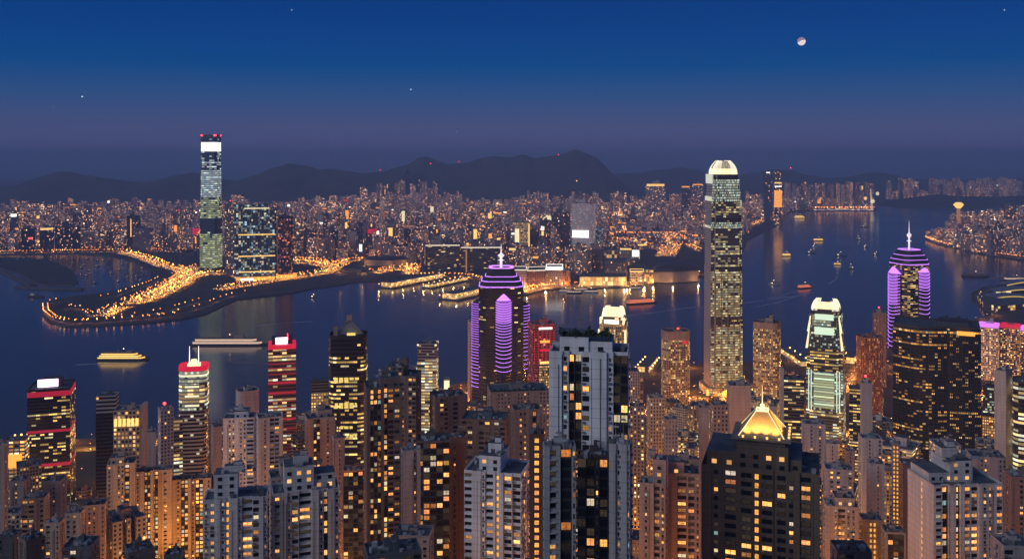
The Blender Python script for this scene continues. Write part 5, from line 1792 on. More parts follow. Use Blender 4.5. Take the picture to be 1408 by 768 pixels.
resi(668, 756, 541, 760, 'x1 w2 x1 w2 x1.4 w1.6', 'grey-brown terrace block with a cluttered roof at the foot of the purple neon tower', ar=0.6, rot=8, col=(0.30, 0.26, 0.25), lit=0.2, nwin=50, garden=True)
resi(702, 745, 566, 520, 'x1 w2 x1.2 s1 x1.2', 'brown slab with red-amber windows behind the white stair-column tower', ar=0.8, rot=10, col=(0.28, 0.21, 0.19), lit=0.3, nwin=40)
resi(728, 748, 600, 400, 'x0.5 t1.6 x0.5', 'thin dark tower with one full column of orange windows, left of the tallest near tower', ar=1.2, rot=0, col=(0.16, 0.08, 0.06), lit=0.24, nwin=60)
# --- white cluster lower left of the middle
resi(279, 371, 689, 395, 'n1 w1.6 x0.8:0.4 n1 t0.9:-0.4 x1.6:0.8 n0.8 b2.2:-0.8 f1.4 x0.8:0.5 n0.8', 'broad white apartment tower with amber balconies, bottom left of the middle', ar=0.5, rot=-5, col=(0.76, 0.77, 0.80), lit=0.32, nwin=80, steps=[(0.15, 0.52, 0.3, 10)])
resi(371, 467, 679, 405, 'w1.8 x0.9:0.6 n0.8 f1.4 b2.4:-0.9 x1.4:0.7 n0.9 s0.8:-0.8 x1.2:0.6 n1', 'broad white apartment tower with stepped blue-roofed penthouses, joined right of its white neighbour', ar=0.5, rot=4, col=(0.74, 0.72, 0.71), lit=0.32, nwin=80, steps=[(0.18, 0.62, 0.2, 11), (0.62, 0.95, 0.3, 6.5)])
resi(368, 420, 658, 500, 'w2 x1 b2 x1', 'cream block with two penthouse pavilions behind the broad white towers', ar=0.7, rot=6, col=(0.52, 0.46, 0.42), lit=0.26, nwin=40, steps=[(0.3, 0.8, 0.2, 6)])
resi(306, 353, 577, 720, 'x1 w1.4 x0.8 w1.4 b1.5', 'white tower with black window columns behind the cream row, upper left', ar=0.7, rot=-8, col=(0.72, 0.72, 0.75), lit=0.22, nwin=60, steps=[(0.35, 0.8, 0.2, 5)])
resi(352, 389, 576, 700, 'x1 n1 x0.5 b2.2:-0.5 x0.8', 'white tower with a recessed balcony column, in front of the slim red-banded tower', ar=0.8, rot=6, col=(0.56, 0.56, 0.60), lit=0.18, nwin=50)
resi(418, 461, 577, 730, 'x1.3 s1.4:-1 x1 n1.2 x1', 'pinkish tower with a dark recessed window column, left of the black gabled tower', ar=0.8, rot=8, col=(0.50, 0.40, 0.37), lit=0.16, nwin=50, steps=[(0.4, 0.9, 0.2, 6)])
resi(456, 474, 604, 650, 'x1.2 n1 x1', 'slim pinkish slab stepping down beside the pinkish tower', ar=1.3, rot=8, col=(0.52, 0.38, 0.33), lit=0.2, nwin=30)
resi(289, 318, 588, 740, 'x2 n1 x2', 'pink block in front of the red-rimmed tower', ar=1.0, rot=10, col=(0.46, 0.34, 0.32), lit=0.15, nwin=30)
resi(472, 499, 648, 640, 'g1:0.3 g1:0.8 g1:0.8 g1:0.3', 'curved block washed in orange street light between the pinkish slab and dark twin-column tower', ar=0.8, rot=0, col=(0.62, 0.26, 0.16), lit=0.16, nwin=40)  # orange street glow put into the wall colour
# --- cream row on the left
for i, (xl, xr, yt, sp, lb, cc, stp) in enumerate(((146, 188, 640, 'n1 x1:0.4 w1.4 s1:-1.5 x1', 'cream tower at the left end of the long cream row, with a round roof house', CRM, [(0.1, 0.6, 0.2, 5)]), (186, 212, 650, 'n1 x1:0.5 s1.5:-1.5 x0.6', 'second cream tower from the left of the long cream row, green roof', (0.54, 0.48, 0.40), None),
                                                 (208, 238, 648, 's1.4:-1.5 x0.8 n1.6:0.5 x0.6', 'third cream tower of the long cream row, pale column with amber windows beside it', (0.60, 0.53, 0.43), None), (236, 264, 661, 'x0.8:0.4 n1.2 s1.6:-1.2 x0.6', 'fourth cream tower of the long cream row under dark roof trees', (0.52, 0.45, 0.37), None),
                                                 (262, 292, 660, 'n1 s1.8:-1.2 x0.8 n1', 'fifth cream tower, right end of the long cream row', (0.50, 0.42, 0.36), None))):
    resi(xl, xr, yt, 700 + 8 * i, sp, lb, ar=0.8, rot=-6, col=cc, lit=0.34, nwin=50, steps=stp, garden=(i in (1, 3)))
resi(112, 149, 697, 640, 'x1 n1 n1 x0.7 n1', 'low cream block with a planted roof left of the long cream row', ar=0.9, rot=-10, col=(0.52, 0.40, 0.34), lit=0.16, nwin=40, garden=True)
resi(60, 90, 722, 560, 'w2 x1 w1', 'cream block with a slanting dark roof, bottom left', ar=1.0, rot=-24, col=(0.54, 0.46, 0.38), lit=0.1, nwin=40)
resi(89, 117, 708, 600, 'w1 w1 x0.5', 'small cream block just right of the slanting-roofed one, bottom left', ar=0.9, rot=-20, col=(0.50, 0.43, 0.38), lit=0.12, nwin=30)
resi(29, 68, 688, 620, 'f2 x0.6 w1', 'tan block with four pairs of yellow windows, lower left', ar=0.8, rot=-16, col=(0.44, 0.38, 0.32), lit=0.3, nwin=40)
resi(57, 92, 664, 700, 'x2 n1 x1', 'pinkish block under a big louvred slanting roof, in front of the black red-banded block', ar=1.0, rot=-20, col=(0.40, 0.31, 0.31), lit=0.1, nwin=30)
resi(12, 42, 664, 680, 'x1 n1 x1.4', 'pinkish-brown block with a dark roof at the left edge', ar=1.0, rot=-24, col=(0.40, 0.30, 0.28), lit=0.2, nwin=30)
resi(-14, 11, 615, 600, 'b3 x1', 'tower with white-edged balconies cut by the left edge', ar=1.0, rot=-20, col=(0.44, 0.42, 0.42), lit=0.12, nwin=40)
resi(-4, 30, 742, 470, 'w1 x2', 'dark-roofed low block in the bottom left corner', ar=1.2, rot=-24, col=(0.14, 0.14, 0.15), lit=0.1, nwin=20)
resi(24, 62, 746, 450, 'x3 w1', 'brown wedge-shaped block near the bottom left corner', ar=1.0, rot=22, col=(0.28, 0.20, 0.15), lit=0.05, nwin=20)
resi(84, 137, 757, 430, 'f2 x1 x1', 'block with a wide blue flat roof at the bottom left', ar=1.0, rot=-18, col=(0.16, 0.17, 0.2), lit=0.3, nwin=20)
resi(170, 212, 761, 480, 'w1 x1', 'low dark roof among trees at the bottom left', ar=1.0, rot=10, col=(0.18, 0.19, 0.2), lit=0.1, nwin=20)
resi(225, 254, 766, 470, 'w1 x1', 'low blue-roofed block at the bottom edge left of the broad white towers', ar=1.0, rot=-14, col=(0.14, 0.19, 0.2), lit=0.1, nwin=10)
# --- below the middle
resi(541, 597, 741, 420, 'x1 x2 n1', 'grey pink box building with a bright blue flat roof near the bottom', ar=0.8, rot=-10, col=(0.40, 0.34, 0.34), lit=0.3, nwin=20)
resi(499, 580, 766, 380, 'f1 x1 f1', 'cluttered dark blue roof at the bottom edge', ar=0.6, rot=8, col=(0.10, 0.14, 0.17), lit=0.1, nwin=20)
# --- right of the tallest tower
resi(879, 918, 668, 450, 'x0.8 n1 x1:0.4 f1.2:-0.5 n1', 'pink tower with rounded lit balconies, left half of the pink pair', ar=0.8, rot=-6, col=(0.56, 0.40, 0.34), lit=0.32, nwin=60, steps=[(0.5, 1.0, 0.2, 12)])
resi(917, 963, 654, 460, 'x1.6 f2.2:-0.5 f1.5 n1', 'pink tower with brightly lit upper windows, right half of the pink pair', ar=0.8, rot=4, col=(0.54, 0.39, 0.34), lit=0.30, nwin=60, steps=[(0.0, 0.5, 0.1, 6)])
# --- dark tower with pyramid roof
root, w, d, h, z0 = resi(964, 1133, 651, 335, 'x1.6:0.5 w1.4 x0.5 f2.2 x0.4 f2:0.6 t1.2:0.2 f2:0.6 x0.4 f1.6 w1.4 x0.6 f1.8:-0.8 x1.2', 'big dark brown tower with one orange stair column under a gold-lit pyramid roof', ar=0.62, rot=-3, col=(0.19, 0.145, 0.11), lit=0.25, nwin=100,
     steps=[(0.30, 0.74, 0.06, 9.0), (0.04, 0.30, 0.10, 5.6), (0.74, 0.85, 0.12, 4.4)], house=False, left='x1', right='f1 x1 f1')
# shaft below the crown and the crown itself
cx_, cyy = (1050 - 1048.5) / F * 335, d * 0.0 - 2
sw = 62 / F * 350
zc0, zc1 = h + 12.5, wz(597, 345) - z0
mb = MB()
mb.prism(rect(sw, sw, cx_, cyy), h, zc1, 0, 1, uvs='none')
mb.build('crown_shaft', [M['paint'], M['roof']], root, (0.20, 0.16, 0.13, 1))
mb = MB()
zp = wz(560, 350) - z0
mb.prism(rect(sw * 1.24, sw * 1.24, cx_, cyy), zc1, zc1 + 0.7, 0, 0, uvs='none', bottom=True)
mb.build('cornice', M['paint'], root, (0.30, 0.24, 0.18, 1))
mb = MB()
mb.prism(rect(sw * 0.94, sw * 0.94, cx_, cyy), zc1 + 0.7, zp, 0, 0, uvs='none', poly1=rect(sw * 0.26, sw * 0.26, cx_, cyy))
for i in range(-5, 6):
    for sy in (-1, 1):
        mb.tube((cx_ + i * sw * 0.085, cyy + sy * sw * 0.475, zc1 + 0.7), (cx_ + i * sw * 0.023, cyy + sy * sw * 0.135, zp), 0.14, n=4, caps=False)
        mb.tube((cx_ + sy * sw * 0.475, cyy + i * sw * 0.085, zc1 + 0.7), (cx_ + sy * sw * 0.135, cyy + i * sw * 0.023, zp), 0.14, n=4, caps=False)
mb.build('pyramid_roof', M['ribroof'], root)
mb = MB()
mb.tube((cx_, cyy, zp), (cx_, cyy, zp + 2.2), 1.0, 0.8, 8)
mb.tube((cx_, cyy, zp + 2.2), (cx_, cyy, zp + 9), 0.22, 0.06, 5)
mb.build('finial', M['goldwhite'], root)
mb = MB()
for sx in (-1, 1):
    for sy in (-1, 1):
        mb.tube((cx_ + sx * sw * 0.475, cyy + sy * sw * 0.475, zc1 + 0.8), (cx_ + sx * sw * 0.13, cyy + sy * sw * 0.13, zp), 0.2, n=4)
mb.build('ridge_lights', M['goldwhite'], root).name = 'ridge_light'
mb = MB()
mb.ring(rect(sw * 0.27, sw * 0.27, cx_, cyy), rect(sw * 0.22, sw * 0.22, cx_, cyy), zp - 0.2, zp + 0.6)
mb.build('top_rim', M['goldwhite'], root)
for i in range(4):
    for (px_, py_) in ((cx_ + (i - 1.5) * sw * 0.25, cyy - sw * 0.57), (cx_ + sw * 0.57, cyy + (i - 1.5) * sw * 0.25)):
        mb = MB()
        mb.tube((0, 0, -0.5), (0, 0, 0.2), 0.35, 0.45, 6)
        mb.build('floodlight', M['gold'], root, loc=(px_, py_, zc1 + 1.2))
        ld = bpy.data.lights.get('floodlight_lamp') or bpy.data.lights.new('floodlight_lamp', 'SPOT')
        ld.energy = 5500
        ld.color = (1.0, 0.52, 0.15)
        ld.shadow_soft_size = 0.25
        ld.spot_size = radians(95)
        ld.spot_blend = 0.9
        lo = bpy.data.objects.new('floodlight_lamp', ld)
        COL.objects.link(lo)
        lo.parent = root
        lo.location = (px_, py_, zc1 + 1.8)
        aim = Vector((cx_ + (px_ - cx_) * 0.30, cyy + (py_ - cyy) * 0.30, zp - 0.5)) - Vector(lo.location)
        lo.rotation_euler = aim.to_track_quat('-Z', 'Y').to_euler()
# --- right-hand white tower and neighbours
resi(1246, 1383, 676, 440, 'x0.4 b1.6 s1.6:-1.5 x1.4:0.8 s1.2:-1 x1:0.6 f3.4:-0.6 x0.8:0.5 n1.4 n1 x1 f1.6', 'big white apartment tower with a blank side wall and lit slots, near the right edge', ar=0.7, rot=31, col=(0.76, 0.71, 0.69), lit=0.34, nwin=100, left='x2.4 t0.5 x2',
     steps=[(0.35, 0.68, 0.28, 10), (0.05, 0.4, 0.3, 4.5)])
resi(1131, 1182, 700, 520, 'x1.4 n0.8 f1.6:-0.4 n1 n1 x0.6', 'cream tower with one amber balcony column, right of the pyramid-roofed tower', ar=0.8, rot=10, col=(0.58, 0.48, 0.40), lit=0.26, nwin=50, steps=[(0.3, 0.9, 0.2, 5)])
resi(1180, 1215, 718, 540, 'x1 t1.2 x1', 'low cream block with bright yellow stair windows beside the amber-balcony tower', ar=0.9, rot=14, col=(0.52, 0.46, 0.30), lit=0.22, nwin=40)
resi(1212, 1246, 735, 520, 'x0.4 g3 x0.3', 'dark glass-fronted block in a pale frame, left of the white tower with the blank wall', ar=0.9, rot=14, col=(0.40, 0.37, 0.35), lit=0.14, nwin=30)
resi(1132, 1174, 648, 640, 'x0.4 w1 w1 x0.8 w1', 'pale flat-roofed block with four amber windows right behind the pyramid-roofed tower', ar=0.8, rot=8, col=(0.46, 0.42, 0.44), lit=0.26, nwin=40)
resi(1192, 1217, 640, 660, 'x1.4 n1 x1', 'whitish slab with a dark roof in the grey cluster right of the pyramid-roofed tower', ar=1.0, rot=12, col=(0.46, 0.45, 0.48), lit=0.2, nwin=30)
resi(1180, 1214, 605, 760, 'x1 n1 x1 w1', 'white slab with a blue roof below the blank grey slab', ar=0.9, rot=14, col=(0.50, 0.50, 0.53), lit=0.22, nwin=40, house=(0.2, 0.35, 0.4))
resi(1226, 1238, 612, 720, 'x0.2 t1.2 x0.2', 'thin tower with one full column of bright yellow windows, foot of the curved dark block', ar=1.2, rot=0, col=(0.30, 0.26, 0.24), lit=0.3, nwin=60)
resi(1236, 1280, 643, 700, 'x1 n1 x2', 'reddish brown blank-sided block below the big curved dark block', ar=0.9, rot=10, col=(0.24, 0.15, 0.13), lit=0.1, nwin=30)
resi(1102, 1136, 585, 800, 'x1 n1 x0.6 n1 x0.6', 'pale grey slab tower below the mint-lit tower, with a column of amber windows', ar=0.8, rot=8, col=(0.44, 0.43, 0.47), lit=0.2, nwin=40)
resi(1134, 1153, 612, 780, 'x1.2 n1 x1', 'short pale slab with a flat roof right below the mint-lit tower', ar=1.0, rot=8, col=(0.46, 0.45, 0.48), lit=0.15, nwin=30)
resi(1162, 1176, 622, 820, 'x1 n1 x1', 'slim pale slab in the gap right of the mint-lit tower foot', ar=1.0, rot=8, col=(0.44, 0.42, 0.45), lit=0.15, nwin=20)
resi(1327, 1385, 632, 620, 'x1 w1 x1.4 w1', 'grey block with a broad flat roof behind the big white tower near the right edge', ar=0.8, rot=16, col=(0.34, 0.31, 0.34), lit=0.12, nwin=40)
resi(1380, 1430, 660, 560, 'x1 w1 x1 w1', 'reddish brown tower at the right edge behind the big white tower', ar=0.9, rot=18, col=(0.28, 0.19, 0.17), lit=0.14, nwin=30)
resi(1362, 1425, 757, 360, 'f1 x2', 'pale block with a teal roof in the bottom right corner', ar=1.0, rot=24, col=(0.46, 0.42, 0.44), lit=0.05, nwin=20)
resi(1141, 1200, 763, 400, 'f1 x1', 'dark blue cluttered roof at the bottom edge right of the pyramid-roofed tower', ar=0.8, rot=16, col=(0.12, 0.14, 0.18), lit=0.05, nwin=10)
# --- between the middle tower and the harbour towers
for a in ((850, 880, 512, 1050, 'resi', (0.36, 0.33, 0.33), 0.30, 'grey office slab with lit window columns right behind the tallest near tower', 1.0, 8), (889, 914, 549, 860, 'resi', (0.52, 0.44, 0.34), 0.14, 'cream slab with one bright window column left of the brown tower with the red sign', 1.0, 14), (880, 884.5, 520, 1000, 'copper_wall', (0.45, 0.22, 0.12), 0.5, 'thin orange-lit strip tower between grey office slab and cream slab', 2.0, 0),
          (961, 975, 562, 780, 'paint', (0.44, 0.34, 0.30), 0.0, 'slim blank pinkish slab left foot of the tallest near-shore tower', 1.2, 0), (999, 1033, 532, 900, 'paint', (0.44, 0.36, 0.33), 0.0, 'blank pinkish-grey slab in front of the tallest near-shore tower foot', 0.9, 10), (1058, 1068, 560, 860, 'paint', (0.42, 0.34, 0.31), 0.0, 'thin blank slab behind the gold pyramid roof', 1.2, 0),
          (912, 932, 578, 760, 'resi', (0.38, 0.36, 0.38), 0.05, 'grey tower with rounded top in front of the brown tower with the red sign', 1.0, 10), (976, 1002, 559, 720, 'resi', (0.36, 0.28, 0.25), 0.1, 'brown slab with a sloping roof left of the blank pinkish-grey slab', 0.9, 14), (866, 886, 560, 800, 'resi', (0.34, 0.28, 0.25), 0.34, 'small brown block with orange windows between the cream slab and tallest near tower', 1.0, 0)):
    tower(a[0], a[1], a[2], a[3], a[4], a[5], a[6], a[7], 'apartment_tower', 'apartment tower', ar=a[8], rot=a[9], fh=3.2, cw=2.8)
print('near windows', WIN_BUDGET[0], 'objects', len(COL.objects))
# ------------------------------------------------------------------ what shows: a coarse depth buffer over the photograph
GW, GH, GS = 352, 192, 4
class Depth:
    def __init__(s):
        s.b = [[1e9] * GH for _ in range(GW)]
    def add(s, x0, x1, yt, D):
        for i in range(max(0, int(x0 // GS)), min(GW, int(x1 // GS) + 1)):
            for j in range(max(0, int(yt // GS)), GH):
                if D < s.b[i][j]:
                    s.b[i][j] = D
    def seen(s, x0, x1, yt, yb, D):
        n = 0
        for i in range(max(0, int(x0 // GS)), min(GW, int(x1 // GS) + 1)):
            for j in range(max(0, int(yt // GS)), min(GH, int(yb // GS) + 1)):
                if D < s.b[i][j]:
                    n += 1
        return n
DB = Depth()
for c in COVER:
    DB.add(*c)
def inside(p, poly):
    r = False
    n = len(poly)
    for i in range(n):
        a, b = poly[i], poly[(i + 1) % n]
        if (a[1] > p[1]) != (b[1] > p[1]) and p[0] < (b[0] - a[0]) * (p[1] - a[1]) / (b[1] - a[1]) + a[0]:
            r = not r
    return r
def clear(x, y, r):
    return all((x - a) ** 2 + (y - b) ** 2 > (r + c) ** 2 for a, b, c in FOOT)
def pcol(x, y):
    return CX + F * x / y
def interp(T, x):
    for (a, ya), (b, yb) in zip(T, T[1:]):
        if x <= b:
            return ya + (yb - ya) * max(0, (x - a)) / (b - a)
    return T[-1][1]

# ------------------------------------------------------------------ filler blocks of the near city, one by one
YLIM = [(0, 618), (40, 640), (110, 660), (135, 700), (295, 700), (305, 640), (320, 600), (410, 570), (450, 560), (520, 545), (600, 540), (640, 545), (720, 540), (770, 530), (850, 530), (905, 540), (960, 548), (1030, 520), (1080, 505), (1120, 540), (1170, 560), (1220, 575), (1290, 575), (1350, 560), (1408, 560)]
LM = [(0, 'the left edge'), (70, 'the black red-banded block'), (147, 'the dark framed-top tower'), (178, 'the orange-lantern office'), (266, 'the red-rimmed tower'), (340, 'the blank twin-volume tower'), (387, 'the slim red-banded tower'), (478, 'the black gabled tower'), (588, 'the roof-lamp office'), (689, 'the left purple tower'), (745, 'the red floodlit tower'), (811, 'the tallest near tower'),
      (929, 'the red-sign brown tower'), (995, 'the tallest claw-crowned tower'), (1055, 'the lone brown tower'), (1136, 'the mint-lit tower'), (1196, 'the orange finned tower'), (1251, 'the right purple tower'), (1340, 'the curved dark block'), (1420, 'the right edge')]
CITY_ROADS = [([(968, 572), (985, 558), (1008, 547), (1040, 538), (1075, 533)], 34), ([(1150, 612), (1180, 598), (1205, 588), (1228, 580)], 34), ([(868, 575), (905, 562), (945, 552), (968, 546)], 30), ([(1000, 600), (1006, 570), (1012, 548), (1020, 520)], 30), ([(1166, 540), (1180, 520), (1196, 505)], 30), ([(30, 632), (90, 626), (140, 620), (230, 608)], 26), ([(560, 560), (620, 548), (650, 540)], 26), ([(1330, 560), (1370, 540), (1400, 530)], 30)]
for pts, w_ in CITY_ROADS:
    for (ax, ay), (bx, by) in zip([sea(*p) for p in pts], [sea(*p) for p in pts][1:]):
        n_ = int(math.hypot(bx - ax, by - ay) / 20) + 1
        for i in range(n_):
            FOOT.append((ax + (bx - ax) * i / n_, ay + (by - ay) * i / n_, w_ * 0.5))
rng = random.Random(5)
fill = []
for k in range(2600):
    y = rng.uniform(600, 2350)
    x = rng.uniform(-0.62, 0.62) * y
    if not inside((x, y), hp) or not inside((x, y + 55), hp):
        continue
    px = pcol(x, y)
    if not -30 < px < 1440:
        continue
    fw = rng.uniform(16, 34)
    if not clear(x, y, fw * 0.55):
        continue
    z0 = ground_z(x, y)
    hmax = wz(interp(YLIM, px) + rng.uniform(0, 22), y - fw / 2) - z0
    hh = min(rng.uniform(22, 95) if rng.random() < 0.75 else rng.uniform(10, 26), hmax)
    if hh < 7:
        continue
    FOOT.append((x, y, fw * 0.55))
    fill.append([x, y, fw, hh, px, z0])
fill.sort(key=lambda q: q[1])
vis = []
for q in fill:
    x, y, fw, hh, px, z0 = q
    yt = HY + (CAMZ - z0 - hh) / (y - fw / 2) * F
    hw = fw * 0.5 * F / y
    sc = DB.seen(px - hw, px + hw, yt, min(768, yt + 60), y)
    DB.add(px - hw, px + hw, yt, y)
    if sc >= 2 and yt < 768:
        vis.append((px, yt, q))
print('fillers', len(fill), 'seen', len(vis))
vis.sort(key=lambda v: v[0])
COLS = [('grey', (0.40, 0.39, 0.40)), ('beige', (0.48, 0.41, 0.34)), ('pinkish', (0.44, 0.36, 0.33)), ('brown', (0.22, 0.17, 0.14)), ('whitish', (0.54, 0.53, 0.54)), ('dark', (0.12, 0.11, 0.11)), ('tan', (0.40, 0.31, 0.22))]
count = {}
for px, yt, (x, y, fw, hh, _, z0) in vis:
    ia = max(i for i, l in enumerate(LM) if l[0] <= max(px, 0))
    a, b = LM[ia][1], LM[min(ia + 1, len(LM) - 1)][1]
    tall = 'tall' if hh > 60 else 'low' if hh < 24 else 'mid-height'
    roofs = rng.choice(['water tanks', 'a lift house', 'a flat dark roof', 'roof plant'])
    cn, cc = COLS[rng.randrange(len(COLS))]
    n_ = count[(ia)] = count.get(ia, 0) + 1
    order = ['first', 'second', 'third', 'fourth', 'fifth', 'sixth', 'seventh', 'eighth', 'ninth', 'tenth', 'eleventh', 'twelfth', 'thirteenth', 'fourteenth', 'fifteenth', 'sixteenth', 'seventeenth', 'eighteenth', 'nineteenth', 'twentieth'][min(n_ - 1, 19)]
    extra = '' if n_ <= 20 else ' hemmed in'
    lb = f'{tall} {cn} block, {order} after {a} towards {b}{extra}'
    glowy = y > 820 and px > 840
    sty = rng.choices(['resi', 'resi2', 'off', 'rib', 'dark'], [2, 2, 2, 3, 1] if glowy else [5, 3, 1.2, 1.2, 0.8])[0]
    rot = rng.uniform(-25, 25)
    rz = radians(rot) - atan2(x, y)
    root = empty('city_block', (x, y, z0 - 0.5), rz, lb, 'building', 'smaller blocks packed between the city towers')
    ar = rng.uniform(0.7, 1.2)
    P = rng.choice([rect, rect, lambda w, d: notch(w, d, w * 0.14), lambda w, d: cross_plan(w, d)])(fw, fw * ar)
    mb = MB()
    u0 = rng.randrange(500)
    mb.prism(P, 0, hh, 0, 1, cw=2.7, fh=3.2)
    mb.ring(P, inset(P, 0.4), hh, hh + 1.2, 2)
    mb.build('body', [M[sty], M['roof'], M['paint']], root, (*cc, rng.choice([0.2, 0.35, 0.5, 0.7] if glowy else [0.08, 0.14, 0.2, 0.3, 0.5])))
    roof_kit(root, fw * 0.9, fw * ar * 0.9, hh, rng, col=cc, n=rng.choice([1, 2]))

# ------------------------------------------------------------------ the far shore: thousands of towers, the 290 that show largest one by one
rng = random.Random(21)
FRONT = [(-40, 4130), (120, 4130), (200, 4080), (270, 3950), (330, 3720), (420, 3760), (470, 3640), (520, 3600), (560, 3560), (580, 3540), (690, 3480), (705, 3260), (820, 3300), (836, 3600), (870, 4050), (960, 4300), (1030, 5000), (1075, 5900), (1080, 6950), (1205, 7050)]
BACKD = [(-40, 6400), (200, 6900), (330, 7000), (480, 7300), (560, 7700), (700, 7400), (860, 7000), (1000, 7400), (1080, 7700), (1205, 7600)]
FAR_ROADS = [([(410, 342), (450, 336), (500, 333), (560, 331)], 46, 2), ([(540, 306), (590, 304), (650, 303)], 60, 2), ([(700, 298), (760, 296), (845, 294)], 60, 2), ([(862, 306), (910, 303), (962, 302)], 60, 5), ([(215, 338), (240, 336), (268, 334)], 50, 2), ([(60, 322), (130, 320), (200, 319)], 50, 2), ([(470, 325), (476, 310), (480, 298)], 46, 2), ([(690, 350), (740, 352), (780, 348)], 40, 2), ([(340, 312), (400, 309), (470, 308)], 50, 2), ([(1026, 312), (1045, 306), (1066, 300)], 50, 5)]
for pts, w_, g in FAR_ROADS:
    for (ax, ay), (bx, by) in zip([sea(*p) for p in pts], [sea(*p) for p in pts][1:]):
        n_ = int(math.hypot(bx - ax, by - ay) / 30) + 1
        for i in range(n_):
            for dy in (0, -70):
                FOOT.append((ax + (bx - ax) * i / n_, ay + (by - ay) * i / n_ + dy, w_ * 0.5 + 14))
far = []
D = 3300.0
while D < 7900:
    px = -40 + rng.uniform(0, 15)
    step = 64 * F / D
    while px < 1206:
        d0, d1 = interp(FRONT, px), interp(BACKD, px)
        if d0 < D < d1:
            y = D + rng.uniform(-34, 34)
            x = wx(px + rng.uniform(-0.3, 0.3) * step, D)
            if inside((x, y), kp) and clear(x, y, 22):
                t = (D - d0) / (d1 - d0)
                n1 = mnoise.noise(Vector((x * 0.0016, y * 0.0016, 4.0)))
                n2 = mnoise.noise(Vector((x * 0.006, y * 0.006, 9.0)))
                base = 62 + 55 * n1 + 22 * n2 + (14 if px < 830 else -4)
                if 830 < px < 975 and D < 5600:
                    base = 22 + 20 * n1
                hh = max(14, base * rng.uniform(0.62, 1.25))
                if rng.random() < 0.05:
                    hh *= 1.35
                hh = min(hh, 125)
                fw = rng.uniform(22, 40)
                if rng.random() < (0.97 if n1 > -0.42 else 0.35):
                    if rng.random() < 0.14:
                        fw = rng.uniform(48, 78)
                        hh *= rng.uniform(0.7, 1.25)
                    far.append([x, y, fw, rng.uniform(16, 26), hh, rng.uniform(-0.5, 0.5)])
        px += step * rng.uniform(0.8, 1.5)
    D += 74
# named hill-side estates and shoreline clusters: (columns, row of the roofs, distance, towers)
EST = [(518, 535, 250, 6900, 4), (543, 558, 246, 7000, 4), (564, 572, 250, 7000, 2), (575, 588, 247, 7100, 3), (594, 602, 248, 7100, 2), (565, 600, 262, 6600, 6), (610, 636, 262, 6900, 6), (640, 672, 270, 6900, 6), (714, 722, 263, 7000, 2), (724, 755, 261, 7000, 7), (786, 800, 261, 6800, 3), (801, 824, 263, 6800, 5), (838, 862, 262, 6600, 5), (866, 890, 268, 6600, 4), (920, 940, 262, 6700, 4), (945, 965, 266, 6700, 4),
       (1078, 1120, 250, 7300, 8), (1120, 1146, 250, 7500, 5), (1150, 1172, 248, 7300, 4), (1176, 1200, 250, 7350, 4), (1024, 1048, 262, 6500, 5)]
for a, b, row, D, n in EST:
    for i in range(n):
        px = a + (b - a) * (i + 0.5) / n
        zt = wz(row + rng.uniform(0, 6), D)
        far.append([wx(px, D), D + rng.uniform(-20, 20), (b - a) / n * D / F * 0.72, 24, zt - 3, rng.uniform(-0.2, 0.2)])
# right-hand shore and the hazy far right
for k in range(900):
    y = rng.uniform(3900, 6800)
    px = rng.uniform(1270, 1420)
    x = wx(px, y)
    if inside((x, y), hp) and inside((x, y - 60), hp) and clear(x, y, 20) and px > 1274 + (y - 3900) * 0.004:
        hh = rng.uniform(40, 110) if px > 1305 else rng.uniform(18, 40)
        far.append([x, y, rng.uniform(22, 38), rng.uniform(18, 28), hh, rng.uniform(-0.5, 0.5)])
for k in range(150):
    px = rng.uniform(1220, 1408)
    D = rng.uniform(8600, 9300)
    far.append([wx(px, D), D, rng.uniform(26, 44), 24, rng.uniform(95, 190) if mnoise.noise(Vector((px * 0.05, 1, 1))) > -0.15 else 60, 0.0])
far.sort(key=lambda q: q[1])
sc_ = []
for q in far:
    x, y, fw, fd, hh, rz = q
    px = pcol(x, y)
    yt, yb = HY + (CAMZ - 3 - hh) / y * F, HY + (CAMZ - 3) / y * F
    hw = fw * 0.5 * F / y
    s = DB.seen(px - hw, px + hw, yt, yb, y)
    DB.add(px - hw, px + hw, yt, y)
    sc_.append(s * (2 * hw) * 0.0 + (min(s, 60) * 16 + 2 * hw * (yb - yt) * 0.3 if s else 0))
order = sorted(range(len(far)), key=lambda i: -sc_[i])
single = set(i for i in order[:285] if sc_[i] > 0)
print('far towers', len(far), 'singles', len(single))
DIST = [(130, 'grey-pink tower of the dense left far shore behind the sheltered basin'), (270, 'grey-pink tower of the far shore just left of the tallest white glass tower'), (520, 'hazy tower of the far shore between the banded glass block and red-signed tower'), (700, 'hazy lamp-lit tower of the dense quarter behind the dark harbour blocks'), (830, 'tower of the bright quarter around the white-screen tower across the water'), (970, 'far-shore tower in the gold-lit district left of the claw-crowned skyscraper'), (1080, 'far-shore tower in the strip right of the claw-crowned skyscraper'), (1215, 'hazy far tower above the long lamp-lit pier strip'), (1265, 'faint tower at the foot of the last right-hand hills'), (3000, 'tower of the crowded right-hand shore with orange street lights')]
FCOL = [(0.44, 0.37, 0.39), (0.36, 0.31, 0.34), (0.52, 0.44, 0.45), (0.18, 0.16, 0.19), (0.11, 0.10, 0.12), (0.40, 0.33, 0.34)]
mass = MB()
rng = random.Random(8)
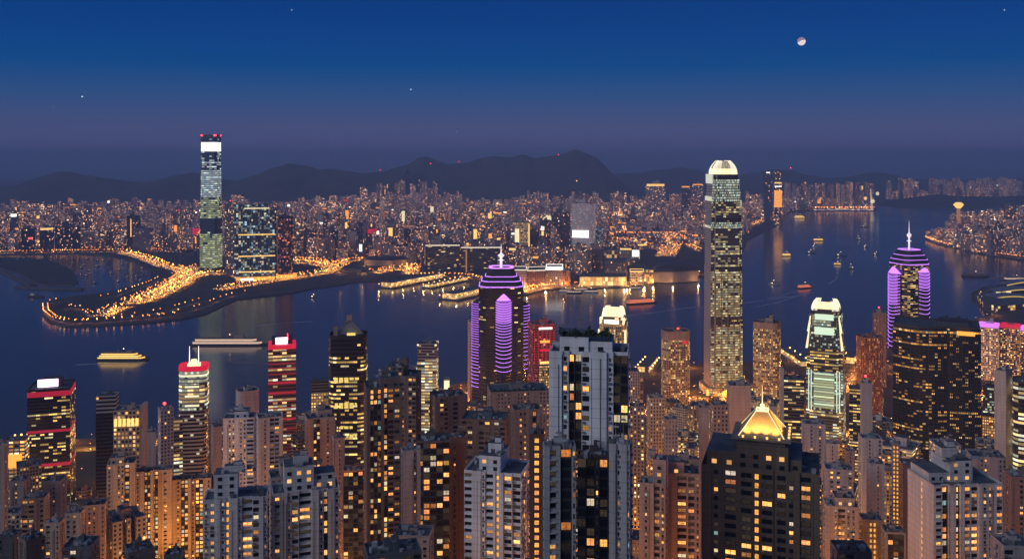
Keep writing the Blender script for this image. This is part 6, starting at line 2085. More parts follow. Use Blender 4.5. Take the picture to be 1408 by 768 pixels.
for i, q in enumerate(far):
    x, y, fw, fd, hh, rz = q
    c, s = cos(rz), sin(rz)
    P = cross_plan(fw, fd, 0.45, 0.4) if (i % 3 == 0 and i in single) else rect(fw, fd)
    u0 = rng.randrange(4000) * 7
    if i in single:
        mb = MB()
        mb.prism(P, 0, hh, 0, 1, cw=4.0, fh=3.6)
        k = rng.uniform(0.25, 0.5)
        mb.box(0, 0, hh, hh + rng.uniform(3, 8), fw * k, fd * k, 1, mt=1)
        if rng.random() < 0.2:
            bh = rng.choice([5, 5, 12, 26])
            mb.box(0, -fd / 2 - 0.8, hh - bh, hh + 2, fw * rng.choice([0.8, 0.4, 0.25]), 1.2, 2, mt=2)
        px = pcol(x, y)
        lb = next(l for e, l in DIST if px < e)
        if px > 1215 and y < 7200:
            lb = DIST[-1][1]
        o = mb.build('distant_tower', [M['far'], M['roof'], M[rng.choice(['gold', 'orange', 'white', 'gold', 'red_led'])]], None, (*rng.choice(FCOL), rng.choice([0.06, 0.12, 0.2, 0.34])), (x, y, 3))
        o.rotation_euler = (0, 0, rz)
        tag(o, lb, 'tower', 'towers of the far shore, ' + lb.split(' of ')[-1][:40] if False else 'far shore towers: ' + lb)
    else:
        PP = [(x + a * c - b * s, y + a * s + b * c) for a, b in P]
        kf = len(mass.f)
        nz_ = mnoise.noise(Vector((x * 0.0021, y * 0.0021, 2.2))) + rng.uniform(-0.12, 0.12)
        mk_ = 3 if nz_ < -0.12 else 4 if nz_ > 0.24 else 0
        mass.prism(PP, 3, 3 + hh, mk_, 1, cw=4.0, fh=3.6)
        for f in range(kf, len(mass.f)):
            mass.uv[f] = [(u + u0, v) if u >= 0 else (u, v) for u, v in mass.uv[f]]
        if rng.random() < 0.05:
            mass.box(x, y - fd / 2 - 1, 3 + hh - 4, 3 + hh + 2, fw * 0.7, 2, 2, mt=2)
o = mass.build('distant_towers', [M['far'], M['roof'], M['orange'], M['far_dim'], M['far_bright']], None, (0.44, 0.37, 0.40, 0.24))
tag(o, kind='stuff')

# ------------------------------------------------------------------ roads and street lamps
LAMPS = []      # (x, y, z, warm?, group index)
LG = ['street lamp along the outer promenade of the dark peninsula', 'street lamp on the glowing orange highway of the peninsula', 'street lamp on the bright road behind the far quay', 'street lamp of the left far-shore quay', 'lamp along the gold-lit far waterfront by the halls', 'street lamp on the golden roads left of the claw-crowned skyscraper', 'lamp along the right-hand shore road', 'lamp on the long pier strip across the harbour', 'street lamp between the near city blocks', 'street lamp on a bright avenue between the harbour-side towers']
def road(pts, width, g, lamps=True, sp=22.0, cars=0, both=True, lift=0.12, warm=0.8, name='road', flat=True):
    P = [Vector(sea(*p)) for p in pts]
    if flat:
        S = px_strip(pts, width)
        n = len(P)
        mb = MB()
        for i in range(n - 1):
            a, b, c, d = S[i], S[i + 1], S[2 * n - 2 - i], S[2 * n - 1 - i]
            mb.face([(*d, 3 + lift), (*c, 3 + lift), (*b, 3 + lift), (*a, 3 + lift)])
        tag(mb.build(name, M['asphalt']), kind='structure')
    for a, b in zip(P, P[1:]):
        L_ = (b - a).length
        d = (b - a) / max(L_, 0.01)
        nrm = Vector((-d.y, d.x))
        k = max(1, int(L_ / sp))
        for i in range(k):
            t = (i + rng.uniform(0.1, 0.9)) / k
            for s in ((-1, 1) if both else (1,)):
                q = a + (b - a) * t + nrm * s * (width / 2 + 1) * (1 if width < 30 else rng.uniform(0.15, 1))
                if lamps:
                    LAMPS.append((q.x, q.y, 3.0, rng.random() > warm, g))
        for i in range(int(1.6 * cars * L_)):
            q = a + (b - a) * rng.random() + nrm * rng.uniform(-0.42, 0.42) * width
            CARS.append((q.x, q.y, 3 + lift, atan2(d.y, d.x), rng.random()))
CARS = []
road([(62, 421), (63, 431), (74, 440), (95, 445), (130, 444), (165, 441.5), (200, 439), (240, 434.5)], 10, 0, sp=17, both=True, warm=0.55)
road([(240, 432), (262, 428), (285, 421), (300, 414), (318, 408), (340, 404)], 8, 0, sp=30, both=False, warm=0.5)
road([(165, 438), (200, 434), (235, 427), (262, 419), (283, 413)], 8, 0, sp=30, both=False)
road([(62, 421), (74, 416), (100, 413)], 8, 0, sp=34, both=False)
road([(135, 412), (160, 407), (180, 400), (206, 391), (220, 384)], 8, 0, sp=26, both=False, warm=0.4)
road([(88, 424), (104, 424), (118, 431), (128, 437)], 10, 0, sp=36, both=True)
road([(142, 434), (152, 427), (170, 421)], 60, 1, sp=13, cars=0.5)
road([(174, 417), (190, 411), (210, 402), (230, 391), (243, 383)], 46, 1, sp=13, cars=0.8)
road([(182, 417), (205, 409), (228, 400), (250, 388), (258, 380)], 66, 1, sp=13, cars=0.9)
road([(243, 383), (252, 376), (245, 370), (225, 366), (205, 358), (190, 352), (165, 347)], 60, 1, sp=14, cars=0.6)
road([(258, 380), (272, 374), (282, 366)], 110, 1, sp=12, cars=1.2)
road([(262, 380), (290, 376), (320, 377), (335, 381)], 24, 1, sp=15, cars=0.3)
road([(300, 398), (322, 394), (350, 389), (385, 384), (420, 379), (450, 373), (470, 366)], 62, 2, sp=13, cars=0.7)
road([(405, 360), (430, 362), (455, 367), (472, 368)], 56, 2, sp=13, cars=0.6)
road([(405, 357), (430, 358), (462, 364), (475, 359), (498, 357)], 34, 2, sp=15, cars=0.4)
road([(512, 375), (540, 370), (570, 366), (565, 376)], 60, 2, sp=13, cars=0.4)
road([(-20, 348.6), (60, 347), (130, 346.5), (200, 344.5), (250, 346)], 20, 3, sp=13, warm=0.7, cars=0.08)
road([(70, 344), (140, 343), (230, 341)], 14, 3, sp=26)
road([(560, 380.5), (600, 379), (640, 380), (668, 386)], 12, 4, sp=15)
road([(700, 401), (722, 401), (745, 395.5), (772, 391)], 44, 4, sp=6, both=True, warm=0.7)
road([(775, 391), (800, 393), (830, 391.5), (862, 390)], 10, 4, sp=22)
road([(866, 389), (890, 385), (930, 381), (965, 377)], 8, 4, sp=30, both=False, warm=0.4)
road([(845, 322), (880, 322.5), (930, 322)], 20, 5, sp=14, warm=0.8)
road([(838, 330), (880, 333), (915, 331), (925, 322)], 70, 5, sp=14, cars=0.4)
road([(914, 352), (922, 342), (930, 332), (950, 326)], 90, 5, sp=13, cars=0.6)
road([(870, 334), (905, 340), (945, 338), (962, 345)], 18, 5, sp=20, cars=0.1)
road([(830, 281), (880, 282), (960, 283)], 20, 5, sp=60)
road([(1274, 328), (1285, 333), (1300, 337), (1330, 343), (1365, 350), (1408, 356)], 12, 6, sp=16, warm=0.7, both=True)
road([(1116, 287.5), (1150, 287.5), (1200, 287.5)], 30, 7, sp=34, warm=0.6)
for pts, w_, g in FAR_ROADS:
    road(pts, w_, g, sp=24, cars=0.12, warm=0.75)
for pts, w_ in CITY_ROADS:
    road(pts, w_, 9, sp=22, cars=0.10, warm=0.75)
N_ROAD = len(LAMPS)
# lamps scattered through the far streets
for k in range(1500):
    q = far[rng.randrange(len(far))]
    x, y = q[0] + rng.uniform(-60, 60), q[1] - rng.uniform(18, 50)
    px = pcol(x, y)
    if (inside((x, y), kp) and -20 < px < 1208):
        LAMPS.append((x, y, 3.0, rng.random() > 0.75, 3 if px < 270 else 2 if px < 700 else 5))
    elif inside((x, y), hp):
        LAMPS.append((x, y, 3.0, rng.random() > 0.85, 6))
# near city streets
for (ax, ay), (bx, by) in zip(hp[:20], hp[1:21]):
    L_ = math.hypot(bx - ax, by - ay)
    for i in range(int(L_ / 45)):
        t = (i + rng.random()) / max(1, int(L_ / 45))
        if -20 < pcol(ax + (bx - ax) * t, ay + (by - ay) * t) < 1420:
            LAMPS.append((ax + (bx - ax) * t, ay + (by - ay) * t - 14, 3.0, rng.random() > 0.6, 8))
k = 0
while k < 420:
    y = rng.uniform(480, 1900)
    x = rng.uniform(-0.58, 0.58) * y
    if inside((x, y), hp) and all((x - a) ** 2 + (y - b) ** 2 > (c * 0.75) ** 2 for a, b, c in FOOT):
        LAMPS.append((x, y, ground_z(x, y), rng.random() > 0.8, 8))
        k += 1
CANYON = [(482, 590, 5e5), (490, 620, 4e5), (884, 425, 5e5), (905, 430, 5e5), (940, 435, 5e5), (962, 430, 4e5), (738, 380, 4e5), (150, 640, 3e5), (176, 655, 3.5e5), (205, 660, 3e5), (240, 665, 3.5e5), (270, 660, 3.5e5), (120, 600, 4e5), (1140, 500, 5e5), (1160, 500, 5e5), (1195, 525, 4e5), (1225, 500, 4e5), (1280, 408, 3e5), (1330, 405, 3e5), (455, 600, 5e5), (430, 690, 4e5), (320, 680, 4e5), (640, 400, 1.2e5), (560, 440, 1.2e5), (690, 500, 2e5), (600, 560, 1.2e5), (660, 560, 1.2e5), (80, 540, 4e5), (40, 590, 4e5), (1390, 520, 4e5),
          (300, 385, 2.5e5), (420, 390, 2.5e5), (1010, 325, 1.5e5), (1100, 325, 1.5e5), (990, 720, 5e5), (1020, 860, 6e5), (1060, 820, 5e5), (900, 820, 6e5), (870, 780, 5e5), (1110, 760, 4e5), (1160, 760, 4e5), (1205, 740, 4e5), (1215, 1200, 6e5), (1190, 1300, 6e5), (945, 1420, 8e5), (1060, 1400, 7e5), (915, 1400, 7e5), (990, 1560, 9e5), (1150, 1180, 5e5)]
CPOW = {}
for px, D, e in CANYON:
    x = wx(px, D)
    CPOW[len(LAMPS)] = e
    LAMPS.append((x, D, ground_z(x, D), False, 8))
def lamp_geo(mb, x, y, z, r, hgt, m):
    mb.tube((x, y, z), (x, y, z + hgt), 0.16, 0.10, 4, 2, caps=False)
    mb.ball((x, y, z + hgt + r * 0.6), r, m, 6, 4)
LM_MESH = {}
for w_ in (0, 1):
    for rk, (r, hgt) in {'a': (1.25, 10), 'b': (1.7, 11), 'c': (0.55, 9)}.items():
        mb = MB()
        lamp_geo(mb, 0, 0, 0, r, hgt, 0)
        o = mb.build('street_lamp', [M['amberw'] if w_ else M['amber'], M['amber'], M['dmetal']])
        LM_MESH[(w_, rk)] = o.data
        bpy.data.objects.remove(o)
scored = []
for i, (x, y, z, w_, g) in enumerate(LAMPS):
    px, py = pcol(x, y), HY + (CAMZ - z - 10) / y * F
    s = DB.seen(px, px, py, py, y - 5) if 0 <= px < 1408 and py < 768 else 0
    scored.append((2 if i in CPOW else 1 if (s or (g in (0, 1, 2, 4) and 0 < px < 1408)) else 0, -y, i))
scored.sort(key=lambda t: (-t[0], -t[1]))
one = set(t[2] for t in scored[:290])
lm = MB()
for i, (x, y, z, w_, g) in enumerate(LAMPS):
    rk = 'c' if g in (8, 9) else ('a' if y < 4200 else 'b')
    if i in one:
        o = bpy.data.objects.new('street_lamp', LM_MESH[(int(w_), rk)])
        COL.objects.link(o)
        o.location = (x, y, z)
        tag(o, LG[g], 'street lamp', LG[g].replace('street lamp', 'street lamps').replace('lamp along', 'lamps along'))
    else:
        r, hgt = {'a': (1.25, 10), 'b': (1.7, 11), 'c': (0.55, 9)}[rk]
        lamp_geo(lm, x, y, z, r, hgt, 1 if w_ else 0)
o = lm.build('street_lamps', [M['amber'], M['amberw'], M['dmetal']])
tag(o, kind='stuff')
# what the lamps throw: one point light for every few lamps
LP = {}
def lamp_light(x, y, z, e, col=(1.0, 0.33, 0.05)):
    if e not in LP:
        spot = z < 16.5 and e in KW.values()
        ld = bpy.data.lights.new('street_light', 'SPOT' if spot else 'POINT')
        if spot:
            ld.spot_size = radians(132)
            ld.spot_blend = 0.5
        ld.energy = e
        ld.color = col
        ld.shadow_soft_size = 1.0
        ld.volume_factor = 0.3
        LP[e] = ld
    lo = bpy.data.objects.new('street_light', LP[e])
    COL.objects.link(lo)
    lo.location = (x, y, z)
KW = {0: 11001, 1: 100001, 2: 90001, 3: 14001, 4: 70001, 5: 50001, 6: 34001, 7: 20001, 9: 60002}
EV = {0: 3, 1: 2, 2: 2, 3: 4, 4: 3, 5: 3, 6: 4, 7: 4, 9: 2}
n_ = 0
for i, (x, y, z, w_, g) in enumerate(LAMPS):
    if i in CPOW:
        lamp_light(x, y, z + 11.0, round(CPOW[i] * (0.075 if x > -120 else 0.045) * (1 if y < 690 else 2.6)))
        n_ += 1
    elif g == 8:
        if i % 2 == 0:
            lamp_light(x, y, z + 10.5, 9000 if y < 800 else 24000)
            n_ += 1
    elif i < N_ROAD:
        if i % EV[g] == 0:
            lamp_light(x, y, z + 12.5, KW[g])
            n_ += 1
    elif y > 3600 and i % 6 == 0:
        lamp_light(x, y, 22, 70000, (1.0, 0.38, 0.08))
        n_ += 1
for x, y, z in PIER_LIGHTS:
    lamp_light(x, y, z, 42000, (1.0, 0.45, 0.12))
print('lamp lights', n_)
cm = MB()
for x, y, z, a, v in CARS:
    cm.box(x, y, z + 0.3, z + 1.5, 4.4, 1.8, 1, rz=a, uvs='none')
    dx, dy = cos(a), sin(a)
    for s in (-1, 1):
        cm.ball((x + s * dx * 2.3, y + s * dy * 2.3, z + 0.8), 0.7, 0 if v > 0.35 else 2, 5, 3)
if cm.f:
    tag(cm.build('traffic', [M['car'], M['dmetal'], M['red_dim']]), kind='stuff')
print('lamps', len(LAMPS), 'cars', len(CARS))
# ------------------------------------------------------------------ boats
def boat(px, py, lpx, rot, kind, label, name=None, cat='boat', lamp='gold', decks=2, group='boats on the harbour', hullc=(0.05, 0.05, 0.06), beam=0.24):
    D = dsea(py, 0)
    x = wx(px, D)
    a = radians(rot)
    L_ = lpx * D / F / max(0.35, abs(cos(a)))
    B = L_ * beam
    root = empty(name or {'f': 'ferry', 's': 'motor_boat', 'b': 'barge', 'y': 'yacht'}[kind], (x, D, 0), a, label, cat, group)
    hz = min(L_ * 0.06 + 1.2, 4.0)
    def hullp(k):
        return [(-L_ / 2, -B / 2 * k), (L_ * 0.28, -B / 2 * k), (L_ * 0.42, -B * 0.3 * k), (L_ / 2, 0), (L_ * 0.42, B * 0.3 * k), (L_ * 0.28, B / 2 * k), (-L_ / 2, B / 2 * k)]
    mb = MB()
    mb.prism(scale_poly(hullp(0.85), 0.96), -1.0, hz, 0, 1, uvs='none', poly1=hullp(1.0))
    mb.build('hull', [M['paint'], M['dmetal']], root, (*hullc, 1))
    dk = hz
    if kind in 'fy':
        dh = max(2.6, L_ * 0.034) if kind == 'f' else L_ * 0.07
        for i in range(decks):
            f0, f1 = -0.46 + 0.03 * i, 0.36 - 0.07 * i
            Pd = [(-x_, y_) for x_, y_ in []] or [(f0 * L_, -B * (0.44 - 0.03 * i)), (f1 * L_, -B * (0.44 - 0.03 * i)), ((f1 + 0.05) * L_, 0), (f1 * L_, B * (0.44 - 0.03 * i)), (f0 * L_, B * (0.44 - 0.03 * i))]
            mb = MB()
            mb.prism(Pd, dk, dk + dh * 0.74, 0, 1, cw=4, fh=dh, uvs='none')
            mb.prism(scale_poly(Pd, 1.03), dk + dh * 0.74, dk + dh, 1, 1, uvs='none', bottom=True)
            mb.build('deck', [M[lamp], M['paint']], root, (0.22, 0.17, 0.12, 1))
            dk += dh
        mb = MB()
        mb.box(L_ * 0.12, 0, dk, dk + dh * 0.9, L_ * 0.12, B * 0.5)
        mb.build('wheelhouse', [M['paint']], root, (0.3, 0.26, 0.22, 1))
        mb = MB()
        mb.tube((-L_ * 0.1, 0, dk), (-L_ * 0.1, 0, dk + dh * 1.3), B * 0.12, B * 0.1, 8)
        mb.build('funnel', [M['paint']], root, (0.2, 0.17, 0.15, 1))
    else:
        mb = MB()
        mb.box(-L_ * 0.2, 0, hz, hz + L_ * 0.10 + 1.5, L_ * 0.25, B * 0.6)
        mb.build('cabin', [M['paint']], root, (0.5, 0.5, 0.5, 1))
        dk = hz + L_ * 0.10 + 1.5
    mb = MB()
    mh = min(L_ * 0.1 + 2, 7) if kind != 'b' else 2.0
    mb.tube((0, 0, dk), (0, 0, dk + mh), 0.25, 0.12, 4, 1)
    mb.ball((0, 0, dk + mh + 0.4), 1.1 if kind != 'b' else 0.4, 0, 6, 4)
    if kind in 'sb':
        mb.ball((-L_ * 0.2, -B * 0.32, hz + 2), 1.3 if kind == 's' else 0.35, 0, 6, 4)
    mb.build('mast_light', [M['mastlamp'], M['dmetal']], root)
    return root
M['mastlamp'] = emit('mast_lamp', (1.0, 0.75, 0.4), 5.0)
M['redorange'] = emit('red_orange_deck', (1.0, 0.24, 0.10), 1.1)
M['palewarm'] = emit('pale_warm_deck', (1.0, 0.68, 0.5), 0.8)
boat(170, 494, 72, 0, 'f', 'three-decked golden lit ferry on the left of the harbour', decks=3, lamp='gold', hullc=(0.06, 0.10, 0.08), beam=0.2)
boat(316, 474, 108, 0, 'f', 'very long low ferry with pale lit decks, behind the twin-mast office', decks=2, lamp='palewarm', beam=0.10)
boat(883, 417, 44, 22, 'f', 'red-orange lit ferry in mid harbour above the cream crowned tower', decks=3, lamp='redorange', beam=0.16)
boat(1107, 396, 22, 24, 'f', 'orange lit ferry right of the tallest claw-crowned tower', decks=3, lamp='redorange', beam=0.24)
boat(1082, 352, 13, 15, 'y', 'small bright yellow lit ship beyond the tallest claw-crowned tower', decks=3, beam=0.4)
boat(1126, 331, 15, 5, 'y', 'low golden lit boat in the upper right harbour', decks=2, beam=0.3)
boat(1100, 300, 16, 0, 'y', 'golden lit ship near the long lamp-lit pier strip', decks=3, beam=0.3)
boat(1189, 312, 12, 20, 's', 'tiny boat with one reddish light under the hazy far right shore', beam=0.25)
boat(1180, 329, 7, 60, 's', 'tiny orange lit boat seen end-on in the upper right harbour', beam=0.4)
boat(1120, 339, 8, -10, 's', 'tiny pale boat just below the low golden boat', beam=0.25, hullc=(0.5, 0.5, 0.5))
boat(1152, 364, 9, -35, 'y', 'small golden boat trailing a curved wake left of the right purple tower', decks=2, beam=0.35)
boat(1170, 369, 6, 70, 's', 'tiny boat with a greenish white light left of the right purple tower', beam=0.4)
boat(1064, 391, 14, 8, 's', 'white motor boat just right of the tallest claw-crowned tower shaft', beam=0.2, hullc=(0.7, 0.7, 0.7))
boat(1205, 350, 8, -30, 's', 'tiny reddish boat above the right purple tower', beam=0.25)
boat(1156, 352, 14, -30, 's', 'faint long boat in the upper right harbour above the golden wake boat', beam=0.14)
boat(1115, 348, 12, -20, 's', 'faint low boat beside the bright yellow ship', beam=0.16)
boat(1190, 340, 6, -20, 's', 'tiny pale boat between the right purple spire and the upper harbour', beam=0.25)
boat(431, 409, 9, 0, 's', 'small white-lit boat alone off the far quay', beam=0.3)
boat(50, 408, 26, -14, 'b', 'dark unlit barge off the left breakwater', beam=0.2)
boat(1342, 380, 36, -4, 'f', 'large dark ferry speckled with small lights near the right shore', decks=2, lamp='ferrydots', beam=0.26)
boat(1398, 385, 34, 0, 'y', 'pale lit cruise boat at the right edge behind the winged hall', decks=1, lamp='palewarm', beam=0.2)
for i, (px, py, l, lb) in enumerate(((778, 401, 18, 'white launch moored left in the cluster off the golden hotel'), (790, 403, 22, 'long dark launch moored in front of the cluster off the golden hotel'), (800, 399, 18, 'pale launch moored behind the cluster off the golden hotel'), (813, 402, 20, 'white launch moored at the right of the cluster off the golden hotel'), (874, 397, 16, 'white-lit catamaran off the square pavilion'))):
    boat(px, py, l, (-8, 4, 10, -4, 0)[i], 'y', lb, decks=1, lamp='palewarm', beam=0.22, hullc=(0.5, 0.5, 0.52) if i != 1 else (0.06, 0.06, 0.07))
rng = random.Random(4)
for i in range(26):
    px, py = rng.uniform(108, 196), rng.uniform(364, 393)
    if i < 6:
        px, py = rng.uniform(8, 90), rng.uniform(353.5, 357)
    if i % 3 == 0 and i > 6:
        py = rng.uniform(356, 366)
        px = rng.uniform(110, 170)
    p = sea(px, py, 0)
    if inside(p, kp) or py < 352:
        continue
    boat(px, py, rng.uniform(4, 7), rng.uniform(-20, 20), 'b', 'small dark barge moored in the sheltered basin on the left', group='barges in the sheltered basin', beam=0.3)
# wakes
def wake(pts, w, label=None):
    S = px_strip(pts, w)
    n = len(pts)
    mb = MB()
    for i in range(n - 1):
        a, b, c, d = S[i], S[i + 1], S[2 * n - 2 - i], S[2 * n - 1 - i]
        mb.face([(*d, 0.02), (*c, 0.02), (*b, 0.02), (*a, 0.02)])
    return tag(mb.build('wake', M['wake']), kind='stuff')
def mat_wake():
    m, nt, b, out = new_mat('wake_foam')
    b.inputs['Base Color'].default_value = (0.55, 0.6, 0.66, 1)
    b.inputs['Roughness'].default_value = 0.5
    tr = N(nt, 'ShaderNodeBsdfTransparent')
    mx = N(nt, 'ShaderNodeMixShader')
    tc = N(nt, 'ShaderNodeTexCoord')
    nz = N(nt, 'ShaderNodeTexNoise')
    nz.inputs['Scale'].default_value = 0.02
    nz.inputs['Detail'].default_value = 6
    nt.links.new(tc.outputs['Object'], nz.inputs['Vector'])
    nt.links.new(math_n(nt, 'MULTIPLY_ADD', nz.outputs['Fac'], 1.2, -0.12), mx.inputs[0])
    nt.links.new(tr.outputs[0], mx.inputs[1])
    nt.links.new(b.outputs[0], mx.inputs[2])
    nt.links.new(mx.outputs[0], out.inputs['Surface'])
    return m
M['wake'] = mat_wake()
wake([(862, 432), (900, 428), (940, 422), (975, 419), (1020, 415), (1060, 410), (1096, 405)], 9)
wake([(1040, 420), (1070, 414), (1098, 405), (1118, 400)], 7)
wake([(1056, 409), (1076, 405), (1095, 398)], 6)
wake([(1150, 366), (1152, 374), (1150, 382), (1140, 389)], 8)
wake([(104, 499), (130, 498), (205, 497)], 10)
wake([(352, 446), (390, 442), (430, 440)], 10)

# ------------------------------------------------------------------ winged convention hall on the right shore
def wing_hall():
    D0 = dsea(424, 3)
    P0 = sea(1385, 408, 3)
    root = empty('convention_hall', (P0[0], P0[1], 3), 0, 'winged convention hall with glowing yellow roof edges jutting into the harbour', 'building')
    def loc(px, py, z=0):
        q = sea(px, py, 3)
        return (q[0] - P0[0], q[1] - P0[1], z)
    mb = MB()
    G = [loc(1344, 412)[:2], loc(1352, 423)[:2], loc(1372, 428)[:2], loc(1420, 424)[:2], loc(1440, 404)[:2], loc(1400, 396)[:2], loc(1358, 400)[:2]]
    mb.prism(G, 0, 14, 0, 1, cw=9, fh=7)
    mb.build('hall', [M['gold_wall'], M['roof']], root, (0.12, 0.10, 0.09, 0.3))
    for k, (c, sx, sy, z) in enumerate(((loc(1384, 413), 150, 85, 11), (loc(1402, 407), 170, 80, 18), (loc(1412, 400), 150, 70, 26))):
        mb = MB()
        n = 14
        rows = []
        for j in range(5):
            v = j / 4 - 0.5
            rows.append([(c[0] + (i / n - 0.5) * sx, c[1] + v * sy * (1 - 0.5 * abs(i / n - 0.5)), z + 12 * cos((i / n - 0.5) * pi) - abs(v) * 10) for i in range(n + 1)])
        for j in range(4):
            for i in range(n):
                mb.face([rows[j][i], rows[j][i + 1], rows[j + 1][i + 1], rows[j + 1][i]])
        mb.build('wing_roof', M['metal'], root)
        mb = MB()
        for i in range(n):
            a, b = rows[0][i], rows[0][i + 1]
            mb.tube((a[0], a[1] - 0.8, a[2]), (b[0], b[1] - 0.8, b[2]), 1.5, n=4, caps=False)
        mb.build('roof_edge_light', M['yelgold'], root)
    mb = MB()
    for px, py in ((1349, 407), (1350, 414), (1347, 410)):
        q = loc(px, py)
        mb.ball((q[0], q[1], 12), 3.0, 0, 6, 4)
    mb.build('entrance_lamp', M['gold'], root)
    mb = MB()
    for px, py in ((1367, 410), (1381, 409)):
        q = loc(px, py)
        mb.box(q[0], q[1] - 24, 16, 22, 12, 4)
    mb.build('lit_window', M['goldwhite'], root)
M['yelgold'] = emit('yellow_gold_edge', (1.0, 0.66, 0.12), 0.9)
wing_hall()
root = empty('radio_tower', (wx(1318, 4500), 4500, 3), 0, 'golden lit slim tower with a ring platform rising above the right shore', 'tower')
k_ = 4500 / F
mb = MB()
mb.tube((0, 0, 0), (0, 0, wz(285, 4500)), 11, 8, 10)
mb.build('shaft', M['copper'], root)
mb = MB()
mb.tube((0, 0, wz(287, 4500)), (0, 0, wz(282, 4500)), 10, 24, 12)
mb.tube((0, 0, wz(282, 4500)), (0, 0, wz(279, 4500)), 24, 12, 12)
mb.build('ring_platform', M['gold'], root)
mb = MB()
mb.tube((0, 0, wz(279, 4500)), (0, 0, wz(268, 4500)), 3.0, 1.0, 6)
mb.build('mast', M['metal'], root)
mb = MB()
mb.ball((-18, -20, wz(305, 4500)), 7)
mb.build('beacon', M['red_led'], root)
# cruise pier strip across the harbour
P0 = sea(1160, 289, 3)
root = empty('cruise_pier', (P0[0], P0[1], 3), 0, 'long low lamp-lit pier building across the upper right harbour', 'pier')
L_ = 82 * P0[1] / F
mb = MB()
mb.prism([(-L_ / 2, 0), (L_ / 2, 0), (L_ / 2, 60), (-L_ / 2, 60)], 0, 16, 0, 1, cw=20, fh=8)
mb.build('terminal_shed', [M['gold_wall'], M['roof']], root, (0.3, 0.25, 0.22, 0.45))
mb = MB()
mb.box(0, -2, 3, 6, L_, 2)
mb.build('light_strip', M['violetpale'], root)
for i in range(20):
    mb = MB()
    mb.ball((0, 0, 22), 4.5, 0, 6, 4)
    mb.build('pier_lamp', M['amber'] if i % 4 else M['amberw'], root, loc=(-L_ * 0.45 + L_ * 0.9 * i / 19 + rng.uniform(-6, 6), 10, 0))
root = empty('sail_mast', (wx(1199, 7000), 7000, 3), 0, 'white floodlit leaning mast with round lamps at the end of the long pier strip', 'mast')
mb = MB()
mb.tube((0, 0, 0), (-10, 0, wz(261, 7000)), 9, 3, 6)
mb.build('mast', M['palewarm'], root)  # floodlit look painted in as glow of the mast
for dx, row, r in ((0, 277, 16), (36, 266.5, 13), (-54, 273, 13)):
    mb = MB()
    mb.ball((dx, -12, wz(row, 7000)), r, 0, 8, 6)
    mb.build('lamp', M['gold'] if dx < 0 else M['goldwhite'], root)

# bright floodlight mast in the middle quarter, red beacon lights on the hills
root = empty('stadium_light', (wx(753.5, 5000), 5000, 3), 0, 'cluster of bright yellow-white floodlights on a mast in the dense far quarter', 'floodlight')
mb = MB()
mb.tube((0, 0, 0), (0, 0, wz(302, 5000)), 3, 2, 6)
mb.build('mast', M['dmetal'], root)
for dx, dz, r in ((-16, 0, 9), (6, 4, 12), (18, -4, 8), (2, -12, 7), (-6, 12, 6)):
    mb = MB()
    mb.ball((dx, 0, wz(301, 5000) + dz), r, 0, 8, 6)
    mb.build('lamp', M['goldwhite'], root)
for px, py, D, lb in ((523, 234, 8300, 'red beacon light on the middle hill crest, left one'), (592, 225, 9000, 'red beacon light just under the rocky twin peak'), (631, 222.5, 9100, 'red beacon on the ridge right of the twin peak'), (768, 213, 9200, 'red beacon on the crest left of the rocky summit'), (370, 264, 7800, 'red beacon on the dark slope above the banded glass block'), (42, 269, 7900, 'small lamp on the left hill slope'), (139, 270, 7900, 'lamp at the end of the lit path on the left hills'), (128, 270.5, 7900, 'second lamp of the lit path on the left hills'), (793, 249, 8300, 'small white lamp on the slope under the rocky summit'), (1087, 231, 7400, 'red beacon above the hazy far towers')):
    z = wz(py, D)
    root = empty('beacon_mast', (wx(px, D), D, z - 45), 0, lb, 'beacon', 'beacon lights on the far hills')
    mb = MB()
    mb.tube((0, 0, 0), (0, 0, 45), 1.2, 0.8, 5)
    mb.build('mast', M['dmetal'], root)
    mb = MB()
    mb.ball((0, 0, 47), 4 if 'red' in lb else 4.0, 0, 8, 5)
    mb.build('lamp', M['beacon'] if 'red' in lb else M['amberw'], root)

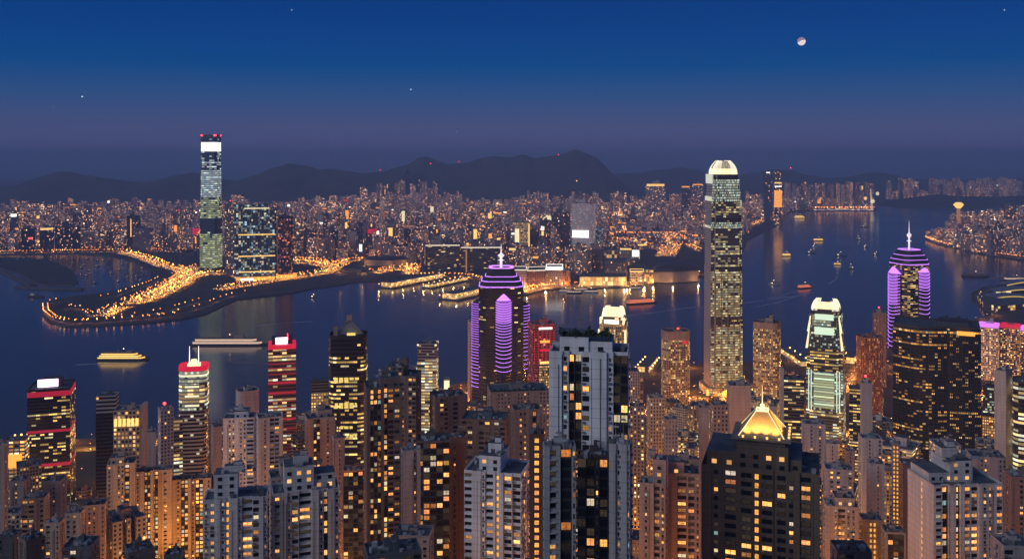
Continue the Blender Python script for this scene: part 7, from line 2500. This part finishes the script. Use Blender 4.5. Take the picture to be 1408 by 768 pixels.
# ------------------------------------------------------------------ trees on the slope
def tree(px, py, D, hpx, label, seed):
    rng = random.Random(seed)
    x = wx(px, D)
    z = ground_z(x, D)
    hgt = max(6.0, wz(py, D) - z)
    r = hpx / F * D / 2
    root = empty('tree', (x, D, z - 0.3), rng.uniform(0, 6), label, 'tree', 'dark trees among the near towers')
    mb = MB()
    mb.tube((0, 0, 0), (0.3, 0.2, hgt * 0.55), hgt * 0.035, hgt * 0.02, 7)
    for k in range(6):
        a = k * 1.05 + rng.uniform(-0.3, 0.3)
        mb.tube((0.2, 0.1, hgt * rng.uniform(0.35, 0.55)), (cos(a) * r * 0.65, sin(a) * r * 0.65, hgt * rng.uniform(0.6, 0.8)), hgt * 0.014, hgt * 0.005, 5)
    mb.build('trunk', M['bark'], root)
    mb = MB()
    cl = []
    for k in range(16):
        a = rng.uniform(0, 2 * pi)
        q = rng.uniform(0.1, 0.8) ** 0.7
        cl.append((cos(a) * r * q, sin(a) * r * q, hgt * rng.uniform(0.52, 0.92) - r * 0.25 * q, r * rng.uniform(0.25, 0.5)))
    for k in range(2200):
        c = cl[rng.randrange(len(cl))]
        d = Vector((rng.gauss(0, 1), rng.gauss(0, 1), rng.gauss(0, 0.8)))
        d = d.normalized() * c[3] * rng.uniform(0.5, 1.05)
        p = Vector(c[:3]) + d
        s = rng.uniform(0.35, 0.8)
        u = Vector((rng.uniform(-1, 1), rng.uniform(-1, 1), rng.uniform(-0.5, 0.5))).normalized() * s
        v = (d.normalized().cross(u)).normalized() * s * 0.6
        mb.face([tuple(p - u), tuple(p + v), tuple(p + u), tuple(p - v)])
    mb.build('crown', M['leaf'], root)
M['bark'] = plain('bark', (0.10, 0.075, 0.055), 0.9)
for i, (px, py, D, w_, lb) in enumerate(((487, 722, 820, 26, 'dark tree left of the twin-column tower, tallest of the clump by the orange glow'), (478, 736, 800, 24, 'dark tree at the left side of the clump by the orange glow'), (494, 742, 790, 22, 'low dark tree at the right side of the clump by the orange glow'), (482, 756, 760, 26, 'dark tree at the bottom edge of the clump by the orange glow'),
                                        (184, 748, 640, 30, 'wide dark tree in front of the cream row, middle of three'), (208, 752, 630, 28, 'dark tree in front of the cream row, right of three'), (163, 757, 620, 24, 'small dark tree in front of the cream row, left of three'))):
    tree(px, py, D, w_, lb, 30 + i)
